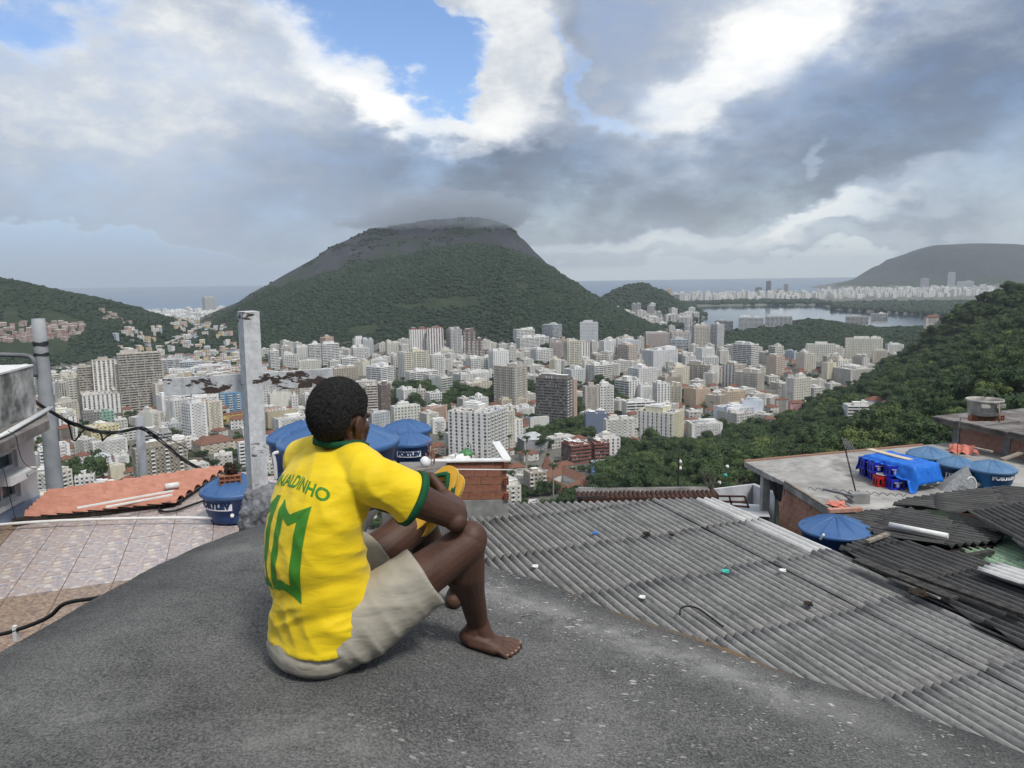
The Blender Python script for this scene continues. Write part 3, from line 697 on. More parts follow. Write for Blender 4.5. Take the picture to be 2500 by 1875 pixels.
S(1369, 1395, 1445, 1091, 1136, 'band', 'glass', (.24, .085, .065), 'red brick banded building with grey flat roof, front wing')
S(1440, 1452, 1489, 1085, 1128, 'band', 'few', (.24, .085, .065), 'red brick banded building with grey flat roof, rear wing')
S(1443, 1447, 1483, 1128, 1162, 'band', 'grid', (.20, .36, .62), 'bright blue house with a white hipped metal roof', roof='metal', name='house', cat='house')
S(1262, 1280, 1340, 1076, 1106, 'few', 'few', (.38, .39, .40), 'grey mansion with a pale roof beside the palms', roof='metal', name='mansion', cat='house')
# --- right
S(1968, 1970, 2036, 841, 884, 'grid', 'few', (.74, .73, .66), 'long white block with rows of square windows, left of the two under the wooded hill', th=8)
S(2063, 2066, 2148, 827, 880, 'grid', 'few', (.74, .73, .64), 'long white block with rows of square windows, right of the two under the wooded hill', th=8)
S(2129, 2132, 2164, 857, 884, 'few', 'blank', (.66, .60, .52), 'small pinkish block at the right end of the long white blocks')
S(2162, 2168, 2203, 842, 862, 'few', 'few', W2, 'white house with an open terrace on the wooded slope', name='house', cat='house', dist=1500)
S(1944, 1965, 1991, 865, 909, 'grid', 'blank', (.66, .62, .54), 'cream tower with a blank side below the left long white block')
S(1917, 1940, 1946, 858, 886, 'few', 'grid', (.54, .62, .68), 'pale blue block left of the cream tower')
S(1871, 1895, 1915, 873, 917, 'balc', 'blank', (.62, .50, .40), 'peach balcony tower with a blank side right of the bright banded tower')
S(2033, 2078, 2134, 904, 939, 'few', 'grid', (.62, .61, .57), 'pale apartment block with a glazed stairwell at the forest edge')
S(1809, 1812, 1863, 979, 1026, 'blank', 'blank', (.66, .72, .80), 'blank bluish white walled building above the forest')
S(1750, 1800, 1841, 1012, 1040, 'balc', 'few', (.64, .63, .60), 'white and beige block with balconies at the forest edge')
S(2058, 2070, 2122, 992, 1025, 'band', 'few', (.74, .74, .72), 'white modern villa in the trees', name='villa', cat='house')
S(2112, 2122, 2160, 978, 1000, 'few', 'few', (.66, .70, .76), 'pale blue villa with red tiled roofs in the trees', roof='tile', name='villa', cat='house')
S(2155, 2160, 2203, 982, 998, 'few', 'few', (.66, .68, .72), 'white villa with red tiled roof at the end of the row in the trees', roof='tile', name='villa', cat='house')
S(1863, 1870, 1896, 1024, 1050, 'few', 'few', (.30, .40, .62), 'small blue house with orange roof in the trees', roof='tile', name='house', cat='house')
S(1998, 2003, 2037, 1030, 1048, 'few', 'few', W1, 'small white house with orange roof below the white villa', roof='tile', name='house', cat='house')
S(1924, 1930, 1965, 984, 1012, 'few', 'few', (.62, .38, .36), 'pink house with arches in the trees', roof='tile', name='house', cat='house')
S(1892, 1896, 1924, 976, 1006, 'few', 'few', (.5, .48, .46), 'grey house with red tiled roof beside the pink house', roof='tile', name='house', cat='house')
S(1936, 1940, 1985, 1018, 1034, 'few', 'few', (.56, .50, .40), 'beige house with a dark roof below the pink house', roof='tile', name='house', cat='house')
S(2085, 2090, 2108, 948, 960, 'few', 'few', W2, 'small orange roofed house between tree crowns, left of two', roof='tile', name='house', cat='house')
S(2118, 2122, 2160, 952, 966, 'few', 'few', (.6, .52, .42), 'beige house with brown roof between tree crowns, right of two', roof='tile', name='house', cat='house')
S(2063, 2066, 2116, 773, 792, 'band', 'few', (.56, .54, .53), 'low apartment block on top of the wooded hill, left of two', dist=1950)
S(2126, 2128, 2164, 767, 785, 'band', 'few', (.62, .63, .64), 'white apartment block on top of the wooded hill, right of two', dist=1950)
S(2257, 2262, 2294, 775, 790, 'few', 'few', (.66, .64, .62), 'white house with an orange roof high on the forest ridge', roof='tile', name='house', cat='house', dist=1060)
S(2003, 2006, 2022, 800, 808, 'few', 'few', W2, 'tiny white house on the wooded hill', name='house', cat='house', dist=1850)
# --- far landmarks
S(493, 500, 525, 727, 764, 'vert', 'vert', (.55, .56, .56), 'tall pale hotel tower near the sea', dist=3500, name='hotel_tower', cat='tower')
S(1869, 1871, 1882, 687, 724, 'vert', 'vert', (.16, .17, .19), 'dark slim tower across the lagoon', dist=5400, name='tower', cat='tower')
S(1841, 1844, 1860, 702, 726, 'grid', 'grid', (.22, .23, .26), 'dark broad tower across the lagoon', dist=5400, name='tower', cat='tower')
S(1912, 1914, 1924, 694, 724, 'grid', 'grid', (.34, .34, .36), 'grey slim tower across the lagoon', dist=5400, name='tower', cat='tower')
S(1896, 1898, 1909, 706, 726, 'grid', 'grid', (.40, .36, .36), 'brownish tower across the lagoon', dist=5400, name='tower', cat='tower')
S(2313, 2315, 2331, 666, 700, 'grid', 'grid', (.52, .54, .56), 'tallest pale tower at the foot of the misty peak', dist=5800, name='tower', cat='tower')
S(2335, 2337, 2376, 687, 708, 'grid', 'grid', (.60, .62, .64), 'wide pale slab at the foot of the misty peak', dist=5800, name='tower', cat='tower')
S(2246, 2248, 2266, 680, 704, 'grid', 'grid', (.50, .50, .52), 'squat pale tower left of the tallest one under the misty peak', dist=5800, name='tower', cat='tower')
S(1623, 1626, 1640, 706, 728, 'few', 'few', (.62, .52, .42), 'orange-white arch shaped tower beyond the small hill', dist=4000, name='tower', cat='tower')
S(1641, 1644, 1659, 720, 735, 'grid', 'grid', (.3, .3, .31), 'dark block beyond the small hill', dist=3900, name='tower', cat='tower')
S(1541, 1543, 1565, 742, 762, 'band', 'band', (.50, .5, .5), 'grey block at the foot of the small hill, left one', dist=2900, name='tower', cat='tower')
S(1578, 1581, 1599, 748, 774, 'band', 'band', (.54, .54, .54), 'grey block at the foot of the small hill, middle one', dist=2750, name='tower', cat='tower')
S(1599, 1602, 1615, 762, 782, 'band', 'band', (.58, .57, .56), 'pale block at the foot of the small hill, right one', dist=2650, name='tower', cat='tower')
NHAND = len(SPECS)
print('hand placed', NHAND)

# ---- the blocks between them
def ang_of(x, y): return 1250 + F*x/y
NEARF_OLD = [(1290, 1095), (1330, 1060), (1400, 1030), (1420, 960), (1470, 935), (1530, 960), (1530, 990), (1425, 1010), (1420, 1062), (1500, 1085), (1600, 1090), (1700, 1085), (1760, 1060), (1850, 1050), (1900, 1045), (2000, 1000), (2090, 965), (2120, 930), (2200, 880), (2350, 800), (2600, 800), (2600, 1300), (1300, 1300), (1500, 1170), (1400, 1160), (1380, 1140), (1500, 1120), (1480, 1085), (1360, 1080)]
NEARF = [(1290, 1095), (1330, 1060), (1400, 1030), (1420, 960), (1470, 935), (1530, 960), (1530, 990), (1425, 1010), (1420, 1062), (1500, 1085), (1600, 1090), (1700, 1085), (1760, 1060), (1850, 1050), (1900, 1056), (2000, 1052), (2090, 1030), (2120, 940), (2200, 880), (2350, 800), (2600, 800), (2600, 1300), (1480, 1300), (1475, 1215), (1530, 1165), (1530, 1120), (1495, 1075), (1360, 1076)]
def near_forest(px, py): return bool(in_poly(np.array([px]), np.array([py]), NEARF)[0])
def overlaps(x, y, r):
    return any((x-q[0])**2+(y-q[1])**2 < (r+q[2])**2*.50 for q in PLACED)
def covers(x0, x1, yt, yb, d, tol=.34):
    for q in PLACED[:NHAND]:
        if q[7] > d+4:
            ox = min(x1, q[4])-max(x0, q[3]); oy = min(yb, q[6])-max(yt, q[5])
            if ox > 1 and oy > tol*(q[6]-q[5]): return True
    return False
rf = random.Random(21)
fill = []
ADJ = ['worn', 'plain', 'clean', 'stained', 'slim', 'broad']
tries = 0
FILLMAX = 330
PAL = [W1, W2, W1, CR, (.70, .68, .6), (.62, .58, .5), PK, BE, GY, (.55, .58, .6), (.66, .62, .55), (.72, .7, .62), (.50, .46, .42), (.58, .42, .34)]
def try_fill(px, d, wpx=None, hf=None, low=.3):
    x = (px-1250)/F*d; y = d
    h_here = float(land_h(np.array([x]), np.array([y]))[0])
    if h_here < PLAIN-1 or h_here > PLAIN+2.5: return False
    ppx, ppy = px_of((x, y, PLAIN))
    if near_forest(ppx, ppy): return False
    house = rf.random() < low
    wa = rf.uniform(9, 15) if house else rf.uniform(11, 30); wb = rf.uniform(8, 13) if house else rf.uniform(11, 20)
    H = rf.uniform(4, 8) if house else 3.1*rf.choice([3, 4, 4, 5, 5, 6, 7, 8, 9, 10, 11])*(hf or 1)
    r = math.hypot(wa, wb)/2
    azv = math.atan2(x, y); rot = math.radians(rf.choice([22, 30, 34, 58, 12])) - azv*.4
    cx = x - (math.cos(rot)*wa/2 - math.sin(rot)*wb/2); cy_ = y - (math.sin(rot)*wa/2 + math.cos(rot)*wb/2)
    if overlaps(x, y, r): return False
    k = F/d; x0, x1 = ppx-r*.8*k, ppx+r*.8*k; yt = px_of((x, y, PLAIN+H))[1]; 
    if covers(x0, x1, yt, ppy, d): return False
    PLACED.append((x, y, r, x0, x1, yt, ppy, d))
    fill.append((house, cx, cy_, wa, wb, H, rot, rf.choice(PAL), px, d, r*k*H))
    return True
for _ in range(9500):
    if len(fill) >= 840: break
    px = rf.uniform(60, 2260); d = 500 + 1650*rf.random()**1.35
    if px < 640 and d > 1250: continue
    try_fill(px, d, low=.45 if (px > 1650 and d > 800) or (px < 620 and d > 900) else .25)
print('fillers', len(fill), 'placed', len(PLACED))
fill.sort(key=lambda f: -f[10])
for s_ in SPECS:
    i, nm, x, y, z0, wa, wb, H, rot, sa, sb, color, label, cat, roof, fl, rise = s_[:17]
    building(nm, x, y, z0, wa, wb, H, rot, sa, sb, color, label, cat, None, roof, i, fl, rise)
def where(px, d):
    marks = [(100, 'behind the grey pole'), (230, 'below the concrete slab complex'), (350, 'behind the short grey pole'), (470, 'around the white slab tower'), (560, 'left of the white post'), (660, 'right of the white post'),
             (800, 'left of the seated head'), (920, 'right of the seated head'), (1060, 'behind the blue tanks'), (1160, 'around the big striped tower'), (1280, 'left of the dark grey tower'), (1400, 'right of the dark grey tower'),
             (1520, 'by the green corridor'), (1620, 'around the slim white tower'), (1740, 'around the finned beige blocks'), (1850, 'near the bright banded tower'), (1980, 'below the long white blocks'), (2150, 'at the forest edge on the right')]
    return min(marks, key=lambda q: abs(q[0]-px))[1]
def depth_word(d): return 'nearest' if d < 650 else 'near' if d < 800 else 'middle' if d < 1050 else 'farther' if d < 1400 else 'farthest'
seen = {}
NIND = 300 - NHAND if NHAND < 300 else 40
STL = ['grid', 'few', 'balc', 'balc3', 'few', 'band', 'strip', 'grid', 'few']
for j, f in enumerate(fill[:NIND]):
    house, cx, cy_, wa, wb, H, rot, colr, px, d, _ = f
    st = ('few', 'few') if house else (rf.choice(STL), rf.choice(STL+['blank']*4)); rf_ = 'flat'
    if house: rf_ = rf.choice(['tile', 'tile', 'flat', 'metal'])
    stn = {'grid': 'square windowed', 'balc': 'balconied', 'balc3': 'small-balconied', 'few': 'sparsely windowed', 'band': 'banded', 'strip': 'finned', 'fine': 'finely gridded'}[st[0]]
    rn = {'tile': 'red-brown tiled roof', 'flat': 'flat roof', 'metal': 'pale sheet roof'}[rf_]
    n_ = max(1, round(H/3.1))
    nw = ['one', 'two', 'three', 'four', 'five', 'six', 'seven', 'eight', 'nine', 'ten', 'eleven', 'twelve'][min(11, n_-1)]
    lab = f"{name_of(colr)} {stn} {nw}-storey {'house' if house else 'block'} with {rn} {where(px, d)}, {depth_word(d)} row"
    if lab in seen:
        seen[lab] += 1
        lab = lab.replace(' row', ' row, ' + ('slightly to the ' + ('right' if px > seen[lab+'_px'] else 'left')) + ' of its double') if seen[lab] == 2 else lab + ', ' + ['third', 'fourth', 'fifth', 'sixth', 'seventh'][min(4, seen[lab]-3)] + ' of its like'
    else: seen[lab] = 1; seen[lab+'_px'] = px
    for a_, b_ in ((' with flat roof', ''), (' with pale sheet roof', ' with sheet roof'), ('small-balconied', 'balconied'), (' red-brown tiled roof', ' tiled roof'), ('slightly ', ''), (' with tiled roof', ' tiled'), ('the ', '')):
        if len(lab.split()) > 16: lab = lab.replace(a_, b_)
    building('house' if house else 'apartment_building', cx, cy_, PLAIN, wa, wb, H, rot, st[0], st[1], colr, lab, 'house' if house else 'apartment building', 'mid-rise blocks and houses filling the valley', rf_, 1000+j)
# past three hundred: one mass
rest = MB()
for f in fill[NIND:]:
    house, cx, cy_, wa, wb, H, rot, colr, px, d, _ = f
    M = Matrix.Translation((cx, cy_, PLAIN)) @ Matrix.Rotation(rot, 4, 'Z')
    rest.box(.3, wa-.3, .3, wb-.3, 0, H-.1, GLASS, M)
    sh = MB(); facade(rest, sh, wa, H, M, STY['few' if house else rf.choice(['grid', 'few', 'balc'])], 3.1, rf)
    facade(rest, sh, wb, H-.01, M @ Matrix.Translation((0.002, wb, 0)) @ Matrix.Rotation(-math.pi/2, 4, 'Z'), STY['few'], 3.1, rf)
    if house:
        g_ = MB(); gable(g_, 0, wa, 0, wb, H+.01, 3, TILE); rest.add([M @ Vector(q) for q in g_.v], g_.f, TILE)
    else: rest.box(-.02, wa+.02, -.02, wb+.02, H+.002, H+.5, FROOF, M); rest.box(wa*.3, wa*.6, wb*.3, wb*.7, H+.6, H+3, WALL, M)
o = rest.build('low_city_blocks', CITY); o.color = (.66, .65, .60, 1); tag(o, kind='stuff')

# ---- far quarters, a few pixels a house
def mass(name, items, color):
    """items: (x, y, z0, w, dpt, H, rot, roofmat)"""
    mb = MB()
    for x, y, z0, w_, dp, H, rot, rm, fl_ in items:
        M = Matrix.Translation((x, y, z0)) @ Matrix.Rotation(rot, 4, 'Z')
        mb.box(-w_/2+.2, w_/2-.2, -dp/2+.2, dp/2-.2, -8, H-.1, GLASS, M)
        n = max(1, round(H/fl_)); f = H/n
        for i in range(n+1): mb.box(-w_/2, w_/2, -dp/2, dp/2, i*f-f*.36 if i else -8, min(H, i*f+f*.3), WALL, M)
        for k in range(3): mb.box(-w_/2-.05+k*w_*.42, -w_/2+w_*.15+k*w_*.42, -dp/2-.06, dp/2+.05, -8, H-.02, WALL, M)
        mb.box(-w_/2-.1, w_/2+.1, -dp/2-.1, dp/2+.1, H+.003, H+.6, rm, M)
        if H > 15: mb.box(-w_*.2, w_*.2, -dp*.2, dp*.25, H+.61, H+4, WALL, M)
    o = mb.build(name, CITY); o.color = (*color, 1); return tag(o, kind='stuff')
r2 = random.Random(5)
def quarter(n, pxr, dr, hr, wr, zf=None, roofs=(FROOF, TRIM), test=None, zj=0):
    out_ = []
    for _ in range(n*3):
        if len(out_) >= n: break
        d = dr[0] + (dr[1]-dr[0])*r2.random(); px = r2.uniform(*pxr); x = (px-1250)/F*d
        z = float(land_h(np.array([x]), np.array([d]))[0])
        if z < 0: continue
        if zf and not zf(z): continue
        if test and not test(px, d, z): continue
        H = r2.uniform(*hr)
        out_.append((x, d, z-.5+zj, r2.uniform(*wr), r2.uniform(wr[0], wr[0]*1.4), H, r2.uniform(-.5, .7), r2.choice(roofs), 3.2))
    return out_
copa = quarter(330, (320, 600), (2500, 3900), (10, 34), (14, 38), zf=lambda z: z < 20)
mass('seaside_quarter', copa, (.76, .77, .76))
for k_, c_ in enumerate(((.66, .62, .56), (.62, .46, .40), (.70, .69, .66), (.46, .54, .60), (.68, .58, .38))):
    mass('hillside_quarter', quarter(95, (280, 600), (1250, 2500), (5, 14), (7, 15), zf=lambda z: z < 60, roofs=(FROOF, TILE, TILE, TRIM, TRIM)), c_)
fav = quarter(210, (-60, 330), (1380, 1700), (4, 11), (7, 13), roofs=(FROOF, TILE, TRIM), test=lambda px, d, z: 30 < z < 120 and (vnoise(np.array([px*1.0]), np.array([d*.2]), 38)[0] > -.06) and 790 < px_of(((px-1250)/F*d, d, z))[1] < 836)
mass('brick_hillside_houses', fav, (.42, .32, .28))
fav2 = quarter(40, (200, 330), (1600, 1850), (4, 10), (7, 12), roofs=(FROOF, TILE), test=lambda px, d, z: 752 < px_of(((px-1250)/F*d, d, z))[1] < 790 and px > 255)
if fav2: mass('ridge_houses', fav2, (.48, .40, .36))
lag = quarter(420, (1590, 2420), (4700, 6100), (14, 48), (16, 40), zf=lambda z: z < 70)
mass('city_across_the_lagoon', lag, (.72, .71, .68))
lagn = quarter(60, (1470, 1760), (2300, 3100), (12, 34), (16, 34), zf=lambda z: z < 45)
mass('lagoon_end_quarter', lagn, (.60, .59, .56))
hil = quarter(46, (2150, 2400), (5800, 6400), (12, 36), (20, 60), zf=lambda z: z < 240)
mass('quarter_under_the_peak', hil, (.60, .61, .60))
farm = quarter(40, (1480, 1640), (3600, 4400), (18, 45), (16, 30), zf=lambda z: z < 30)
mass('blocks_beyond_small_hill', farm, (.62, .6, .56))
# the cemetery: pale terraces and a field of graves
cem = MB()
for _ in range(1500):
    px = r2.uniform(-20, 320); py = r2.uniform(866, 925)
    if py > 905 and not 115 < px < 290: continue
    v = ptz(px, py, PLAIN-CAMZ); M = Matrix.Translation((v.x, v.y, PLAIN)) @ Matrix.Rotation(.3, 4, 'Z')
    w_ = r2.uniform(1.2, 2.6); cem.box(-w_, w_, -w_*.6, w_*.6, 0, r2.uniform(.8, 2.6), TRIM if r2.random() < .8 else FROOF, M)
tag(cem.build('graves', CITY), kind='stuff')
for k, (y0, x1, hh) in enumerate(((866, 310, 4), (880, 290, 4), (893, 210, 5))):
    t_ = MB(); a = ptz(-40, y0, PLAIN-CAMZ); b_ = ptz(x1, y0-4, PLAIN-CAMZ)
    for j in range(12): 
        p0 = a.lerp(b_, j/12); p1 = a.lerp(b_, (j+.93)/12); t_.beam((p0.x, p0.y, PLAIN+hh/2), (p1.x, p1.y, PLAIN+hh/2), 26, hh-(j % 3)*.6, TRIM)
    tag(t_.build('burial_terrace', CITY), ['rearmost', 'middle', 'front'][k]+' long white burial terrace of the cemetery under the left hill', 'cemetery terrace')
# streets
M_asph = speckled('asphalt', (.045, .045, .047), (.075, .075, .075), .2)
st_ = MB()
for a, b_, w_ in (((150, 1180), (235, 1060), 13), ((235, 1060), (330, 1010), 12), ((560, 1052), (640, 1100), 12), ((640, 1050), (1030, 1010), 11), ((900, 1090), (1250, 1100), 11), ((1060, 990), (1300, 890), 10), ((1300, 1120), (1420, 1000), 9), ((1640, 960), (1900, 920), 9), ((1500, 930), (1560, 870), 9)):
    p0 = ptz(*a, PLAIN-CAMZ); p1 = ptz(*b_, PLAIN-CAMZ); d = (p1-p0); n = Vector((-d.y, d.x, 0)).normalized()*w_/2
    st_.add([(q.x, q.y, PLAIN+.05) for q in (p0-n, p1-n, p1+n, p0+n)], [(3, 2, 1, 0)] if n.x*d.y > 0 else [(0, 1, 2, 3)])
tag(st_.build('streets', M_asph), kind='structure')
# ================================================================== TREES
def leafmat(name, c0, c1, c2, sc=.35, palf=.7):
    def fn(t, b):
        oi = t.node('ShaderNodeObjectInfo').outputs['Random']; g = t.node('ShaderNodeNewGeometry').outputs['Position']
        n = t.noise(g, sc, 3, .6); n2 = t.noise(g, .012, 3, .6)
        oi = t.mr(oi, .1, .9); c = t.mix(oi, c0, c1); c = t.mix(t.m('MULTIPLY', t.mr(n, .42, .70), .7), c, c2)
        c = t.mix(t.mr(n2, .40, .62, 0, .45), c, t.mix(.5, c0, c0))
        pal = t.mr(t.m('FRACT', t.m('MULTIPLY', oi, 7.31)), .86, .95); c = t.mix(t.m('MULTIPLY', pal, palf), c, (c2[0]*1.25, c2[1]*1.15, c2[2]))
        t.put(b.inputs['Base Color'], c)
        b.inputs['Roughness'].default_value = .6
    return mat(name, fn, rough=.6, spec=.15)
M_leaf = leafmat('foliage', (.022, .044, .018), (.058, .092, .034), (.095, .135, .045))
M_leaffar = leafmat('foliage_far', (.013, .026, .014), (.023, .040, .020), (.034, .052, .026), .12, .35)
M_bark = speckled('bark', (.06, .05, .04), (.14, .12, .10), 3.0)
def lump_crown(seed, sub=2):
    bm = bmesh.new(); bmesh.ops.create_icosphere(bm, subdivisions=sub, radius=1.0)
    for v in bm.verts:
        n = noise.noise(v.co*1.6+Vector((seed*9.1, 0, 0)))*.5 + noise.noise(v.co*4+Vector((0, seed*5.3, 0)))*.32
        v.co *= 1+n*.85; v.co.z = v.co.z*.72 + .25
    me = bpy.data.meshes.new('canopy'); bm.to_mesh(me); bm.free(); me.materials.append(M_leaffar)
    return me
def leaf_crown(seed, nleaf=2600, leaf=.052, R=1.0, squash=.68, mt=None):
    """unit crown: clusters of leaf tufts over an uneven volume; z from ~0.0 to ~1.6"""
    r = random.Random(seed); cl = []
    for _ in range(r.randint(11, 16)):
        a = r.uniform(0, 6.283); q = r.random()**.6*.72; z = r.uniform(-.25, .75)*(1-q*.5)
        cl.append((Vector((math.cos(a)*q, math.sin(a)*q, z*squash+.55)), r.uniform(.24, .46)))
    vs = []; fs = []
    for i in range(nleaf):
        c, cr = cl[i % len(cl)]
        d = Vector((r.gauss(0, 1), r.gauss(0, 1), r.gauss(.25, .9))).normalized()
        p_ = c + Vector((d.x, d.y, d.z*.8))*cr*(1-.35*r.random()**2)
        n = (d + Vector((r.uniform(-.7, .7), r.uniform(-.7, .7), r.uniform(-.3, .9)))).normalized()
        u_ = n.orthogonal().normalized(); u_.rotate(Matrix.Rotation(r.uniform(0, 6.28), 3, n)); v_ = n.cross(u_)
        s_ = leaf*r.uniform(.6, 1.35)
        o = len(vs); vs += [p_-u_*s_, p_-v_*s_*.6+n*s_*.2, p_+u_*s_, p_+v_*s_*.6-n*s_*.15]; fs.append((o, o+1, o+2, o+3))
    for c, cr in cl:                                       # dark wood-and-leaf hearts so the sky shows only at the edges
        bm = bmesh.new(); bmesh.ops.create_icosphere(bm, subdivisions=1, radius=cr*.72)
        o = len(vs)
        for v in bm.verts: vs.append(c + Vector((v.co.x, v.co.y, v.co.z*.8))*(1+.3*noise.noise(v.co*5+c*3)))
        for f in bm.faces: fs.append(tuple(o+q.index for q in f.verts))
        bm.free()
    me = bpy.data.meshes.new('crown'); me.from_pydata([tuple(v) for v in vs], [], fs); me.materials.append(mt or M_leaf); me.update()
    return me
def tree_trunk(seed, h=1.0):
    r = random.Random(seed+50); mb = MB()
    top = Vector((r.uniform(-.06, .06), r.uniform(-.06, .06), .62))
    mb.tube([(0, 0, -.6), (.02, .01, .1), top*.6+Vector((.02, 0, 0)), top], [.06, .05, .04, .025], 7)
    for k in range(4):
        a = k*1.6+r.random(); mb.tube([top*.55, top*.8+Vector((math.cos(a)*.2, math.sin(a)*.2, .1)), top+Vector((math.cos(a)*.45, math.sin(a)*.45, .18))], [.03, .02, .01], 5)
    return mb.mesh('trunk', M_bark)
CANOPY = [link('canopy_source', lump_crown(k)) for k in range(4)]
LEAFY = [leaf_crown(k) for k in range(6)]; TRUNKS = [tree_trunk(k) for k in range(3)]
LEAFSRC = [link('leafy_source', q) for q in LEAFY[:4]]
srccol = bpy.data.collections.new('sources')
for o in CANOPY+LEAFSRC: COL.objects.unlink(o); srccol.objects.link(o)       # never linked to the scene: only instanced

def scatter(name, pts, sc, sources, zs=1.0):
    """one stuff object: instances of the sources on points"""
    me = bpy.data.meshes.new(name); me.from_pydata([tuple(q) for q in pts], [], [])
    for nm, data in (('sc', sc), ('rz', [r2.uniform(0, 6.28) for _ in pts])):
        a = me.attributes.new(nm, 'FLOAT', 'POINT'); a.data.foreach_set('value', list(data))
    a = me.attributes.new('kd', 'INT', 'POINT'); a.data.foreach_set('value', [r2.randrange(len(sources)) for _ in pts])
    o = link(name, me)
    ng = bpy.data.node_groups.new(name+'_nodes', 'GeometryNodeTree')
    ng.interface.new_socket('Geometry', in_out='INPUT', socket_type='NodeSocketGeometry'); ng.interface.new_socket('Geometry', in_out='OUTPUT', socket_type='NodeSocketGeometry')
    N = ng.nodes; L = ng.links; gi = N.new('NodeGroupInput'); go = N.new('NodeGroupOutput'); jn = N.new('GeometryNodeJoinGeometry')
    mp = N.new('GeometryNodeMeshToPoints'); L.new(gi.outputs[0], mp.inputs[0])
    def attr(nm, ty): n = N.new('GeometryNodeInputNamedAttribute'); n.data_type = ty; n.inputs[0].default_value = nm; return n.outputs[0]
    kd = attr('kd', 'INT'); s_ = attr('sc', 'FLOAT'); rz = attr('rz', 'FLOAT')
    rc = N.new('ShaderNodeCombineXYZ'); L.new(rz, rc.inputs[2]); er = N.new('FunctionNodeEulerToRotation'); L.new(rc.outputs[0], er.inputs[0])
    scv = N.new('ShaderNodeCombineXYZ'); mz = N.new('ShaderNodeMath'); mz.operation = 'MULTIPLY'; mz.inputs[1].default_value = zs
    L.new(s_, mz.inputs[0]); L.new(s_, scv.inputs[0]); L.new(s_, scv.inputs[1]); L.new(mz.outputs[0], scv.inputs[2])
    for k, src in enumerate(sources):
        oi = N.new('GeometryNodeObjectInfo'); oi.inputs[0].default_value = src; oi.inputs[1].default_value = True
        cmp_ = N.new('FunctionNodeCompare'); cmp_.data_type = 'INT'; cmp_.operation = 'EQUAL'; L.new(kd, cmp_.inputs[2]); cmp_.inputs[3].default_value = k
        ip = N.new('GeometryNodeInstanceOnPoints'); L.new(mp.outputs[0], ip.inputs[0]); L.new(cmp_.outputs[0], ip.inputs[1]); L.new(oi.outputs['Geometry'], ip.inputs[2])
        L.new(er.outputs[0], ip.inputs[5]); L.new(scv.outputs[0], ip.inputs[6]); L.new(ip.outputs[0], jn.inputs[0])
    L.new(jn.outputs[0], go.inputs[0])
    md = o.modifiers.new('scatter', 'NODES'); md.node_group = ng
    return tag(o, kind='stuff')

def field(x0, x1, y0, y1, step, r_=rng):
    nx = int((x1-x0)/step); ny = int((y1-y0)/step)
    X, Y = np.meshgrid(x0+step*(np.arange(nx)+.5), y0+step*(np.arange(ny)+.5))
    X = X.ravel() + r_.uniform(-.42, .42, X.size)*step; Y = Y.ravel() + r_.uniform(-.42, .42, Y.size)*step
    return X, Y
def infrust(X, Y, m=.06): return (np.abs(X) < Y*(1250/F+m)+10)
# mountain forests
def hill_forest(name, key, step, size, test=None, zmin=14):
    c = np.array(HILLS[key][0]); wf, wb = HILLS[key][1:3]
    X, Y = field(c[:, 0].min()-wf, c[:, 0].max()+wf, c[:, 1].min()-wf, c[:, 1].max()+wb*.35, step)
    ok = infrust(X, Y); X, Y = X[ok], Y[ok]
    Z = land_h(X, Y); own = crest_h(X, Y, *HILLS[key]); others = np.maximum.reduce([crest_h(X, Y, *HILLS[q]) for q in HILLS if q != key]); others = np.maximum(others, near_h(X, Y))
    ok = (Z > zmin) & (own+1 >= others)
    if test is not None: ok &= test(X, Y, Z)
    # hidden behind its own ridge: leave out
    X, Y, Z = X[ok], Y[ok], Z[ok]
    s_ = size*rng.uniform(.65, 1.3, X.size)*np.where(rng.random(X.size) < .06, 1.35, 1)
    print(name, len(X))
    scatter(name, np.c_[X, Y, Z-size*.15], s_, CANOPY, 1.0)
def not_rock(X, Y, Z):
    k = CAMZ; vx, vy, vz = X, Y, Z-k; kk = vy*_f.y+vz*_f.z; a = 1250+F*(vx*_R.x+vy*_R.y+vz*_R.z)/kk; b = 937.5-F*(vx*_U.x+vy*_U.y+vz*_U.z)/kk; n_ = vnoise(X, Y, 25)*1.4
    return ~(((((a-1075)/95)**2+((b-737+(a-1075)*.08)/13)**2) < 1+n_*1.3) | ((((a-890)/40)**2+((b-803)/15)**2) < 1+n_*1.3) | ((((a-1275)/16)**2+((b-697)/9)**2) < 1+n_))
hill_forest('forest_on_the_front_hill', 'B', 8.6, 5.7, not_rock)
hill_forest('forest_on_the_left_hill', 'C', 8.6, 5.6, lambda X, Y, Z: ~((Z > 30) & (Z < 120) & (vnoise(1250+F*X/Y, Y*.2, 38) > -.02) & (Y < 1720)) | (Z < 30))
hill_forest('forest_on_the_small_hill', 'D', 15, 10.5, zmin=11)
hill_forest('forest_on_the_wooded_hill', 'H', 9.5, 6.6, zmin=10)
hill_forest('scrub_on_the_granite_mountain', 'A', 12, 5.0, lambda X, Y, Z: (vnoise(X, Y, 90)+vnoise(X, Y, 30)*.8+vnoise(X, Y, 12)*.5 > np.where(Z > 330, .15, .34)), zmin=30)
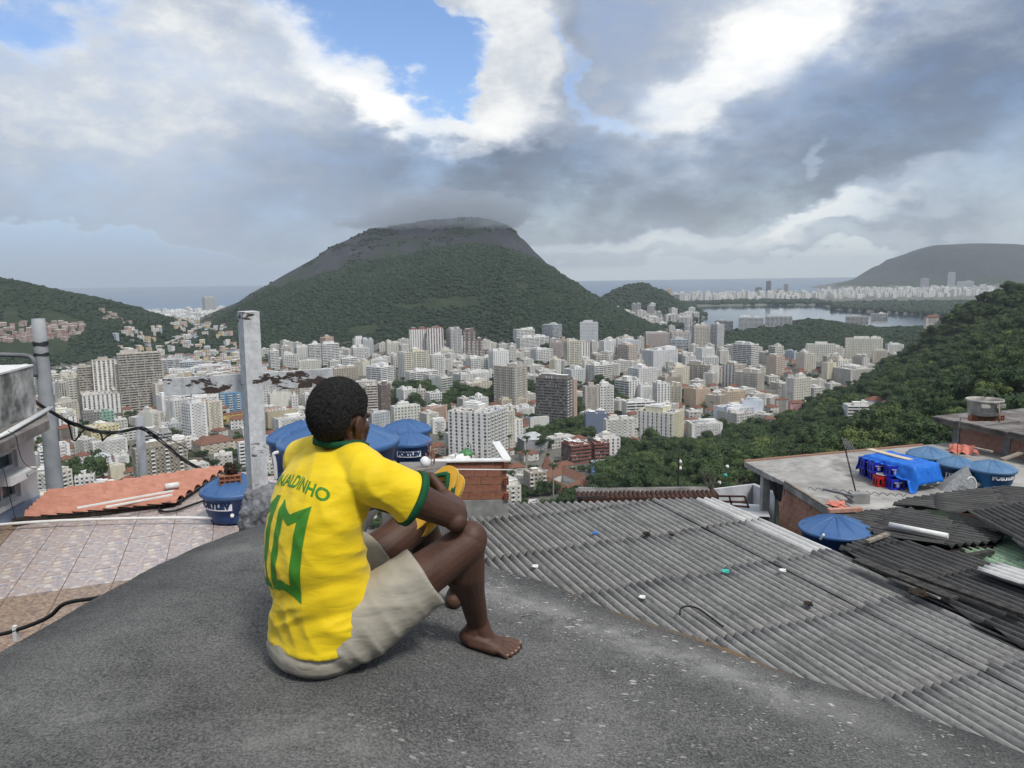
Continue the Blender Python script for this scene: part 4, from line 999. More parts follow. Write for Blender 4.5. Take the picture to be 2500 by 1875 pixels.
# low shrubby belts: lagoon shore, far parks
def belt(name, poly, step, size, n=None, z=PLAIN):
    P = [ptz(a, b, PLAIN-CAMZ) for a, b in poly]; xs_ = [q.x for q in P]; ys_ = [q.y for q in P]
    X, Y = field(min(xs_), max(xs_), min(ys_), max(ys_), step); ok = in_poly(X, Y, [(q.x, q.y) for q in P]); X, Y = X[ok], Y[ok]
    Z = land_h(X, Y); ok = Z > 0; X, Y, Z = X[ok], Y[ok], Z[ok]
    if len(X) > 5000: X, Y, Z = X[:5000], Y[:5000], Z[:5000]
    print(name, len(X)); scatter(name, np.c_[X, Y, Z-size*.1], size*rng.uniform(.6, 1.3, X.size), CANOPY)
belt('trees_on_the_far_lagoon_shore', [(1640, 742), (1780, 736), (2000, 735), (2040, 745), (1990, 748), (1700, 749), (1640, 752)], 32, 17)
belt('park_trees_by_the_lagoon', [(2030, 742), (2150, 738), (2380, 738), (2400, 770), (2340, 775), (2240, 768), (2150, 762), (2040, 757)], 26, 15)
belt('trees_on_the_lagoon_point', [(1590, 800), (1640, 782), (1690, 772), (1722, 765), (1735, 770), (1700, 790), (1640, 805)], 20, 11)
# the wooded slope below us and to the right, and the woods at the city's edge
X, Y = field(-160, 1250, 130, 1500, 9.2)
ok = infrust(X, Y, .14); X, Y = X[ok], Y[ok]; Z = land_h(X, Y); nh = near_h(X, Y)
PP = np.array([px_of((a, b, c)) for a, b, c in zip(X, Y, Z)])
hillsrest = np.maximum(crest_h(X, Y, *HILLS['H']), crest_h(X, Y, *HILLS['B']))
ok = (((nh > PLAIN+2.5) & (hillsrest < nh)) | in_poly(PP[:, 0], PP[:, 1], NEARF)) & (Z < 200)
FT = PLACED
VILLAS = [q for q in PLACED[:NHAND] if q[3] > 1360 and q[6] > 940 and q[6] < 1170]
FT = PLACED + [(q[0]*(1-k*9/q[7]), q[1]-k*9, q[2]*.9) for q in VILLAS for k in (1, 2)]
for px_, py_, rr in ((1376, 1176, 44), (1376, 1215, 30), (1334, 1160, 14), (1300, 1190, 16), (1252, 1205, 14), (1278, 1245, 14)):
    q_ = ground_hit(px_, py_); FT.append((q_[0], q_[1], rr))
def clear(x, y, r=3.5): return not any((x-q[0])**2+(y-q[1])**2 < (q[2]*.86+r)**2 for q in FT)
idx = [i for i in np.nonzero(ok)[0] if clear(X[i], Y[i])]
# individuals: the ones that show largest
cand = []; mass_pts = []; mass_sc = []
for i in idx:
    d = math.hypot(X[i], Y[i]); s_ = float(np.clip(6.2*np.exp(rng.normal(0, .36)), 2.8, 12.5))
    vis = 0 < PP[i, 0] < 2560 and 660 < PP[i, 1] < 1330
    (cand if vis else mass_pts).append((s_/d, X[i], Y[i], Z[i], s_))
# shore up: nearest slope hidden behind the roofs needs no trees
def hidden(px, py):
    return (py > 1235 and px < 1860 and px > 1240) or (py > 1170 and 1820 < px) or (px > 2320 and py > 1040) or (px < 1240 and py > 1300)
cand = [c for c in cand if not hidden(*px_of((c[1], c[2], c[3]+c[4]*1.2)))]
cand.sort(key=lambda c: -c[0])
print('near trees', len(cand), 'outside', len(mass_pts))
TREE_N = 210
def place_tree(x, y, z, s_, label, group, k=None, name='broadleaf_tree'):
    k = rng.integers(0, 6) if k is None else k
    e = empty(name, (x, y, z), rng.uniform(0, 6.28), label, 'tree', group)
    c = link('crown', LEAFY[k], e); c.scale = (s_, s_, s_*rng.uniform(.85, 1.15)); c.location = (0, 0, s_*.25)
    t_ = link('trunk', TRUNKS[int(k) % 3], e); t_.scale = (s_, s_, s_*1.25)
    return e
for c in cand[:TREE_N]:
    px, py = px_of(c[1:4])
    zone = ('on the wooded slope above the flat grey roof slab', 'slope') if px > 1800 and py > 960 else ('on the forested ridge at the right edge', 'ridge') if px > 1900 else ('in the dense wood beyond the corrugated roof', 'wood') if py > 1050 else ('in the green corridor beside the dark grey tower', 'corridor')
    sz = 'small' if c[4] < 5.4 else 'mid-sized' if c[4] < 7.2 else 'large' if c[4] < 9.5 else 'very large'
    nx_ = min(((1290, 'by the brown roofed school'), (1420, 'beyond the zinc lean-to'), (1560, 'below the long cream block'), (1680, 'behind the thin lamp pole'), (1780, 'behind the bare dead tree'), (1900, 'above the near corner of the slab'), (2010, 'behind the leaning antenna'), (2130, 'beyond the tarpaulin'), (2240, 'beyond the dark blue tank'), (2340, 'left of the concrete tub'), (2460, 'above the brick house')), key=lambda q: abs(q[0]-px))[1]
    zn = 'in the upper forest' if py < 900 else 'in the middle forest' if py < 1000 else 'in the near wood'
    place_tree(c[1], c[2], c[3], c[4], f'{sz} green tree {zn} {nx_}', f'{sz} green trees {zn} {nx_}')
rest_ = cand[TREE_N:] + [m_ for m_ in mass_pts]
scatter('woodland', [(a[1], a[2], a[3]+a[4]*.15) for a in rest_], [a[4] for a in rest_], LEAFSRC)
# trees between the buildings
P2 = []
for _ in range(8000):
    px = rf.uniform(20, 2200); d = 480 + 1750*rf.random()**1.2; x = (px-1250)/F*d
    z = float(land_h(np.array([x]), np.array([d]))[0])
    if abs(z-PLAIN) > 3 or not clear(x, d, 1.0): continue
    if vnoise(np.array([x]), np.array([d]), 70)[0] < -.12 and rf.random() < .7: continue
    s_ = rf.uniform(2.6, 5.6); yt = px_of((x, d, z+s_*1.6))[1]; yb = px_of((x, d, z))[1]; ppx = px_of((x, d, z))[0]
    P2.append((x, d, z+s_*.1, s_))
print('street trees', len(P2))
big = sorted(P2, key=lambda q: -q[3]/q[1])
TB = 70
for q in big[:TB]:
    px = 1250+F*q[0]/q[1]
    place_tree(q[0], q[1], PLAIN, q[3], 'dark green street tree standing '+where(px, q[1]), 'street trees standing '+where(px, q[1]), name='street_tree')
scatter('street_trees', [q[:3] for q in big[TB:]], [q[3] for q in big[TB:]], LEAFSRC)
# trees picked out one by one
def single(px, py, wpx, label, d=None, z=PLAIN):
    v = ptz(px, py, z-CAMZ) if d is None else pt(px, py, d)
    s_ = wpx/2*v.y/F/.95; place_tree(v.x, v.y, v.z, s_, label, None)
single(210, 1196, 108, 'large round dark green tree behind the orange tiled roof')
single(418, 1075, 40, 'dark round tree right of the white slab tower')
single(585, 1085, 34, 'dark tree left of the white post foot')
single(475, 1160, 60, 'light green low tree behind the rooftop tank with a brick on it')
single(520, 1150, 40, 'round tree beside the red church hall')
single(1010, 1010, 62, 'wide dark tree right of the low white windowed block')
single(1075, 1024, 66, 'wide dark tree above the tall striped tower, left part')
single(1240, 945, 26, 'small tree at the foot of the beige pair tower')
single(1340, 1225, 66, 'dense dark tree in front of the brown cloister roof')
single(1280, 1215, 50, 'round tree just right of the brick parapet')
single(1400, 1240, 80, 'bright green bushy tree behind the start of the corrugated roof')
single(1330, 1100, 56, 'dark leafy tree above the brown spire roof')
# royal palms
M_frond = leafmat('palm_frond', (.022, .040, .018), (.034, .055, .022), (.05, .075, .03), .5)
M_palmt = speckled('palm_trunk', (.20, .19, .17), (.34, .32, .29), 1.0)
def palm_mesh():
    r = random.Random(4); mb = MB()
    for k in range(22):
        a = k*2.399; el_ = r.uniform(-.35, 1.0); L = r.uniform(.85, 1.1); pts = []
        for i in range(7):
            t = i/6; pts.append(Vector((math.cos(a)*L*t*math.cos(el_*(1-t*.6)), math.sin(a)*L*t*math.cos(el_*(1-t*.6)), L*(math.sin(el_)*t - .75*t*t))))
        side = Vector((-math.sin(a), math.cos(a), 0)); vs = []; fs = []
        for i, q in enumerate(pts):
            w_ = .17*math.sin(math.pi*min(1, .12+i/6*.9))+.01
            vs += [q-side*w_-Vector((0, 0, w_*.8)), q, q+side*w_-Vector((0, 0, w_*.8))]
        for i in range(6): fs += [(3*i, 3*i+1, 3*i+4, 3*i+3), (3*i+1, 3*i+2, 3*i+5, 3*i+4)]
        mb.add(vs, fs, 0)
    return mb.mesh('fronds', M_frond)
PALM = palm_mesh(); PT = MB().tube([(0, 0, -.2), (.01, 0, .3), (0, .01, .7), (0, 0, 1.02)], [.026, .02, .022, .014], 8).mesh('palm_trunk', M_palmt)
def palm(px, ytop, ybase, label, z=PLAIN, d=None, fr=None):
    v = ptz(px, ybase, z-CAMZ) if d is None else pt(px, ybase, d); t_ = pt(px, ytop, v.y); h = t_.z-v.z
    e = empty('palm_tree', v, rf.uniform(0, 6), label, 'palm tree')
    fr = fr or min(4.2, max(2.4, h*.22)); c = link('fronds', PALM, e); c.location = (0, 0, h*.985-fr*.2); c.scale = (fr, fr, fr)
    t2 = link('trunk', PT, e); t2.scale = (h*.9, h*.9, h*.97)
for a in ((1287, 1062, 1182, 'tall royal palm beside the cream windowed block'), (1284, 1096, 1190, 'leftmost tall palm beside the brick parapet'), (1308, 1135, 1186, 'short palm in front of the grey mansion'), (1352, 1130, 1232, 'tall thin palm before the brown cloister roof'),
          (1243, 1060, 1115, 'palm at the right edge of the big striped tower'), (1284, 1010, 1050, 'palm before the low white block left of the dark grey tower'), (1556, 1044, 1078, 'single palm before the cream block above the forest'), (1503, 945, 985, 'palm left of the green corridor blocks'),
          (1480, 930, 965, 'palm in the green corridor above the tree crowns'), (1646, 980, 1002, 'palm between the slim white tower and the pink-beige block'), (1738, 980, 1000, 'palm between the two pink-beige blocks'), (1042, 926, 946, 'palm left of the stepped greenish block'),
          (995, 928, 946, 'dark palm behind the seated head'), (1502, 975, 1000, 'palm at the near end of the green corridor'), (1940, 890, 912, 'palm below the cream tower')):
    palm(*a)
palm(2415, 950, 985, 'broad palm crown on the slope left of the concrete water tub', d=300, fr=4.6)
# brown roofed cloister, spire, big hill-foot garden
# ================================================================== NEAR ROOFS
def rel(v): return Vector((v[0], v[1], v[2]))
def P(px, py, z): return ptz(px, py, z)                 # on the level z metres below the lens
def text_mesh(body, size, bold=0.0, italic=False, font_shear=.0, extrude=.0):
    cu = bpy.data.curves.new('lettering', 'FONT'); cu.body = body; cu.size = size; cu.offset = bold; cu.shear = font_shear; cu.extrude = extrude
    cu.align_x = 'CENTER'; cu.align_y = 'CENTER'; cu.resolution_u = 3
    o = bpy.data.objects.new('lettering', cu); COL.objects.link(o); bpy.context.view_layer.update()
    me = bpy.data.meshes.new_from_object(o.evaluated_get(bpy.context.evaluated_depsgraph_get())); bpy.data.objects.remove(o)
    return me
# ---- concrete hump we sit on
def hump_z(x, y):
    t = np.clip((np.asarray(x)+.42)/.4, 0, 1); return -1.08 - .06*(x+.5)**2 - .035*(y-1.6)**2 - .075*t*t*(3-2*t)
def hit_hump(px, py):
    r = ray(px, py); t0, t1 = .3, .3
    f_ = lambda t: (r*t).z - hump_z((r*t).x, (r*t).y)
    while f_(t1) > 0 and t1 < 12: t0 = t1; t1 += .05
    for _ in range(30):
        tm = (t0+t1)/2
        if f_(tm) > 0: t0 = tm
        else: t1 = tm
    return r*t1
EDGE = [(-900, 2080), (-420, 1800), (0, 1588), (230, 1462), (400, 1374), (500, 1330), (590, 1295), (680, 1278), (800, 1290), (930, 1325), (1060, 1352), (1200, 1382), (1350, 1430), (1500, 1496), (1700, 1560), (1900, 1632), (2100, 1690), (2300, 1762), (2500, 1840), (2800, 1980), (3300, 2250)]
def smooth_poly(pts, n):
    pts = [Vector(q) for q in pts]; L = [0]
    for a, b in zip(pts[:-1], pts[1:]): L.append(L[-1]+(b-a).length)
    out = []
    for i in range(n):
        s = L[-1]*i/(n-1); j = max(0, min(len(pts)-2, next((k for k in range(len(L)-1) if L[k+1] >= s), len(pts)-2)))
        t = (s-L[j])/(L[j+1]-L[j]); p0 = pts[max(j-1, 0)]; p1 = pts[j]; p2 = pts[j+1]; p3 = pts[min(j+2, len(pts)-1)]
        out.append(.5*((2*p1)+(p2-p0)*t+(2*p0-5*p1+4*p2-p3)*t*t+(3*p1-p0-3*p2+p3)*t**3))
    return out
edge = smooth_poly([hit_hump(*q) for q in EDGE], 420)
Q = Vector((-.15, .35, 0)); NT_ = 230
def segd(x, y, poly):
    """distance of points to a plan polyline"""
    best = np.full(x.shape, 1e9)
    for a, b in zip(poly[:-1], poly[1:]):
        dx, dy = b[0]-a[0], b[1]-a[1]; t = np.clip(((x-a[0])*dx+(y-a[1])*dy)/(dx*dx+dy*dy+1e-12), 0, 1)
        best = np.minimum(best, np.hypot(x-a[0]-t*dx, y-a[1]-t*dy))
    return best
E = np.array([(q.x, q.y) for q in edge])
tt = np.r_[np.linspace(.04, 1, NT_)**.8, 1.006, 1.014, 1.024, 1.034, 1.04, 1.042]
XX = Q.x + np.outer(tt, E[:, 0]-Q.x); YY = Q.y + np.outer(tt, E[:, 1]-Q.y)
ZZ = hump_z(XX, YY)
wob = np.array([[noise.noise(Vector((a*1.3, b*1.3, 0)))*.02 + noise.noise(Vector((a*6, b*6, 3)))*.006 + noise.noise(Vector((a*22, b*22, 5)))*.0022 for a, b in zip(ra, rb)] for ra, rb in zip(XX, YY)])
seatw = np.minimum(1, (np.hypot(XX+.42, YY-2.1)/.5)**2)
ZZ = ZZ + wob*seatw
for k, dz_ in enumerate((-.012, -.04, -.09, -.18, -.35, -.9)): ZZ[NT_+k] = hump_z(E[:, 0], E[:, 1]) + dz_ + wob[NT_-1]
def _concrete(t, b):
    v = tex(t)
    worn = t.node('ShaderNodeAttribute', attribute_name='worn').outputs['Fac']; damp_shade = t.node('ShaderNodeAttribute', attribute_name='damp_shade').outputs['Fac']; chips = t.node('ShaderNodeAttribute', attribute_name='chips').outputs['Fac']; moss = t.node('ShaderNodeAttribute', attribute_name='moss').outputs['Fac']
    n1 = t.noise(v, 1.6, 6, .62); n2 = t.noise(v, 9, 6, .68); n3 = t.noise(v, 130, 5, .8); n4 = t.noise(v, 260, 3, .7)
    big = t.m('ADD', t.m('MULTIPLY', n1, .70), t.m('MULTIPLY', n2, .30))
    c = t.mix(t.mr(big, .36, .64), (.036, .036, .039), (.158, .158, .154))
    c = t.mix(t.mr(n3, .42, .60), t.mix(.60, c, (.016, .016, .017)), t.mix(.34, c, (.27, .27, .26)))
    grit = t.m('MULTIPLY', t.mr(t.vor(v, 150, rand=1.0), .22, .12), t.mr(n2, .40, .6)); c = t.mix(t.m('MULTIPLY', grit, .6), c, (.36, .36, .34))
    wn = t.m('MULTIPLY', worn, t.mr(t.m('ADD', n2, t.m('MULTIPLY', n3, .4)), .50, .80)); c = t.mix(t.m('MULTIPLY', wn, .55), c, (.31, .31, .30))
    dn = t.m('MULTIPLY', damp_shade, t.mr(n2, .25, .6)); c = t.mix(t.m('MULTIPLY', dn, .62), c, (.022, .022, .023))
    vv = t.map(t.vm('ADD', v, t.vm('SCALE', t.noise(v, 12, 2, .5, 'Color'), scale=.03)), scale=(.6, 1.3, 1))
    ch = t.m('MULTIPLY', t.mr(t.vor(vv, 26, rand=1.0), .19, .15), t.mr(t.noise(v, 5.5, 3, .6), .50, .60)); ch2 = t.m('MULTIPLY', t.mr(t.vor(vv, 60, rand=1.0), .20, .15), t.mr(t.noise(v, 7.5, 3, .6), .46, .6))
    chm = t.m('MULTIPLY', t.m('MAXIMUM', ch, ch2), chips); c = t.mix(t.m('MULTIPLY', chm, .8), c, (.55, .55, .51))
    c = t.mix(t.m('MULTIPLY', moss, t.mr(n2, .42, .58)), c, (.20, .12, .045))
    crk = t.mr(t.vor(t.vm('ADD', v, t.vm('SCALE', t.noise(v, 4, 5, .7, 'Color'), scale=.5)), 1.1, 'DISTANCE_TO_EDGE'), 0, .006, 1, 0); c = t.mix(t.m('MULTIPLY', crk, t.mr(n1, .57, .66, 0, .55)), c, (.02, .02, .02))
    c = t.mix(1.0, c, (1.25, 1.25, 1.25), 'MULTIPLY'); t.put(b.inputs['Base Color'], c)
    h = t.m('ADD', t.m('MULTIPLY', n3, .8), t.m('MULTIPLY', n4, .5)); bump(t, b, h, .9, .006)
M_conc = mat('weathered_concrete', _concrete, rough=.93, spec=.2)
hm_ = grid_mesh('concrete_hump', XX, YY, ZZ+CAMZ, M_conc)
xf, yf = XX.ravel(), YY.ravel()
worn = np.exp(-(segd(xf, yf, [hit_hump(*q)[:2] for q in ((1080, 1440), (1210, 1452), (1400, 1510), (1650, 1600), (1900, 1690), (2150, 1760))])/.11)**2)
worn = np.maximum(worn, .6*np.exp(-(segd(xf, yf, [hit_hump(*q)[:2] for q in ((1330, 1500), (1600, 1560), (1900, 1650))])/.05)**2))
for q, r_, a in (((700, 1800), .16, .6), ((870, 1820), .10, .5), ((240, 1750), .14, .4), ((560, 1345), .12, .6), ((1000, 1420), .10, .7), ((1350, 1780), .2, .35)):
    h_ = hit_hump(*q); worn = np.maximum(worn, a*np.exp(-(np.hypot(xf-h_.x, yf-h_.y)/r_)**2))
ed = segd(xf, yf, [tuple(q) for q in E[::6]]); px_side = xf
damp_shade = np.where(px_side < -.3, smooth01((.42-ed)/.42), smooth01((.20-ed)/.2)*.8)
damp_shade = np.maximum(damp_shade, .9*np.exp(-(np.hypot((xf-hit_hump(2400, 1790).x)/.5, (yf-hit_hump(2400, 1790).y)/.16))**2))
damp_shade = np.maximum(damp_shade, .55*np.exp(-(np.hypot((xf+.45)/.32, (yf-2.0)/.22))**2))  # contact shade under the seated man, painted into the concrete colour
chips = np.clip(np.exp(-(ed/.42)**2)*(px_side > -.1) + .30*(px_side > -.5) + .10, 0, 1)
moss = .8*np.exp(-(ed/.022)**2)*np.clip(.1+2.6*vnoise(xf*10+50, yf*10+50, 1.7)+1.6*vnoise(xf*40+9, yf*40+50, 1.3), 0, 1)*(px_side > -.4)*(px_side < .9)
for nm, a_ in (('worn', worn), ('damp_shade', damp_shade), ('chips', chips), ('moss', moss)):
    at = hm_.attributes.new(nm, 'FLOAT', 'POINT'); at.data.foreach_set('value', a_.astype('f'))
tag(link('concrete_roof', hm_), kind='structure')

# ---- water tanks
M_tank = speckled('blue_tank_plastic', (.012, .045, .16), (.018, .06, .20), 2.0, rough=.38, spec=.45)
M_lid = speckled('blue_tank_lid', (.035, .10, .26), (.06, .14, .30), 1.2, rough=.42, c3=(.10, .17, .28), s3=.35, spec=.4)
M_tankpale = speckled('sun_bleached_tank', (.02, .13, .34), (.04, .19, .42), 2.0, rough=.5)
M_lidpale = speckled('sun_bleached_lid', (.065, .15, .29), (.13, .23, .36), 1.5, rough=.5)
M_lab = speckled('tank_label_white', (.60, .62, .64), (.76, .77, .78), 4)
M_ink = mat('tank_label_ink', base=(.012, .03, .10), rough=.5)
def wrap_label(tank, word, R0, zc, ang, h=.13, invert=False, shear=0, aspect=1.0, ratio=5.0):
    """white panel and letters bent round the tank wall; ang measured from -y"""
    me = text_mesh(word, h*1.05, bold=.012*h/.13, font_shear=shear)
    co = np.array([v.co for v in me.vertices]); wx = (co[:, 0].max()-co[:, 0].min())/2
    def bend(x, y, off): a = ang + x/R0; r_ = R0 + off; return (r_*math.sin(a), -r_*math.cos(a), zc+y)
    pn = MB(); n = 14; W_ = wx+h*.16
    vs = [bend(-W_+2*W_*i/n, s_*h*.56, .006) for i in range(n+1) for s_ in (-1, 1)]
    pn.add(vs, [(2*i, 2*i+2, 2*i+3, 2*i+1) for i in range(n)]); p_ = pn.build('label_panel', M_ink if invert else M_lab, tank)
    for v in me.vertices: v.co = bend(v.co.x, v.co.y, .010)
    me.materials.append(M_lab if invert else M_ink); link('lettering', me, p_)
    return p_
def tank(name, c, R, H, label, mats=(None, None), nr=10, lid_rise=.17, rot=0.0, word='FORTLEV', lab_ang=0.0, lab_h=.13, lab_z=.62, invert=False):
    """c = foot centre; R = outer lid radius"""
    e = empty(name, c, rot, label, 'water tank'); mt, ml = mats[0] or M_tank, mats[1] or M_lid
    b = MB(); rt, rb = R*.93, R*.76
    prof = [(0, 0), (rb*.96, 0), (rb, .03), (rb+(rt-rb)*.30, H*.30), (rb+(rt-rb)*.32, H*.31), (rb+(rt-rb)*.31+.012, H*.315), (rb+(rt-rb)*.62, H*.62), (rb+(rt-rb)*.62+.012, H*.635), (rt-.006, H*.90), (rt+.012, H*.915), (rt+.014, H*.985), (rt, H)]
    b.lathe(prof, 56); b.build('body', mt, e)
    l = MB(); n = nr*10; prof2 = [(R*.985, H-.062), (R, H-.055), (R*1.004, H-.01), (R*.985, H+.012), (R*.93, H+.016), (R*.90, H+.03)]
    vs = []; fs = []; rings = [(r_, z) for r_, z in prof2] + [(R*.90*(1-k/8), H+.03+lid_rise*R*(1-(1-k/8)**1.25)) for k in range(1, 8)]
    for i, (r_, z) in enumerate(rings):
        for k in range(n):
            a = 2*math.pi*k/n; ph = (k % 10)/10
            rib = max(0, 1-abs(ph-.5)/.11) if i >= 5 else 0
            sag = .35*abs(math.sin(math.pi*(ph+.5)))*.02 if 5 <= i < 12 else 0
            scal = (1-abs(math.sin(math.pi*(ph+.5))))*.0
            vs.append((r_*math.cos(a), r_*math.sin(a), z + rib*.034*R/.6 - (0.0)))
    m_ = len(rings)
    for i in range(m_-1): fs += [(i*n+k, i*n+(k+1) % n, (i+1)*n+(k+1) % n, (i+1)*n+k) for k in range(n)]
    vs.append((0, 0, rings[-1][1]+.012)); fs += [((m_-1)*n+k, (m_-1)*n+(k+1) % n, m_*n) for k in range(n)]
    l.add(vs, fs, 0, True)
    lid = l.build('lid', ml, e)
    hb = MB().lathe([(R*.13, 0), (R*.13, .028), (R*.10, .045), (0, .048)], 20, c=(0, 0, rings[-1][1]-.03)); hb.build('lid_knob', ml, lid)
    if word: wrap_label(e, word, rb+(rt-rb)*.75, H*lab_z, lab_ang, lab_h, invert)
    return e
def tank_px(px, py_rim, wpx, R, H, label, py_is='rim', **kw):
    """from the apparent width of the lid"""
    d = 2*R*F/wpx; v = pt(px, py_rim, d); return tank('water_tank', (v.x, v.y, v.z-H), R, H, label, **kw), v
# ---- tiled terrace roof at the left, level -4.0
ZT = -4.0
M_bed = speckled('mortar_bed', (.13, .11, .10), (.22, .19, .17), 6, rough=.95)
def _stone_tile(t, b):
    v = tex(t); oi = t.node('ShaderNodeObjectInfo').outputs['Random']; vv = t.vm('MULTIPLY', v, (1, 1, 0))
    wv = t.vm('ADD', vv, t.vm('SCALE', t.noise(vv, 7, 2, .5, 'Color'), scale=.035))
    cell = t.vor(wv, 11.5, out='Color'); e_ = t.vor(wv, 11.5, 'DISTANCE_TO_EDGE')
    h = t.xyz(cell)
    c = t.ramp(h[0], [(0, (.26, .28, .35)), (.25, (.42, .34, .31)), (.45, (.34, .28, .28)), (.62, (.52, .43, .34)), (.8, (.40, .36, .38)), (1, (.62, .57, .50))])
    c = t.mix(t.mr(t.noise(v, 30, 4, .6), .3, .7, 0, .35), c, (.42, .37, .34)); c = t.mix(t.mr(e_, 0, .05, .8, 0), c, (.13, .12, .13))
    c = t.mix(t.mr(t.noise(t.vm('ADD', v, t.comb(oi, oi, 0.0)), 2.2, 4, .6), .48, .72, 0, .5), c, (.38, .25, .21))
    t.put(b.inputs['Base Color'], c)
M_stone = mat('stone_print_tile', _stone_tile, rough=.35, spec=.4)
def _mosaic(t, b):
    v = tex(t); n_ = t.node('ShaderNodeTexBrick', {'Vector': t.map(v, rot=(0, 0, .0)), 'Scale': 9.0, 'Color1': (.40, .30, .20, 1), 'Color2': (.17, .115, .10, 1), 'Mortar': (.10, .075, .07, 1), 'Mortar Size': .012, 'Brick Width': .42, 'Row Height': .22})
    n_.offset = .37; n_.squash = .6; n_.squash_frequency = 3
    c = t.mix(t.mr(t.noise(v, 3, 4, .6), .4, .7, 0, .4), n_.outputs['Color'], (.24, .17, .14)); t.put(b.inputs['Base Color'], c)
M_mosaic = mat('brown_mosaic_tile', _mosaic, rough=.4, spec=.35)
a0 = P(71, 1379, ZT); va = P(190, 1363, ZT)-a0; vb = P(98, 1344, ZT)-a0
print('tile vectors', va.length, vb.length, va.angle(vb))
va2 = va; vb2 = Vector((va.y*-1, va.x, 0)).normalized()*vb.length*.98; vb2 = vb2 if vb2.dot(vb) > 0 else -vb2
vb2 = (vb2*.35+vb*.65)
def plane_poly(pxs, z): return [tuple(P(a, b, z)[:2]) for a, b in pxs]
TERR = plane_poly([(-420, 1330), (0, 1283), (100, 1272), (300, 1247), (430, 1228), (455, 1172), (510, 1160), (700, 1165), (760, 1300), (620, 1420), (0, 1900), (-420, 1900)], ZT)
ter = empty('tiled_terrace', (a0.x, a0.y, a0.z), 0, 'stone-print tiled terrace roof at the lower left with brown mosaic tiles along its edges', 'tiled roof')
bed = MB(); bed.poly([(x-a0.x, y-a0.y) for x, y in TERR][::-1], -.35, -.012)
bed.build('mortar_bed', M_bed, ter)
def tmesh(mt):
    mb = MB(); g = .006/va2.length; g2 = .007/vb2.length
    q = [va2*g+vb2*g2, va2*(1-g)+vb2*g2, va2*(1-g)+vb2*(1-g2), va2*g+vb2*(1-g2)]
    vs = [(p_.x, p_.y, 0) for p_ in q] + [(p_.x, p_.y, -.03) for p_ in q]
    mb.add(vs, [(0, 1, 2, 3), (0, 4, 5, 1), (1, 5, 6, 2), (2, 6, 7, 3), (3, 7, 4, 0)]); return mb.mesh('tile', mt)
TM = {0: tmesh(M_stone), 1: tmesh(M_mosaic)}
for i in range(-6, 9):
    for j in range(-9, 8):
        c = a0 + va2*(i+.5) + vb2*(j+.5)
        if in_poly(np.array([c.x]), np.array([c.y]), TERR)[0]:
            k = 1 if (j <= -3 and j > -6) or i <= -2 else 0
            o = link('tile', TM[k], ter); o.location = va2*i+vb2*j; o.location.z = rng.uniform(-.0025, .0025)
            o.rotation_euler = (rng.uniform(-.002, .002), rng.uniform(-.002, .002), 0)
# black waterproof strip and parapet edge between the terrace and the clay roof
M_bitumen_shade = speckled('bitumen_and_gap_shade', (.012, .012, .012), (.05, .035, .03), 9, rough=.7, bs=.5)
st = MB(); pts = [P(a, b, ZT+.05) for a, b in ((30, 1277), (120, 1262), (240, 1250), (340, 1238), (425, 1228))]
for p0, p1 in zip(pts[:-1], pts[1:]): st.beam(p0, p1, .16, .12)
pts = [P(a, b, ZT+.05) for a, b in ((425, 1228), (445, 1195), (455, 1168), (500, 1163))]
for p0, p1 in zip(pts[:-1], pts[1:]): st.beam(p0, p1, .22, .10)
tag(st.build('waterproof_strip', M_bitumen_shade), 'black bitumen strip along the lower edge of the orange tiled roof', 'flashing')
# ---- orange clay roof, each tile a piece
def _clay(t, b):
    v = tex(t); oi = t.node('ShaderNodeObjectInfo').outputs['Random']; n = t.noise(t.vm('ADD', v, t.comb(oi, oi, oi)), 6, 5, .65)
    c = t.mix(t.mr(n, .3, .7), (.37, .155, .10), (.50, .245, .18)); c = t.mix(t.m('MULTIPLY', oi, .22), c, (.30, .13, .09)); t.put(b.inputs['Base Color'], c)
M_clay = mat('orange_clay_tile', _clay, rough=.75)
NL, FL_, NR_, FR_ = P(60, 1265, ZT+.1), P(122, 1205, ZT+.1), P(428, 1228, ZT+.1), P(560, 1141, ZT+.1)
orr = empty('orange_tiled_roof', NL, 0, 'orange clay tiled roof sloping beyond the stone-print terrace', 'tiled roof')
nr_, nc_ = 7, 10
for j in range(nr_):
    for i in range(nc_):
        u0, u1 = i/nc_, (i+1.06)/nc_; w0, w1 = j/nr_, (j+1.04)/nr_
        bl = lambda u, w_: (NL*(1-u)+NR_*u)*(1-w_) + (FL_*(1-u)+FR_*u)*w_ - NL
        mb = MB(); vs = []; nn = 10
        for s_, (ua, ub) in enumerate(((u0, u1),)):
            for e_, u in enumerate((u0, u1)):
                for k in range(nn+1):
                    w_ = w0+(w1-w0)*k/nn; p_ = bl(u, w_); p_.z += .085*math.sin(math.pi*min(1, k/nn*1.15))**.7*(1 if k/nn < .87 else .1) + (.035 if e_ == 0 else 0.0) + .01*rng.standard_normal()*0
                    vs.append(p_)
        lo = [q-Vector((0, 0, .018)) for q in vs]; m_ = nn+1
        fs = [(k, m_+k, m_+k+1, k+1) for k in range(nn)]
        fs += [(k+1, k+1+2*m_, k+2*m_, k) for k in range(nn)]
        mb.add(vs+lo, fs, 0, False); mb.build('tile', M_clay, orr)
base = MB(); base.add([NL*0, NR_-NL, FR_-NL, FL_-NL], [(0, 1, 2, 3)]); base.build('roof_deck', M_bed, orr)
M_pvc = speckled('white_pvc', (.60, .60, .58), (.74, .74, .72), 5, rough=.45)
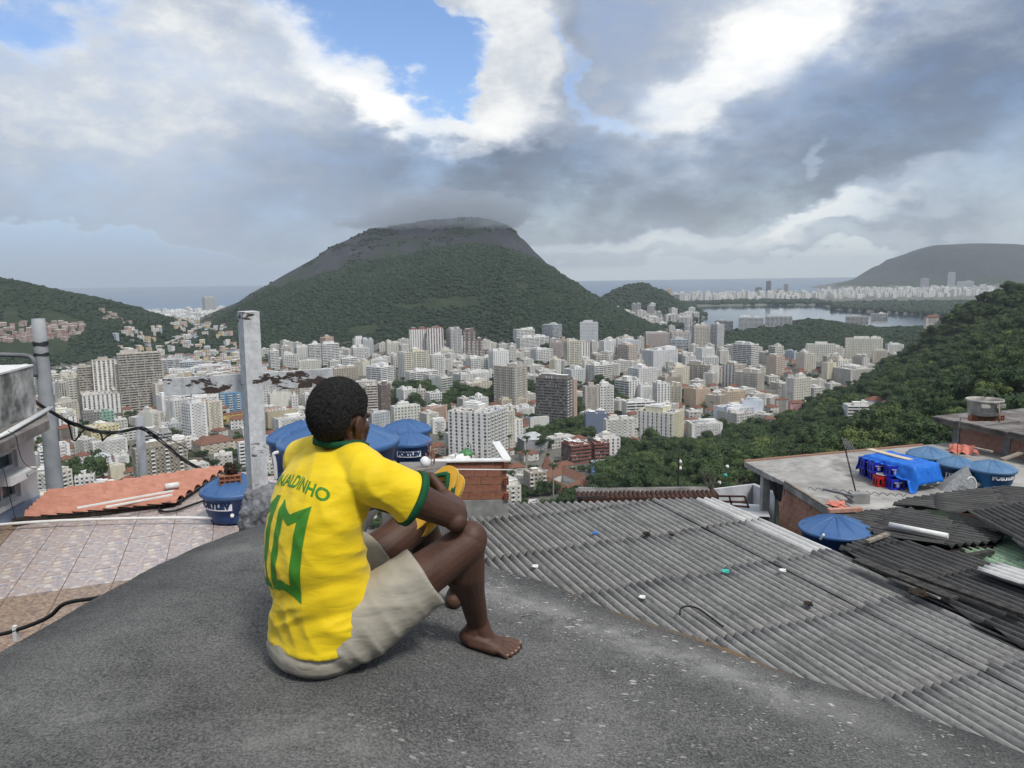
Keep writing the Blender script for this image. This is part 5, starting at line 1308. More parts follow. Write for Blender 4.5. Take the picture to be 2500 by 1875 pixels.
for k, (a, b) in enumerate((((188, 1240), (424, 1198)), ((258, 1238), (420, 1208)))):
    mb = MB(); mb.beam(P(*a, ZT+.28), P(*b, ZT+.28), .045, .025); tag(mb.build('thin_white_batten', M_pvc), ['upper', 'lower'][k]+' thin white batten lying on the orange tiles', 'batten')
mb = MB(); mb.tube([P(402, 1189, ZT+.25), P(436, 1184, ZT+.25)], .06, 10); tag(mb.build('short_pipe', M_pvc), 'short grey-white pipe stub at the right end of the orange roof', 'pipe')
mb = MB(); pp = [P(a, b, ZT+.12) for a, b in ((-120, 1284), (0, 1281), (60, 1276), (150, 1271), (300, 1266), (430, 1264), (560, 1265), (600, 1265))]
mb.tube(pp, .024, 10); pi_ = tag(mb.build('white_pipe', M_pvc), 'long white plastic pipe crossing the tiled terrace below the tank', 'pipe')
mb = MB(); mb.tube([P(562, 1265, ZT+.12), P(572, 1264, ZT+.12)], .048, 12); mb.tube([P(567, 1262, ZT+.15), P(567, 1258, ZT+.22)], .03, 8); mb.build('tap', M_pvc, pi_)
M_hose = mat('black_hose', base=(.012, .012, .012), rough=.45)
def hose(pxs, z, r, label, n=40, name='black_hose'):
    pts = smooth_poly([P(a, b, z) for a, b in pxs], n); mb = MB(); mb.tube(pts, r, 8); return tag(mb.build(name, M_hose), label, 'hose')
hose([(508, 1219), (470, 1232), (430, 1246), (400, 1249), (390, 1244), (392, 1237), (412, 1232)], ZT+.05, .022, 'hooked black hose lying on the tiles left of the rooftop tank')
pts_h = [P(-60, 1562, ZT+1.6), P(0, 1548, ZT+1.6), P(60, 1528, ZT+1.6), P(110, 1508, ZT+1.6)] 
hp = [pt(a, b, 3.2) for a, b in ((-80, 1565), (0, 1549), (40, 1538), (90, 1520), (125, 1502), (150, 1478), (180, 1468), (215, 1463), (245, 1458))]
mb = MB(); mb.tube(smooth_poly(hp, 40), .009, 8); hs = tag(mb.build('black_hose', M_hose), 'black hose running along the edge of the grey concrete at the lower left', 'hose')
mb = MB(); q = pt(37, 1538, 3.2); mb.box(q.x-.008, q.x+.008, q.y-.008, q.y+.008, q.z-.05, q.z+.02); mb.build('cable_tie', M_pvc, hs)
# tank with the brick on its lid
t1, v1 = tank_px(571, 1192, 164, .55, .50, 'blue water tank on the left terrace, weighed down with a hollow brick', lab_ang=-.42, lab_h=.14, lab_z=.66, nr=9, lid_rise=.42)
M_brick = speckled('hollow_brick_clay', (.23, .095, .060), (.35, .155, .10), 9, rough=.85, c3=(.20, .12, .09), s3=.5)
M_brickpale = speckled('pale_brick_clay', (.38, .19, .14), (.52, .29, .22), 7, rough=.88, c3=(.36, .24, .20), s3=.6)
def hollow_brick(name, c, rz, L, W_, H_, nx, nz, label=None, cat=None, m_=None, parent=None):
    """hollow clay brick, openings towards -y"""
    mb = MB(); t = .014; mb.box(-L/2, L/2, -W_/2+.03, W_/2, 0, H_)
    for i in range(nx+1): x = -L/2+(L-t)*i/nx; mb.box(x, x+t, -W_/2, -W_/2+.029, 0, H_)
    for j in range(nz+1): z = (H_-t)*j/nz; mb.box(-L/2+.001, L/2-.001, -W_/2+.0015, -W_/2+.028, z+.0005, z+t-.0005)
    o = mb.build(name, [m_ or M_brick], parent); o.location = c; o.rotation_euler = (0, 0, rz)
    if label: tag(o, label, cat)
    return o
top1 = v1 + Vector((.0, -.12, .15))
hollow_brick('brick', (top1.x+.02, top1.y-.06, v1.z+.13), .28, .34, .19, .15, 4, 2, 'hollow orange brick lying on the lid of the left water tank', 'brick')
M_ball = speckled('dried_moss', (.02, .014, .010), (.07, .05, .035), 25, rough=1, bs=1, bd=.02)
bm = bmesh.new(); bmesh.ops.create_icosphere(bm, subdivisions=4, radius=.105)
for v in bm.verts: v.co *= 1+noise.noise(v.co*28)*.5+noise.noise(v.co*9)*.25
me = bpy.data.meshes.new('dried_plant_ball'); bm.to_mesh(me); bm.free(); me.materials.append(M_ball)
tag(link('dried_plant_ball', me, None, (top1.x+.01, top1.y, v1.z+.36)), 'dark ball of dried roots on top of the brick on the tank', 'plant ball')
# ---- white post, cross board and its rough footing
def _peel(t, b):
    v = tex(t); g = t.node('ShaderNodeAttribute', attribute_name='peel').outputs['Fac']
    vv = t.map(v, scale=(.55, .55, 1.6)); n = t.noise(vv, 9, 7, .72); vo = t.vor(t.vm('ADD', vv, t.vm('SCALE', t.noise(v, 20, 3, .6, 'Color'), scale=.05)), 16, out='Color')
    f_ = t.m('ADD', t.m('ADD', n, t.m('MULTIPLY', t.m('SUBTRACT', t.xyz(vo)[0], .5), .30)), t.m('SUBTRACT', g, .5)); k = t.mr(f_, .62, .65)
    paint = t.mix(t.mr(t.noise(v, 25, 5, .7), .35, .65), (.48, .49, .51), (.68, .69, .70)); paint = t.mix(t.mr(t.noise(t.map(v, scale=(1, 1, .3)), 6, 6, .75), .5, .62, 0, .5), paint, (.22, .22, .22))
    wood = t.mix(t.noise(t.map(v, scale=(3, 3, 40)), 2, 4, .6), (.03, .02, .018), (.12, .09, .08))
    t.put(b.inputs['Base Color'], t.mix(k, paint, wood)); bump(t, b, t.m('SUBTRACT', 1.0, k), .8, .003)
M_peel = mat('peeling_white_paint', _peel, rough=.75)
def boxgrid(name, a, b, w_, h_, parent, peelf, n=60, up=(0, 0, 1)):
    mb = MB(); a = Vector(a); b = Vector(b)
    for i in range(n): mb.beam(a.lerp(b, i/n), a.lerp(b, (i+1)/n), w_, h_, up=up)
    me = mb.mesh(name, M_peel); at = me.attributes.new('peel', 'FLOAT', 'POINT'); L = (b-a).length
    at.data.foreach_set('value', [peelf(((Vector(v)-a).dot(b-a))/L/L) for v in mb.v]); return link(name, me, parent)
DP = 4.35
pb = pt(628, 1180, DP); ptop = pt(606, 760, DP-.02)
post = empty('white_post', pb, 0, 'weathered white square post with a peeling cross board, standing left of the seated man', 'post')
pw = 40*DP/F
o = boxgrid('post', Vector((0, 0, -.25)), ptop-pb, pw, pw, post, lambda t: .42+.16*max(0, (t-.93)/.07)+.06*math.sin(t*40))
bo = boxgrid('cross_board', pt(402, 945, DP+.13)-pb, pt(812, 921, DP+.05)-pb, .03, 44*DP/F, post, lambda t: .44+.22*math.exp(-((t-.30)/.17)**2)+.17*math.exp(-((t-.80)/.2)**2), up=(0, 0, 1))
M_lump = speckled('rough_render', (.16, .16, .17), (.36, .37, .40), 9, rough=.95, c3=(.05, .05, .055), s3=.85, bs=1.0, bscale=30, bd=.02)
bm = bmesh.new(); bmesh.ops.create_icosphere(bm, subdivisions=5, radius=1.0)
pl_, pr2, pf_ = pt(590, 1230, DP), pt(702, 1230, DP), pt(640, 1300, DP-.3)
wl = (pr2-pl_).length/2; cl_ = (pl_+pr2)/2; ztop = pt(640, 1168, DP).z; zbot = hump_z(cl_.x, cl_.y)+CAMZ-.15
for v in bm.verts:
    c = v.co.copy(); s_ = max(abs(c.x), abs(c.y), abs(c.z)); c2 = c*(.55+.45/s_*.75)
    k = 1.12-.28*c.z; n = noise.noise(c*4)*.16+noise.noise(c*11)*.09+noise.noise(c*25)*.04
    v.co = Vector((c2.x*wl*k*(1+n), c2.y*wl*k*(1+n), c2.z*(ztop-zbot)/2*(1+n*.4)))
me = bpy.data.meshes.new('footing'); bm.to_mesh(me); bm.free(); me.materials.append(M_lump)
for p_ in me.polygons: p_.use_smooth = True
f_ = link('footing', me, post); f_.location = Vector((cl_.x, cl_.y, (ztop+zbot)/2))-pb
# ---- grey pole with bracket, short pole, cables
M_pole = speckled('grey_pole', (.24, .255, .275), (.34, .355, .37), 2.2, rough=.7, c3=(.18, .18, .185), s3=.4)
D1 = 16.5; p0 = pt(137, 1215, D1); p1 = pt(93, 778, D1+.25)
pole = empty('utility_pole', p0, 0, 'tall grey concrete pole leaning left beside the white house', 'pole')
mb = MB(); L_ = p1-p0; mb.tube([L_*-.6, L_*0, L_*.5, L_*.82, L_], [.185, .172, .15, .135, .132], 28); mb.build('shaft', M_pole, pole)
M_iron = mat('wrapped_wire', base=(.035, .037, .04), rough=.6)
mb = MB()
for t_ in (.80, .855, .862): 
    c = L_*t_
    for s_ in range(3): mb.tube([c+Vector((math.cos(a)*.143, math.sin(a)*.143, s_*.018+.012*math.sin(3*a+s_))) for a in [k*math.pi/8 for k in range(17)]], .012, 6, cap=False)
mb.build('wire_tie', M_iron, pole)
M_galv = speckled('grey_bracket', (.12, .13, .14), (.20, .21, .22), 5, rough=.6)
mb = MB(); mb.tube(smooth_poly([pt(-200, 862, D1), pt(0, 866, D1), pt(60, 868, D1), pt(78, 874, D1), pt(84, 888, D1), pt(86, 920, D1)], 30), .05, 10); br = mb.build('bracket', M_galv, pole); br.location = -p0
D3 = 25.0; q0 = pt(345, 1180, D3); q1 = pt(341, 1018, D3)
mb = MB(); mb.tube([Vector((0, 0, -2)), q1-q0], [.15, .135], 24); sp_ = mb.build('short_pole', M_pole, None, q0); tag(sp_, 'shorter grey pole behind the orange tiled roof', 'pole')
cab = empty('cable_bundle', (0, 0, CAMZ), 0, 'black twisted cable bundle sagging from the white house past both grey poles', 'cable')
path = [(-60, 880), (0, 935), (20, 953), (64, 966), (98, 989), (136, 1012), (168, 1030), (203, 1043), (249, 1055), (289, 1055), (333, 1046), (350, 1047), (376, 1064), (420, 1098), (451, 1124), (498, 1147), (540, 1152)]
for k in range(4):
    pts = []
    for i, (a, b) in enumerate(path):
        d = 15.9 if a < 180 else 15.9+min(9, (a-180)*.05)
        pts.append(pt(a+2.5*math.sin(i*1.7+k*2), b+3.2*math.cos(i*1.3+k*1.6), d))
    mb = MB(); mb.tube(smooth_poly([q-Vector((0, 0, CAMZ)) for q in pts], 90), .020, 6); mb.build('cable', M_hose, cab)
for lp in (((166, 1030), (172, 1052), (177, 1072), (184, 1075), (193, 1063), (207, 1047)), ((243, 1056), (249, 1066), (250, 1076), (258, 1068), (276, 1056)), ((0, 915), (30, 940), (55, 968), (70, 972), (100, 992)), ((168, 1031), (190, 1034), (215, 1046), (235, 1050), (262, 1062))):
    mb = MB(); mb.tube(smooth_poly([pt(a, b, 16.0)-Vector((0, 0, CAMZ)) for a, b in lp], 40), .017, 6); mb.build('cable_loop', M_hose, cab)
mb = MB(); mb.tube([pt(345, 1040, 25), pt(420, 1075, 20), pt(520, 1130, 18)], .012, 6); tag(mb.build('thin_cable', M_hose), 'thin single wire from the short grey pole to the right', 'cable')
# ---- white house at the left edge
M_mould = speckled('mouldy_white_render', (.20, .20, .19), (.62, .62, .60), 1.6, rough=.9, c3=(.04, .04, .038), s3=.75, det=8)
M_hw = speckled('house_wall_white', (.50, .51, .50), (.62, .62, .60), .8, rough=.85)
M_hb = speckled('house_wall_blue', (.34, .38, .52), (.42, .46, .58), .8, rough=.85)
M_slab = speckled('stained_slab', (.07, .06, .055), (.22, .21, .20), 1.8, rough=.95, det=8)
M_frame = speckled('alu_frame', (.35, .36, .36), (.48, .49, .48), 3, rough=.5)
M_pane = mat('dark_pane', base=(.05, .075, .08), rough=.12, spec=.5)
M_acw = speckled('air_conditioner_white', (.55, .56, .55), (.66, .66, .65), 4)
HK = 1.30; A_ = pt(-330, 1180, 7.4*HK); B_ = pt(92, 1180, 10.6*HK)
hx = Vector((B_.x-A_.x, B_.y-A_.y, 0)); LW = hx.length; hx.normalize(); hy = Vector((-hx.y, hx.x, 0))     # hy points back-left
ho = Vector((A_.x, A_.y, CAMZ)); hr = math.atan2(hx.y, hx.x)
house = empty('white_house', ho, hr, 'white and pale blue house with a mouldy parapet and an air conditioner at the left edge', 'house')
def hz(px, py):                         # height of a point on the house wall above that pixel
    r = ray(px, py); n = Vector((-hx.y, hx.x, 0)); t = (ho-Vector((0, 0, CAMZ))).dot(n)/r.dot(n); q = r*t
    return (q-Vector((ho.x, ho.y, 0))).dot(hx), q.z
zs_, zw, zm = pt(0, 1073, 9.3*HK).z-CAMZ-.20, hz(95, 1300)[1]-3, hz(60, 1225)[1]
x0w, zwt = hz(-40, 1100); x1w, zwb = hz(52, 1205)
mb = MB(); mb.box(0, x0w, 0, 3, zm, zs_); mb.box(x1w, LW, 0, 3, zm, zs_)
zt_w = hz(48, 1092)[1]; zb_w = hz(48, 1212)[1]
mb.box(x0w, x1w, .002, 3, zt_w, zs_-.002); mb.box(x0w, x1w, .002, 3, zm+.002, zb_w); mb.build('wall', M_hw, house)
mb = MB(); mb.box(-.01, LW+.01, -.01, 3, zw, zm-.002); mb.build('blue_dado', M_hb, house)
win = MB()
for x_ in (x0w, (x0w+x1w)/2-.03, x1w-.06): win.box(x_, x_+.06, .06, .12, zb_w, zt_w)
for z_ in (zb_w, zb_w+(zt_w-zb_w)*.62, zt_w-.06): win.box(x0w, x1w, .061, .119, z_, z_+.06)
wf_ = win.build('window', M_frame, house); mb = MB(); mb.box(x0w, x1w, .13, .15, zb_w, zt_w); mb.build('pane', M_pane, wf_)
mb = MB(); mb.box(x0w-.1, x1w+.1, -.08, .05, zb_w-.07, zb_w-.001); mb.build('sill', M_hw, wf_)
xa, za = hz(10, 1172); xb, zb2 = hz(38, 1140)
ac = MB(); ac.box(xa-.45, xb, -.35, .1, za, zb2); aco = ac.build('air_conditioner', M_acw, house)
gr = MB(); gr.box(xb-.36, xb-.04, -.362, -.352, za+.04, zb2-.04); gr.build('grille', M_pane, aco)
gs = MB()
for k in range(7): z_ = za+.05+(zb2-za-.1)*k/6; gs.box(xb-.35, xb-.05, -.37, -.363, z_-.004, z_+.004)
gs.build('grille_bars', M_acw, aco)
def hl(x, y): v = Vector((x-ho.x, y-ho.y, 0)); return (v.dot(hx), v.dot(hy))
zt_ = pt(0, 1073, 9.3*HK).z-CAMZ
slabp = [hl(*q) for q in [(a*HK, b*HK) for a, b in ((-5.75, 7.2), (-6.48, 10.6), (-7.12, 11.6), (-9.5, 12), (-9.5, 7.2))]]
mb = MB(); mb.poly(slabp, zt_-.17, zt_); mb.build('overhanging_slab', M_slab, house)
c0 = hl(-6.9, 10.5); zp = pt(40, 903, 10.7*HK).z-CAMZ
parp = [hl(*q) for q in [(a*HK, b*HK) for a, b in ((-6.28, 7.5), (-6.98, 11.15), (-8.6, 11.0), (-8.2, 7.5))]]
mb = MB(); mb.poly(parp, zt_+.003, zp); mb.build('parapet', M_mould, house)
mb = MB(); mb.poly([(x+.01, y-.015) for x, y in parp], zp+.002, zp+.035); mb.build('coping', M_pvc, house)
mb = MB()
for k in range(2): mb.tube([(*hl((-6.02+.06*k)*HK, 7.6*HK), zt_+.04), (*hl(-6.35*HK, (9.4+.15*k)*HK), zt_+.05), (*hl((-6.95+.05*k)*HK, 11.4*HK), zt_+.06)], .028, 8)
mb.build('conduit', M_pvc, house)
tag(house, 'white and pale blue house with a mouldy parapet at the left edge')
def wirepx(pxs, d, r, label, z=None): 
    mb = MB(); mb.tube(smooth_poly([pt(a, b, d) for a, b in pxs], 30), r, 5); return tag(mb.build('thin_wire', M_hose), label, 'wire')
wirepx([(20, 1052), (38, 1065), (44, 1090), (55, 1125), (75, 1142), (92, 1145)], 12.2, .006, 'thin black wire looping across the white house wall')
wirepx([(0, 1130), (12, 1160), (22, 1205), (38, 1268)], 11.4, .006, 'thin black wire hanging in front of the house window')
# ---- corrugated roofs, each sheet a piece
def _fibro(c0, c1, c2, sp=1.0):
    def fn(t, b):
        v = tex(t); oi = t.node('ShaderNodeObjectInfo').outputs['Random']; vv = t.vm('ADD', v, t.comb(t.m('MULTIPLY', oi, 9.0), 0.0, 0.0)); 
        n = t.noise(vv, 1.2, 5, .65); n2 = t.noise(t.map(vv, scale=(1, .35, 1)), 22, 5, .75); n3 = t.noise(vv, 80, 3, .7)
        c = t.mix(t.mr(n, .35, .65), c0, c1); c = t.mix(t.mr(n2, .50, .62, 0, .6), c, c2); c = t.mix(t.mr(n3, .58, .68, 0, .6), c, (.30*sp, .30*sp, .29*sp)); c = t.mix(t.m('MULTIPLY', oi, .12), c, c0)
        zz = t.xyz(v)[2]; c = t.mix(t.mr(zz, .010, -.034, 0, .85), c, c2); c = t.mix(t.mr(zz, .022, .044, 0, .30), c, (.36*sp, .36*sp, .35*sp))       # darker in the troughs, paler on the crests
        t.put(b.inputs['Base Color'], c); bump(t, b, n3, .6, .006)
    return fn
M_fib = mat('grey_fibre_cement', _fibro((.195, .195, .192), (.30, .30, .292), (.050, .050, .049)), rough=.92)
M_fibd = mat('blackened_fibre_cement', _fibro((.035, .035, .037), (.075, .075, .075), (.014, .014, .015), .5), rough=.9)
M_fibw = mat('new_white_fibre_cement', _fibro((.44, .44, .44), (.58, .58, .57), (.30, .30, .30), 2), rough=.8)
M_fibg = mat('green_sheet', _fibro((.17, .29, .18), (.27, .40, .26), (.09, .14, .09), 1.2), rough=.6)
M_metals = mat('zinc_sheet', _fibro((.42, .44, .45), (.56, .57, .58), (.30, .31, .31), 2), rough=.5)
SHEETS = {}
def sheet_mesh(w_, L_, mt, pitch=.177, amp=.042, key=''):
    k = (round(w_, 3), round(L_, 3), mt.name, pitch)
    if k in SHEETS: return SHEETS[k]
    nw = max(1, round(w_/pitch)); n = nw*8; rows = 5; vs = []; fs = []
    for j in range(rows+1):
        for i in range(n+1): x = i/8*pitch; vs.append((x, L_*j/rows, amp*math.cos(2*math.pi*i/8) + .004*math.sin(j*2.1+i*.3)))
    for j in range(rows):
        for i in range(n): a = j*(n+1)+i; fs.append((a, a+1, a+n+2, a+n+1))
    m_ = len(vs); vs += [(v[0], v[1], v[2]-.007) for v in vs]
    fs += [(f[3]+m_, f[2]+m_, f[1]+m_, f[0]+m_) for f in fs[:]]
    for j, rv in ((0, True), (rows, False)):
        for i in range(n): a = j*(n+1)+i; q = (a, a+m_, a+m_+1, a+1); fs.append(q if rv else q[::-1])
    for i in (0, n):
        for j in range(rows): a = j*(n+1)+i; b = a+n+1; fs.append((a, b, b+m_, a+m_))
    me = bpy.data.meshes.new('sheet'); me.from_pydata(vs, [], fs); me.polygons.foreach_set('use_smooth', [True]*len(me.polygons)); me.materials.append(mt); me.update()
    SHEETS[k] = me; return me
def corr_roof(name, label, o, az, z, poly, mt, ncol, nrow, w_=1.062, L_=1.75, slope=0.0, cross=0.0, start=(0, 0), cat='corrugated roof', pitch=.177, matf=None, seed=1, step=.006, grow=.0, clip=False):
    """ribs run along azimuth az; o = plan origin; slope rises along the ribs, cross falls to the right; poly keeps the sheets whose centre lies inside"""
    r = random.Random(seed); e = empty(name, (o[0], o[1], CAMZ+z), -az, label, cat)
    ux = Vector((math.cos(-az), math.sin(-az))); uy = Vector((-math.sin(-az), math.cos(-az)))
    cnt = 0
    for i in range(ncol):
        for j in range(nrow):
            x, y = start[0]+i*w_, start[1]+j*(L_-.14)
            c = Vector(o[:2]) + ux*(x+w_/2) + uy*(y+L_/2)
            if poly and not in_poly(np.array([c.x]+[(c+ux*a*w_*grow+uy*b*L_*grow).x for a in (-1, 1) for b in (-1, 1)]), np.array([c.y]+[(c+ux*a*w_*grow+uy*b*L_*grow).y for a in (-1, 1) for b in (-1, 1)]), poly).any(): continue
            m_ = matf(i, j, c) if matf else mt
            me_ = sheet_mesh(w_+.06, L_, m_, pitch)
            if clip:
                bm = bmesh.new(); bm.from_mesh(me_); off = Vector(o[:2])+ux*x+uy*y; Q = [Vector(((Vector(q)-off).dot(ux), (Vector(q)-off).dot(uy), 0)) for q in poly]; area = sum(Q[k].x*Q[(k+1)%len(Q)].y-Q[(k+1)%len(Q)].x*Q[k].y for k in range(len(Q)))
                for k in (range(len(Q)) if clip is True else clip):
                    dd = Q[(k+1)%len(Q)]-Q[k]; n2 = Vector((dd.y, -dd.x, 0))*(1 if area > 0 else -1)
                    bmesh.ops.bisect_plane(bm, geom=bm.verts[:]+bm.edges[:]+bm.faces[:], plane_co=Q[k]+n2.normalized()*r.uniform(-.03, .05), plane_no=n2, clear_outer=True)
                if not bm.faces: bm.free(); continue
                me_ = bpy.data.meshes.new('sheet'); bm.to_mesh(me_); bm.free(); me_.materials.append(m_)
            s = link('sheet', me_, e)
            s.location = (x, y, slope*y - cross*x - step*.5*(j % 2) + r.uniform(-.004, .004) - .004*(i % 2)+ .02*math.sin(i*1.1)+.006*math.sin(j*.9))
            s.rotation_euler = (math.atan(slope)-.0025 + r.uniform(-.002, .002), math.atan(cross)+r.uniform(-.004, .004), r.uniform(-.006, .006)); cnt += 1
    print(name, cnt); return e
AZ1 = math.atan2(546-1250, F)
ZR = -5.7
GP = [tuple(P(a, b, ZR)[:2]) for a, b in ((1090, 1296), (1175, 1282), (1300, 1271), (1392, 1262), (1402, 1244), (1440, 1236), (1560, 1224), (1700, 1218), (1742, 1217), (2620, 1592), (2700, 1800), (2300, 2300), (1500, 2000), (1080, 1500))]
OR = P(1090, 1290, ZR); 
ux = Vector((math.cos(-AZ1), math.sin(-AZ1))); uy = Vector((-math.sin(-AZ1), math.cos(-AZ1)))
def gm(i, j, c):
    p_ = px_of((c.x, c.y, CAMZ+ZR)); 
    if abs(p_[1]-(1210+(p_[0]-1740)*.415)) < 30 and 1690 < p_[0] < 2030: return M_fibw
    return M_fib
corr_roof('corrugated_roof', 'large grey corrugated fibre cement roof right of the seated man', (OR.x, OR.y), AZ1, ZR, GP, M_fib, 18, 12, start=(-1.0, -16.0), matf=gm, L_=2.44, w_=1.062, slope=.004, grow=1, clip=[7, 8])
# black sheet added below the roof as painted shade, so that gaps stay dark
mb = MB(); mb.poly([q for q in GP][::-1], CAMZ+ZR-.5, CAMZ+ZR-.12); tag(mb.build('gap_shade_sheet', M_bitumen_shade), 'dark underside below the large corrugated roof', 'roof underside')
def quadpoly(pxs, z): return [tuple(P(a, b, z)[:2]) for a, b in pxs]
# darker roofs to the right
ZD = -5.60
o2 = P(2060, 1340, ZD); POL2 = quadpoly([(2052, 1338), (2140, 1308), (2330, 1350), (2720, 1480), (2720, 1640), (2560, 1610)], ZD)
corr_roof('corrugated_roof', 'blackened corrugated roof right of the big grey one', (o2.x, o2.y), AZ1-.03, ZD, POL2, M_fibd, 12, 16, start=(-1, -12), L_=1.83, seed=3, grow=1, clip=True)
mb = MB(); mb.poly(POL2[::-1], CAMZ+ZD-.2, CAMZ+ZD-.10); tag(mb.build('gap_shade_sheet', M_bitumen_shade), 'dark underside below the blackened corrugated roof', 'roof underside')  # added black sheet, painted shade for the gaps of this roof
ZD3 = -5.58; AZ3 = math.atan2(-1034-1250, F)
POL3 = quadpoly([(2070, 1262), (2128, 1243), (2230, 1240), (2448, 1302), (2430, 1322), (2318, 1336), (2140, 1305)], ZD3); o3 = P(2090, 1250, ZD3)
corr_roof('corrugated_roof', 'dark corrugated roof behind the round blue tank on the roof, in front of the slab', (o3.x, o3.y), AZ3, ZD3, POL3, M_fibd, 14, 12, start=(-4, -9), L_=1.53, seed=4, grow=1, clip=True)
mb = MB(); mb.poly(POL3[::-1], CAMZ+ZD3-.2, CAMZ+ZD3-.10); tag(mb.build('gap_shade_sheet', M_bitumen_shade), 'dark underside of the corrugated roof behind the round tank', 'roof underside')  # same again: black sheet as the shade under these sheets
ZD4 = -5.62
POL4 = quadpoly([(2178, 1230), (2215, 1216), (2380, 1196), (2640, 1172), (2640, 1250), (2480, 1252), (2345, 1252), (2235, 1238)], ZD4); o4 = P(2180, 1225, ZD4)
corr_roof('corrugated_roof', 'dark corrugated roof below the three blue tanks at the right', (o4.x, o4.y), math.atan2(-2600-1250, F), ZD4, POL4, M_fibd, 18, 12, start=(-7, -8), L_=1.53, seed=5, grow=1, clip=True)
ZD5 = -5.35
POL5 = quadpoly([(2366, 1250), (2500, 1222), (2700, 1200), (2700, 1400), (2540, 1362), (2440, 1300)], ZD5); o5 = P(2362, 1248, ZD5)
corr_roof('corrugated_roof', 'dark corrugated roof sloping at the right edge, above the green sheets', (o5.x, o5.y), math.atan2(1300-1250, F), ZD5, POL5, M_fibd, 14, 10, start=(-3, -9), L_=1.53, seed=6, grow=1, clip=True)
ZD6 = -5.72
POL6 = quadpoly([(2322, 1338), (2428, 1306), (2460, 1300), (2640, 1390), (2640, 1450), (2520, 1420)], ZD6); o6 = P(2330, 1340, ZD6)
corr_roof('corrugated_roof', 'faded green corrugated sheets with a pale strip at the right edge', (o6.x, o6.y), math.atan2(700-1250, F), ZD6, POL6, M_fibg, 9, 8, start=(-2.2, -6.5), w_=.885, L_=1.53, seed=8, grow=1, clip=True, matf=lambda i, j, c: M_fibg, cat='corrugated roof')
def loose_sheet(a, b, z, w_, mt, label, waves=True, lift=.0, name='loose_sheet'):
    p0, p1 = P(*a, z), P(*b, z); L_ = (p1-p0).length; e = link(name, sheet_mesh(w_, L_, mt)); d = p1-p0
    e.location = p0 + Vector((0, 0, lift)); e.rotation_euler = (0, 0, math.atan2(d.y, d.x)-math.pi/2); return tag(e, label, 'corrugated sheet')
loose_sheet((2500, 1434), (2375, 1392), -5.42, .70, M_fibw, 'loose white corrugated sheet on the blackened roof at the right edge')
loose_sheet((2640, 1480), (2490, 1428), -5.40, .70, M_fibw, 'second white corrugated sheet running out of the right edge')
loose_sheet((2285, 1462), (2165, 1413), -5.58, .36, M_fibw, 'dirty white sheet laid along the edge of the grey roof')
def plank(a, b, z, w_, h_, mt, label, name='plank', cat='plank', z2=None):
    p0, p1 = P(*a, z), P(*b, z2 or z); mb = MB(); mb.beam(Vector((0, 0, 0)), p1-p0, w_, h_); return tag(mb.build(name, mt, None, p0), label, cat)
M_char = speckled('charred_plank', (.02, .02, .02), (.07, .065, .06), 8, rough=.9)
M_oldwood = speckled('grey_wood', (.16, .14, .12), (.34, .30, .25), 6, rough=.9)
plank((2090, 1366), (2330, 1462), -5.46, .20, .05, M_char, 'dark weathered plank along the seam of the two roofs, upper piece')
plank((2200, 1392), (2505, 1500), -5.42, .16, .05, M_char, 'long blackened plank with a white edge on the dark roof')
plank((2365, 1357), (2422, 1347), -5.6, .12, .07, M_char, 'short black beam lying on the green sheets')
plank((2118, 1322), (2168, 1303), -5.45, .10, .05, M_oldwood, 'short grey plank right of the round tank')
def pipe(a, b, z, r_, mt, label, z2=None, cat='pipe'):
    p0, p1 = P(*a, z), P(*b, z2 or z); mb = MB(); mb.tube([Vector((0, 0, 0)), p1-p0], r_, 14); return tag(mb.build('pipe', mt, None, p0), label, cat)
pipe((2171, 1281), (2315, 1309), -5.42, .06, M_pvc, 'thick white pipe lying on the dark corrugated roof')
pipe((2003, 1316), (2011, 1305), -4.9, .02, M_pvc, 'short white pipe sticking up at the foot of the round tank', z2=-4.75)
t6, v6 = tank_px(2040, 1288, 178, .78, .80, 'round blue water tank standing between the grey and the dark roofs', lab_ang=.52, lab_h=.15, lab_z=.66, nr=12, lid_rise=.30)
t6['label'] = 'large clean blue water tank standing alone between the grey and the dark corrugated roofs'
# rubbish on the grey roof
M_teal = mat('teal_plastic', base=(.05, .42, .36), rough=.4); M_bluep = mat('blue_plastic', base=(.03, .15, .5), rough=.4); M_whitep = mat('white_plastic', base=(.7, .7, .7), rough=.4)
def rag(px, py, z, s_, mt, label, name='plastic_bag', cat='litter'):
    bm = bmesh.new(); bmesh.ops.create_icosphere(bm, subdivisions=4, radius=s_)
    for v in bm.verts: v.co *= 1+noise.noise(v.co*1.6/s_)*.7+noise.noise(v.co*3.5/s_)*.35; v.co.z *= .35
    me = bpy.data.meshes.new(name); bm.to_mesh(me); bm.free(); me.materials.append(mt); q = P(px, py, z); return tag(link(name, me, None, q), label, cat)
rag(1772, 1394, ZR+.05, .07, M_teal, 'crumpled teal plastic on the grey roof'); rag(1455, 1301, ZR+.05, .06, M_bluep, 'blue rag on the grey roof'); rag(1308, 1382, ZR+.05, .06, M_whitep, 'crumpled white plastic on the grey roof near the knee')
rag(1569, 1457, ZR+.06, .055, M_whitep, 'small white plastic piece on the grey roof'); rag(1912, 1392, ZR+.06, .06, M_whitep, 'white paper scrap on the grey roof'); rag(1975, 1473, ZR+.06, .07, M_ball, 'dark clump of moss on the grey roof', 'moss_clump', 'moss'); rag(1580, 1302, ZR+.06, .08, M_ball, 'small dry plant growing on the grey roof', 'dry_plant', 'plant'); rag(2243, 1447, -5.5, .13, M_ball, 'black clump on the dirty white sheet', 'moss_clump', 'moss'); rag(1640, 1305, ZR+.05, .06, M_ball, 'dark lichen lump on the grey roof', 'moss_clump', 'moss')
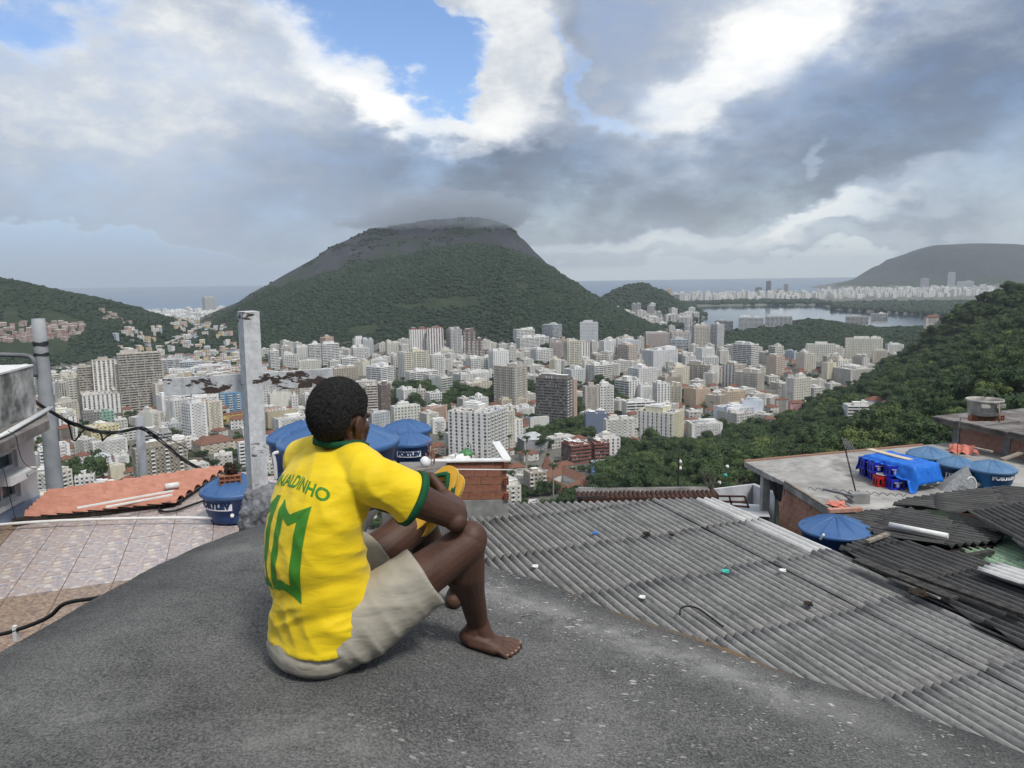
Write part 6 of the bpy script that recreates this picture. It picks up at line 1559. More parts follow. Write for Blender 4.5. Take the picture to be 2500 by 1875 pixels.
hose([(1660, 1500), (1662, 1486), (1676, 1480), (1700, 1484), (1720, 1496), (1765, 1530)], ZR+.12, .016, 'black hose arching over the lower edge of the grey roof')
# ================================================================== THE SEATED MAN
def skinfn(t, b):
    v = tex(t); n = t.noise(v, 9, 4, .6); n2 = t.noise(v, 120, 3, .6)
    c = t.mix(t.mr(n, .3, .7), (.058, .027, .018), (.105, .052, .034)); c = t.mix(t.mr(n2, .35, .7, 0, .3), c, (.04, .018, .012)); 
    t.put(b.inputs['Base Color'], c); n5 = t.noise(v, 420, 3, .7); t.put(b.inputs['Roughness'], t.mr(n, .3, .7, .44, .62)); bump(t, b, t.m('ADD', n2, t.m('MULTIPLY', n5, .6)), .4, .002)
    b.inputs['Subsurface Weight'].default_value = .08; b.inputs['Subsurface Radius'].default_value = (.02, .008, .004); b.inputs['Subsurface Scale'].default_value = .3
M_skin = mat('brown_skin', skinfn, rough=.52, spec=.36)
M_sole = speckled('foot_sole_skin', (.20, .11, .08), (.28, .17, .13), 15, rough=.6)
M_hair = speckled('short_black_hair', (.005, .005, .006), (.032, .030, .030), 110, rough=.8, bs=1.0, bscale=200, bd=.006, spec=.25, det=4)
def shirtfn(t, b):
    v = tex(t); w_ = t.node('ShaderNodeTexWave', {'Vector': v, 'Scale': 260.0}, bands_direction='DIAGONAL').outputs['Fac']
    c = t.mix(t.mr(t.noise(v, 5, 4, .6), .3, .7), (.74, .51, .006), (.81, .60, .012)); t.put(b.inputs['Base Color'], c); wr = t.noise(t.map(v, rot=(0, .5, .4), scale=(1, 1, 3.2)), 16, 5, .62, typ='RIDGED_MULTIFRACTAL') if False else t.noise(t.map(v, rot=(0, .5, .4), scale=(1, 1, 3.0)), 9, 2.2, .45)
    bump(t, b, t.m('ADD', t.m('MULTIPLY', w_, .012), t.m('ABSOLUTE', t.m('SUBTRACT', wr, .5))), .40, .012)
    b.inputs['Sheen Weight'].default_value = .15
M_shirt = mat('yellow_jersey', shirtfn, rough=.62, spec=.25)
M_trim = speckled('dark_green_rib', (.004, .055, .022), (.008, .085, .034), 40, rough=.75)
M_print = mat('green_print', base=(.055, .23, .022), rough=.45)
def shortsfn(t, b):
    v = tex(t); n = t.noise(v, 14, 5, .6); c = t.mix(t.mr(n, .3, .7), (.30, .275, .22), (.39, .36, .30)); t.put(b.inputs['Base Color'], c); bump(t, b, t.m('ABSOLUTE', t.m('SUBTRACT', t.noise(t.map(v, rot=(.6, .3, 0), scale=(1, 1, 2.6)), 8, 2.5, .5), .5)), .55, .014)
M_shorts = mat('stone_grey_shorts', shortsfn, rough=.8)
M_sandal = speckled('orange_yellow_sole', (.62, .33, .035), (.72, .42, .06), 12, rough=.65); M_sandal2 = speckled('yellow_sole_edge', (.70, .50, .10), (.76, .56, .14), 12, rough=.65)
O = Vector((0, 0, CAMZ))
def J(px, py, d): return pt(px, py, d) - O
FW = Vector((.69, .72, 0)).normalized(); RT = Vector((FW.y, -FW.x, 0))
pel = J(772, 1530, 2.09); neckb = J(815, 1092, 2.15)
hipR = pel + RT*.085 + Vector((0, 0, -.01)); hipL = pel - RT*.085
shR = neckb + RT*.172 + Vector((0, 0, -.075)) + FW*.01; shL = neckb - RT*.172 + Vector((0, 0, -.075)) + FW*.01
elR = J(1108, 1258, 2.13); wrR = J(1086, 1214, 2.345); elL = Vector((-.385, 2.44, -.73)); wrL = Vector((-.33, 2.54, -.72))
knR = J(1140, 1328, 2.16); knL = J(1020, 1272, 2.42)
heelR = hit_hump(1128, 1570); toeR = hit_hump(1236, 1594)
anR = J(1166, 1520, 2.32)
heelL = hit_hump(1104, 1488); toeL = heelL + Vector((.035, .17, -.012)); anL = heelL + Vector((.03, .03, .075))
for a, b, n_ in ((shR, elR, 'upper arm'), (elR, wrR, 'forearm'), (hipR, knR, 'thigh'), (knR, anR, 'shank'), (hipL, knL, 'thigh L'), (knL, anL, 'shank L'), (pel, neckb, 'torso'), (heelR, toeR, 'foot'), (shL, elL, 'arm L')): print(n_, round((a-b).length, 3))
print('ankle/heel', anR, heelR, toeR, 'pel', pel, 'ground', hump_z(pel.x, pel.y))
man = empty('person', (pel.x, pel.y, hump_z(pel.x, pel.y)+CAMZ), 0, 'seated man seen from behind in a yellow jersey and grey shorts, barefoot, holding yellow flip-flops', 'person')
MO = Vector((pel.x, pel.y, float(hump_z(pel.x, pel.y))))
def capsule(bm, a, b, ra, rb, n=16, flat=None):
    """tapered capsule; flat=(axis vector, factor) squeezes it across that axis"""
    a = Vector(a); b = Vector(b); d = b-a; L_ = d.length; d = d.normalized() if L_ > 1e-6 else Vector((0, 0, 1)); u_ = d.orthogonal().normalized()
    if flat: u_ = (Vector(flat[0])-d*Vector(flat[0]).dot(d)).normalized()
    v_ = d.cross(u_); fx = flat[1] if flat else 1.0; rings = []
    prof = [(-ra*math.cos(t), ra*math.sin(t)) for t in [k*math.pi/10 for k in range(1, 6)]] + [(L_*k/4, ra+(rb-ra)*k/4) for k in range(1, 4)] + [(L_+rb*math.cos(t), rb*math.sin(t)) for t in [math.pi/2-k*math.pi/10 for k in range(0, 5)]]
    for s_, r_ in prof: rings.append([bm.verts.new(a+d*s_+(u_*math.cos(2*math.pi*k/n)*fx+v_*math.sin(2*math.pi*k/n))*r_) for k in range(n)])
    e0 = bm.verts.new(a-d*ra); e1 = bm.verts.new(b+d*rb)
    for r0, r1 in zip(rings[:-1], rings[1:]):
        for k in range(n): bm.faces.new((r0[k], r0[(k+1) % n], r1[(k+1) % n], r1[k]))
    for k in range(n): bm.faces.new((e0, rings[0][(k+1) % n], rings[0][k])); bm.faces.new((e1, rings[-1][k], rings[-1][(k+1) % n]))
def chain(bm, pts, rs, n=16, flats=None):
    for i in range(len(pts)-1): capsule(bm, pts[i], pts[i+1], rs[i], rs[i+1], n, flats[i] if flats else None)
def ellip(bm, c, rx, ry, rz, ax=None):
    """ellipsoid with axes ax=(x,y,z)"""
    X_, Y_, Z_ = ax or (Vector((1, 0, 0)), Vector((0, 1, 0)), Vector((0, 0, 1)))
    r = bmesh.ops.create_icosphere(bm, subdivisions=4, radius=1.0)
    for v in r['verts']: q = v.co.copy(); v.co = Vector(c)+X_*(q.x*rx)+Y_*(q.y*ry)+Z_*(q.z*rz)
def ringtube(bm, rings, n=40):
    """rings: (centre, axis right, axis fwd, half width, half depth, power)"""
    R_ = []
    for c, u_, v_, a, b, p_ in rings:
        row = []
        for k in range(n):
            t = 2*math.pi*k/n; ct, st = math.cos(t), math.sin(t)
            x = a*math.copysign(abs(ct)**(2/p_), ct); y = b*math.copysign(abs(st)**(2/p_), st); row.append(bm.verts.new(Vector(c)+u_*x+v_*y))
        R_.append(row)
    for r0, r1 in zip(R_[:-1], R_[1:]):
        for k in range(n): bm.faces.new((r0[k], r0[(k+1) % n], r1[(k+1) % n], r1[k]))
    bm.faces.new(R_[0][::-1]); bm.faces.new(R_[-1])
def finish(bm, name, voxel, smooth_it, mt, disp=None, fac=.5, smooth2=1):
    bmesh.ops.recalc_face_normals(bm, faces=bm.faces); me = bpy.data.meshes.new(name); bm.to_mesh(me); bm.free()
    o = bpy.data.objects.new(name, me); COL.objects.link(o)
    m1 = o.modifiers.new('r', 'REMESH'); m1.mode = 'VOXEL'; m1.voxel_size = voxel; m1.use_smooth_shade = True
    m2 = o.modifiers.new('s', 'SMOOTH'); m2.iterations = smooth_it; m2.factor = fac
    bpy.context.view_layer.update(); ev = o.evaluated_get(bpy.context.evaluated_depsgraph_get()); me2 = bpy.data.meshes.new_from_object(ev); o.modifiers.clear(); o.data = me2; me2.name = name
    me2.materials.clear(); me2.materials.append(mt)
    if disp:
        nrm = [v.normal.copy() for v in me2.vertices]
        for v, n_ in zip(me2.vertices, nrm): v.co = v.co + n_*disp(v.co, n_)
    me2.polygons.foreach_set('use_smooth', [True]*len(me2.polygons))
    return o
def to_child(o, parent):
    me = o.data; me.transform(Matrix.Translation(-MO)); o.parent = parent; return o
UP = Vector((0, 0, 1))
# ---------- head
hc = J(832, 1014, 2.165); hy_ = math.radians(28); HF = Vector((math.sin(hy_), math.cos(hy_), -.20)).normalized(); HR = Vector((math.cos(hy_), -math.sin(hy_), 0)); HU = HR.cross(HF).normalized()
bm = bmesh.new()
ellip(bm, hc+HF*-.012+HU*.010, .073, .093, .092, (HR, HF, HU))                       # cranium
ellip(bm, hc+HF*.028+HU*-.040, .060, .070, .070, (HR, HF, HU))                        # face
capsule(bm, hc+HF*.060+HU*-.092-HR*.02, hc+HF*.060+HU*-.092+HR*.02, .027, .027)      # chin
for s_ in (-1, 1):
    capsule(bm, hc+HR*.050*s_+HF*.0+HU*-.055, hc+HR*.024*s_+HF*.062+HU*-.092, .026, .024)   # jaw
    capsule(bm, hc+HR*.034*s_+HF*.064+HU*-.028, hc+HR*.044*s_+HF*.044+HU*-.030, .019, .019)  # cheekbone
    ellip(bm, hc+HR*.075*s_+HF*-.010+HU*-.026, .012, .020, .031, ((HR*1+HF*-.35*s_*s_).normalized(), HF, HU))    # ear
    ellip(bm, hc+HR*.083*s_+HF*-.018+HU*-.022, .007, .017, .026, (HR, HF, HU))
    capsule(bm, hc+HR*.073*s_+HF*-.004+HU*-.044, hc+HR*.072*s_+HF*-.002+HU*-.054, .009, .008)   # lobe
    capsule(bm, hc+HR*.018*s_+HF*.092+HU*.006, hc+HR*.040*s_+HF*.074+HU*.006, .009, .008)  # brow
    ellip(bm, hc+HR*.014*s_+HF*.100+HU*-.046, .011, .010, .009, (HR, HF, HU))              # nostril wing
capsule(bm, hc+HF*.090+HU*-.002, hc+HF*.108+HU*-.040, .009, .013)                     # nose
capsule(bm, hc+HF*.093+HU*-.066-HR*.016, hc+HF*.093+HU*-.066+HR*.016, .008, .008)    # lips
capsule(bm, hc+HF*.091+HU*-.076-HR*.014, hc+HF*.091+HU*-.076+HR*.014, .009, .009)
# neck, shoulders, torso core
nk = hc+HF*-.018+HU*-.06
capsule(bm, nk, neckb-UP*.010+FW*.040, .047, .050, 20); capsule(bm, neckb+FW*.02-RT*.06-UP*.02, neckb+FW*.02+RT*.06-UP*.02, .05, .05)
mid = (pel+neckb)/2
ringtube(bm, [(pel+UP*.03, RT, FW, .11, .075, 2.4), (mid-FW*.045, RT, FW, .11, .070, 2.4), (neckb-UP*.12-FW*.01, RT, FW, .13, .075, 2.4), (neckb-UP*.05+FW*.01, RT, FW, .10, .06, 2.2)])
# arms
def arm(bm, s, e, w_, k=1.0):
    m1 = s.lerp(e, .30)+UP*.004; m2 = s.lerp(e, .72); f1 = e.lerp(w_, .28)
    chain(bm, [s, m1, m2, e], [.056*k, .052*k, .045*k, .040*k]); chain(bm, [e, f1, e.lerp(w_, .7), w_], [.040*k, .045*k, .034*k, .027*k], flats=None)
arm(bm, shR, elR, wrR); arm(bm, shL, elL, wrL)
ellip(bm, elR+Vector((.006, -.012, -.012)), .034, .034, .032)
def hand(bm, w_, fwd, side, nrm_, curl, s_=1.0):
    """w_: wrist, fwd along the palm, side towards the thumb, nrm_: palm normal"""
    p1 = w_+fwd*.085*s_
    for k in range(4):
        o_ = side*(.030-.019*k)*s_; a = w_+fwd*.012+o_*.7; b = w_+fwd*(.088-.004*abs(k-1))*s_+o_; chain(bm, [a, b], [.017*s_, .0125*s_], 10)
        L_ = (.044, .048, .045, .036)[k]*s_; q = b; ang = 0
        for j in range(3):
            ang += curl[j]; dr = fwd*math.cos(ang)+nrm_*math.sin(ang); q2 = q+dr*L_*(1, .66, .5)[j]; chain(bm, [q, q2], [(.0105, .0095, .0085)[j]*s_, (.0098, .0088, .0072)[j]*s_], 10); q = q2
    a = w_+fwd*.02+side*.026*s_; b = a+(fwd*.55+side*.75+nrm_*.25).normalized()*.045*s_; c = b+(fwd*.85+nrm_*.5+side*.1).normalized()*.034*s_; d_ = c+(fwd*.6+nrm_*.8).normalized()*.026*s_
    chain(bm, [a, b, c, d_], [.017*s_, .014*s_, .0115*s_, .0095*s_], 10)
hF = Vector((-.50, .80, .10)).normalized(); hN = Vector((-.75, -.45, -.2)); hN = (hN-hF*hN.dot(hF)).normalized(); hS = hF.cross(hN).normalized(); hS = hS if hS.z > 0 else -hS
hand(bm, wrR, hF, hS, hN, (.7, .9, .6))
hF2 = Vector((.75, .05, .05)).normalized(); hN2 = Vector((.0, -.8, -.3)); hN2 = (hN2-hF2*hN2.dot(hF2)).normalized(); hS2 = hF2.cross(hN2).normalized(); hS2 = hS2 if hS2.z > 0 else -hS2
hand(bm, wrL, hF2, hS2, hN2, (.6, .8, .5))
# legs
def leg(bm, h, k_, a, back):
    d = (k_-h)
    chain(bm, [h.lerp(k_, .06), h.lerp(k_, .35), h.lerp(k_, .75), k_], [.074, .078, .064, .057], 20)
    ellip(bm, k_+UP*.008+d.normalized()*.012, .050, .050, .054)
    sh_ = (a-k_); c1 = k_.lerp(a, .30)+back*.020; c2 = k_.lerp(a, .62)+back*.008
    chain(bm, [k_, c1, c2, a], [.052, .059, .042, .033], 18)
    capsule(bm, k_.lerp(a, .1)-back*.012, k_.lerp(a, .9)-back*.006, .034, .026)
bk = -Vector((.80, .55, 0)).normalized()
leg(bm, hipR, knR, anR, bk*.9); leg(bm, hipL, knL, anL, bk)
def foot(bm, an, heel, toe, lat):
    """lat: unit vector to the little-toe side"""
    f = (toe-heel); L_ = f.length; f.normalize(); up = f.cross(lat); up = up if up.z > 0 else -up; up.normalize(); s = L_/.17
    hb_ = heel+up*.030+f*.022
    ellip(bm, hb_-f*.004, .029, .033, .031, (lat, f, up))
    capsule(bm, an, hb_+f*.004+up*.012, .033, .029); capsule(bm, an+f*.004, heel+f*L_*.52+up*.034, .033, .024)
    for o_ in (-1, 0, 1): capsule(bm, hb_+lat*.008*o_, heel+f*L_*.80+lat*.024*o_+up*.019, .024, .0175)
    capsule(bm, heel+f*L_*.30+lat*-.010+up*.045, heel+f*L_*.80+lat*-.018+up*.022, .022, .016)
    capsule(bm, heel+f*L_*.20+lat*.018+up*.017, heel+f*L_*.74+lat*.032+up*.015, .016, .014)
    for k in range(5):
        o_ = (-.040, -.0165, .0035, .0225, .040)[k]; L2 = (1.04, 1.04, .99, .92, .83)[k]; r_ = (.0142, .0098, .0092, .0088, .0085)[k]
        a = heel+f*L_*.80*(L2*.35+.65)+lat*o_*.92+up*.018; b = heel+f*(L_*1.02*L2)+lat*o_+up*.020; c = heel+f*(L_*1.02*L2+.024)+lat*o_*1.02+up*(r_*.95)
        chain(bm, [a, b, c], [r_*1.05, r_*1.0, r_*1.02], 10)
fR = (toeR-heelR).normalized(); latR = Vector((fR.y, -fR.x, 0)).normalized()       # to our side
foot(bm, anR, heelR, toeR, latR)
fL = (toeL-heelL).normalized(); foot(bm, anL, heelL, toeL, -Vector((fL.y, -fL.x, 0)).normalized())
body = finish(bm, 'body', .0036, 4, M_skin, lambda c, n: noise.noise(c*14)*.0012)
to_child(body, man)
M_nail = mat('toe_nail', base=(.30, .19, .15), rough=.35)
for k in range(5):
    f = toeR-heelR; L_ = f.length; f.normalize(); up = f.cross(latR); up = up if up.z > 0 else -up; L2 = (1.04, 1.04, .99, .92, .83)[k]; r_ = (.0142, .0098, .0092, .0088, .0085)[k]
    c = heelR+f*(L_*1.02*L2+.026)+latR*(-.040, -.0165, .0035, .0225, .040)[k]*1.02+up*(r_*1.75); mb = MB(); mb.box(-r_*.5, r_*.5, -r_*.55, r_*.45, 0, .0016)
    o = mb.build('toenail', M_nail, man); M_ = Matrix((latR, f, up)).transposed().to_4x4(); M_.translation = c-MO; o.matrix_local = M_
# eyes
for s_ in (-1, 1):
    e_ = MB().lathe([(0, -.011), (.0078, -.0078), (.011, 0), (.0078, .0078), (0, .011)], 14).build('eye', mat('eye_white', base=(.6, .56, .5), rough=.2), man); e_.location = hc+HR*.030*s_+HF*.072+HU*-.010-MO
# ---------- hair: cap following the skull, ending at the nape, around the ears and at the forehead
bm = bmesh.new(); bmesh.ops.create_icosphere(bm, subdivisions=6, radius=1.0); kill = []
for v in bm.verts:
    q = v.co.copy(); 
    low = -.93 if q.y < -.30 else -.93 + (q.y+.30)*1.5      # hairline climbs towards the face
    if abs(q.x) > .62 and -.30 < q.y < .25: low = max(low, -.12)
    if q.y > .55: low = .36
    edge_ = q.z-low
    if edge_ < -.0: kill.append(v)
    th = .0062*min(1, max(0, edge_)/.16)**.6 + .0012
    n_ = noise.noise(q*30)*.0024 + noise.noise(q*70)*.0018
    v.co = hc+HF*-.012+HU*.010+HR*(q.x*(.073+th+n_))+HF*(q.y*(.093+th+n_))+HU*(q.z*(.092+th+n_))
bmesh.ops.delete(bm, geom=kill, context='VERTS')
# back of the skull runs on into the nape
me = bpy.data.meshes.new('hair'); bm.to_mesh(me); bm.free(); me.materials.append(M_hair); me.polygons.foreach_set('use_smooth', [True]*len(me.polygons))
hair = bpy.data.objects.new('hair', me); COL.objects.link(hair); to_child(hair, man)
# fuzz: tens of thousands of tiny curls would be stuff; a fine stubble breaks the outline
r = random.Random(8); vs = []; fs = []
mv = [(v.co.copy(), v.normal.copy()) for v in me.vertices]
for _ in range(16000):
    c, n_ = mv[r.randrange(len(mv))]; d = (n_+Vector((r.uniform(-.6, .6), r.uniform(-.6, .6), r.uniform(-.6, .6)))).normalized(); s_ = d.orthogonal().normalized()*.0005; s_.rotate(Matrix.Rotation(r.uniform(0, 6.3), 3, d)); h_ = r.uniform(.0012, .0028)
    c = c + Vector((r.uniform(-1, 1), r.uniform(-1, 1), r.uniform(-1, 1)))*.0015; o_ = len(vs); vs += [c-s_-n_*.001, c+s_-n_*.001, c+d*h_]; fs.append((o_, o_+1, o_+2))
sm = bpy.data.meshes.new('hair_stubble'); sm.from_pydata([tuple(v) for v in vs], [], fs); sm.materials.append(M_hair); st_o = link('hair_stubble', sm, hair); st_o['kind'] = 'stuff'
# ---------- jersey
bm = bmesh.new()
def spine(t): return pel.lerp(neckb, t) - FW*(.050*math.sin(math.pi*min(1, max(0, t)))*1.0) 
rg = []
for t, w_, d_, p_ in ((-.055, .164, .148, 2.6), (-.03, .166, .150, 2.6), (-.005, .165, .149, 2.6), (.02, .165, .149, 2.6), (.06, .164, .147, 2.5), (.14, .161, .141, 2.5), (.27, .158, .132, 2.4), (.42, .155, .122, 2.4), (.58, .160, .114, 2.4), (.72, .168, .112, 2.4), (.83, .168, .102, 2.3), (.90, .150, .090, 2.2), (.955, .118, .078, 2.1), (1.0, .082, .070, 2.0)):
    rg.append((spine(t)+FW*(.01+.030*math.exp(-((t-.1)/.25)**2))+RT*.010*math.exp(-((t-.1)/.25)**2)-UP*(.016 if t<.03 else 0)*0, RT, FW, w_, d_, p_))
ringtube(bm, rg, 48)
cuR = shR.lerp(elR, .47); cuL = shL.lerp(elL, .5)
for s_, e_, q in ((shR, elR, cuR), (shL, elL, cuL)):
    nk_ = neckb-UP*.035+FW*.015
    chain(bm, [nk_+UP*.012, nk_.lerp(s_, .5)+UP*.022, s_+UP*.006, s_.lerp(e_, .12)], [.055, .060, .068, .068], 20); 
    dr = (e_-s_).normalized(); u_ = dr.cross(UP).normalized(); v_ = dr.cross(u_)
    ringtube(bm, [(s_.lerp(e_, f_), u_, v_, a, b, 2.0) for f_, a, b in ((-.05, .060, .066), (.10, .068, .072), (.28, .068, .073), ((.47 if s_ is shR else .5), .070, .076))], 28)
SU = (neckb-pel).normalized()
def fold(c, n):
    q = c-pel; s_ = q.dot(RT); t = q.dot(SU); f_ = q.dot(FW)
    wst = math.exp(-((t-.06)/.11)**2); arm_ = math.exp(-(((c-(shR-UP*.10-RT*.02)).length)/.13)**2); up_ = math.exp(-((t-.48)/.10)**2)
    # slanting drapery: long along one direction, tight across it
    a1 = Vector((.85, .0, .50)); u1 = s_*.85+t*.50; w1 = -s_*.5+t*.85
    r1 = 1-abs(noise.noise(Vector((u1*3.2, w1*15, f_*4))))*2.2; r2 = 1-abs(noise.noise(Vector((u1*6+4, w1*26, f_*6+9))))*2.2
    u3 = s_*.55-t*.80; r3 = 1-abs(noise.noise(Vector((w1*6, (s_*.8+t*.55)*18, 2.0))))*2.2
    low_ = math.exp(-((t-.0)/.16)**2)
    hm = .25+.75*min(1, max(0, (t+.03)/.07))
    return hm*((r1-.45)*(.0022+.008*wst+.007*arm_) + (r2-.45)*(.0012+.005*wst+.0035*arm_) + (r3-.45)*(.006*arm_+.0018+.004*low_)) + noise.noise(c*4)*.002
shirt = finish(bm, 'jersey', .0055, 7, M_shirt, fold)
bvh = BVHTree.FromPolygons([v.co.copy() for v in shirt.data.vertices], [p_.vertices[:] for p_ in shirt.data.polygons])
to_child(shirt, man)
# ribbed collar and cuffs
def band(name, c, ax, w_, d_, hgt, thick, u_, v_, parent, mt, tilt=0.0, droop=None):
    n = 56; vs = []; fs = []
    for k in range(n):
        a = 2*math.pi*k/n; dirv = u_*math.cos(a)*w_+v_*math.sin(a)*d_; dn = dirv.normalized(); dd = droop(a) if droop else 0
        for off, z in ((0, -hgt/2), (thick, -hgt/2+thick*.4), (thick, hgt/2-thick*.4), (0, hgt/2), (-thick*.5, 0)): vs.append(c+dirv+dn*off+ax*(z+dd)-MO)
    for k in range(n):
        for j in range(5): a = k*5+j; b = k*5+(j+1) % 5; a2 = ((k+1) % n)*5+j; b2 = ((k+1) % n)*5+(j+1) % 5; fs.append((a, a2, b2, b))
    mb = MB(); mb.add(vs, fs, 0, True); return mb.build(name, mt, parent)
nd_ = (nk-neckb).normalized()
band('collar', neckb+UP*.020+FW*.026, (UP*.92+FW*.10-RT*0).normalized(), .078, .074, .019, .005, RT, FW, shirt, M_trim, droop=lambda a: -.030*max(0, math.sin(a)))
for s_, e_, q in ((shR, elR, cuR), (shL, elL, cuL)):
    dr = (e_-s_).normalized(); u_ = dr.cross(UP).normalized(); v_ = dr.cross(u_); band('sleeve_cuff', q-dr*.001, dr, .0675, .0735, .024, .006, u_, v_, shirt, M_trim)
# printed name and number, laid on the cloth
def project(sx, t, lift=.0013):
    R_ = .17; ang = sx/R_; base_ = spine(t/ (neckb-pel).length) ; d = (FW*math.cos(ang) - RT*math.sin(ang)).normalized(); c = base_ + FW*(-.0)
    org = c - d*.5; hit = bvh.ray_cast(org, d)
    if hit[0] is None: return org+d*.4
    return hit[0]-d*lift
def poly_print(name, poly_or_mesh, parent, step=.006):
    """fills plan polygons (s,t) with a fine grid and drapes it"""
    if isinstance(poly_or_mesh, list):
        bm = bmesh.new(); vv = [bm.verts.new((x, y, 0)) for x, y in poly_or_mesh]; f = bm.faces.new(vv); bmesh.ops.triangulate(bm, faces=[f])
    else: bm = bmesh.new(); bm.from_mesh(poly_or_mesh)
    bb = [v.co for v in bm.verts]; x0, x1 = min(v.x for v in bb), max(v.x for v in bb); y0, y1 = min(v.y for v in bb), max(v.y for v in bb)
    for k in range(1, int((x1-x0)/step)): bmesh.ops.bisect_plane(bm, geom=bm.verts[:]+bm.edges[:]+bm.faces[:], plane_co=(x0+k*step, 0, 0), plane_no=(1, 0, 0))
    for k in range(1, int((y1-y0)/step)): bmesh.ops.bisect_plane(bm, geom=bm.verts[:]+bm.edges[:]+bm.faces[:], plane_co=(0, y0+k*step, 0), plane_no=(0, 1, 0))
    for v in bm.verts: v.co = project(v.co.x, v.co.y)-MO
    me = bpy.data.meshes.new(name); bm.to_mesh(me); bm.free(); me.materials.append(M_print); return link(name, me, parent)
tm = text_mesh('RONALDINHO', .047, bold=.0012); 
for v in tm.vertices: v.co.x = v.co.x*1.42-.028; v.co.y = v.co.y*.88+.440-1.1*(v.co.x)**2*.5
poly_print('name_print', tm, shirt, .012)
T0, T1 = .135, .395
def dig0(cx, w_, st_):
    xl, xr = cx-w_/2, cx+w_/2; n_ = .030
    outer = [(xl, T1), (cx, T1-n_), (xr, T1), (xr, T0-.004), (cx, T0+.026), (xl, T0+.010)]
    li, ri = xl+st_, xr-st_
    return [[(xl, T1), (xl, T0+.010), (li, T0+.018), (li, T1-n_*.75)], [(ri, T1-n_*.75), (ri, T0+.014), (xr, T0-.004), (xr, T1)],
            [(xl+.004, T1-.002), (li, T1-n_*.75-.022), (cx, T1-n_-.030), (cx, T1-n_)], [(cx, T1-n_), (cx, T1-n_-.030), (ri, T1-n_*.75-.022), (xr-.004, T1-.002)],
            [(li-.006, T0+.045), (li-.006, T0+.012), (cx, T0+.024), (cx, T0+.052)], [(cx, T0+.052), (cx, T0+.024), (ri+.006, T0+.010), (ri+.006, T0+.040)]]
bmn = []
for poly in dig0(.054, .182, .046) + [[(-.115, T1), (-.115, T0+.006), (-.076, T0+.012), (-.076, T1+.004)], [(-.150, T1-.035), (-.145, T1-.060), (-.113, T1-.040), (-.113, T1)], [(-.150, T0+.026), (-.150, T0+.004), (-.054, T0+.0), (-.054, T0+.024)]]:
    a_ = sum(poly[i][0]*poly[(i+1) % len(poly)][1]-poly[(i+1) % len(poly)][0]*poly[i][1] for i in range(len(poly)))
    bmn.append(poly if a_ > 0 else poly[::-1])
def joined_print(name, polys, parent):
    bm = bmesh.new()
    for q in polys: bm.faces.new([bm.verts.new((x, y, 0)) for x, y in q])
    me = bpy.data.meshes.new('flat'); bmesh.ops.triangulate(bm, faces=bm.faces[:]); bm.to_mesh(me); bm.free(); return poly_print(name, me, parent, .007)
def seam(pts, w_=.0016):
    pp = smooth_poly([Vector((a, b, 0)) for a, b in pts], 50); vs = []; fs = []
    for k, q in enumerate(pp):
        dd = (pp[min(k+1, 49)]-pp[max(k-1, 0)]).normalized(); n2 = Vector((-dd.y, dd.x, 0))
        for s_ in (-1, 1): p_ = project(q.x+n2.x*w_*s_, q.y+n2.y*w_*s_, .0009); vs.append(p_-MO)
    fs = [(2*k, 2*k+1, 2*k+3, 2*k+2) for k in range(49)]; mb = MB(); mb.add(vs, fs, 0, True); return mb.build('seam', M_seam, shirt)
M_seam = mat('seam_thread', base=(.50, .33, .003), rough=.7)
joined_print('number_print', bmn[:6], shirt); joined_print('number_print', bmn[6:], shirt)
# ---------- shorts
bm = bmesh.new()
ringtube(bm, [(pel+UP*z+FW*o_, RT, FW, a, b, 2.5) for z, a, b, o_ in ((-.108, .085, .07, .02), (-.098, .125, .105, .015), (-.075, .150, .132, .01), (-.045, .155, .137, .01), (0, .142, .122, .010), (.06, .12, .10, .010))], 44)
for h_, k_, f_ in ((hipR, knR, .685), (hipL, knL, .64)):
    dr = (k_-h_).normalized(); u_ = dr.cross(UP).normalized(); v_ = dr.cross(u_)
    chain(bm, [h_+dr*.02-UP*.01, h_+dr*.05-UP*.005], [.088, .092], 24)
    ringtube(bm, [(h_.lerp(k_, g)+UP*(-.006 if g > .3 else -.012), u_, v_, a, b, 2.2) for g, a, b in ((.08, .088, .092), (.2, .096, .100), (.38, .092, .100), (f_-.03, .084, .096), (f_, .085, .098))], 32)
def sfold(c, n):
    q = c-pel; dr = (knR-hipR).normalized(); u_ = q.dot(dr); w_ = q.dot(UP); s_ = q.dot(RT)
    e = math.exp(-((u_-.12)/.07)**2)*min(1, max(0, (-w_+.08)/.1))
    r1 = 1-abs(noise.noise(Vector((u_*22, w_*4+s_*3, 3))))*2.2; r2 = 1-abs(noise.noise(Vector((u_*5, w_*20, s_*9+5))))*2.2
    return (r1-.45)*(.0015+.008*e)+(r2-.45)*(.003)+noise.noise(c*5)*.005
shorts = finish(bm, 'shorts', .0055, 6, M_shorts, sfold)
to_child(shorts, man)
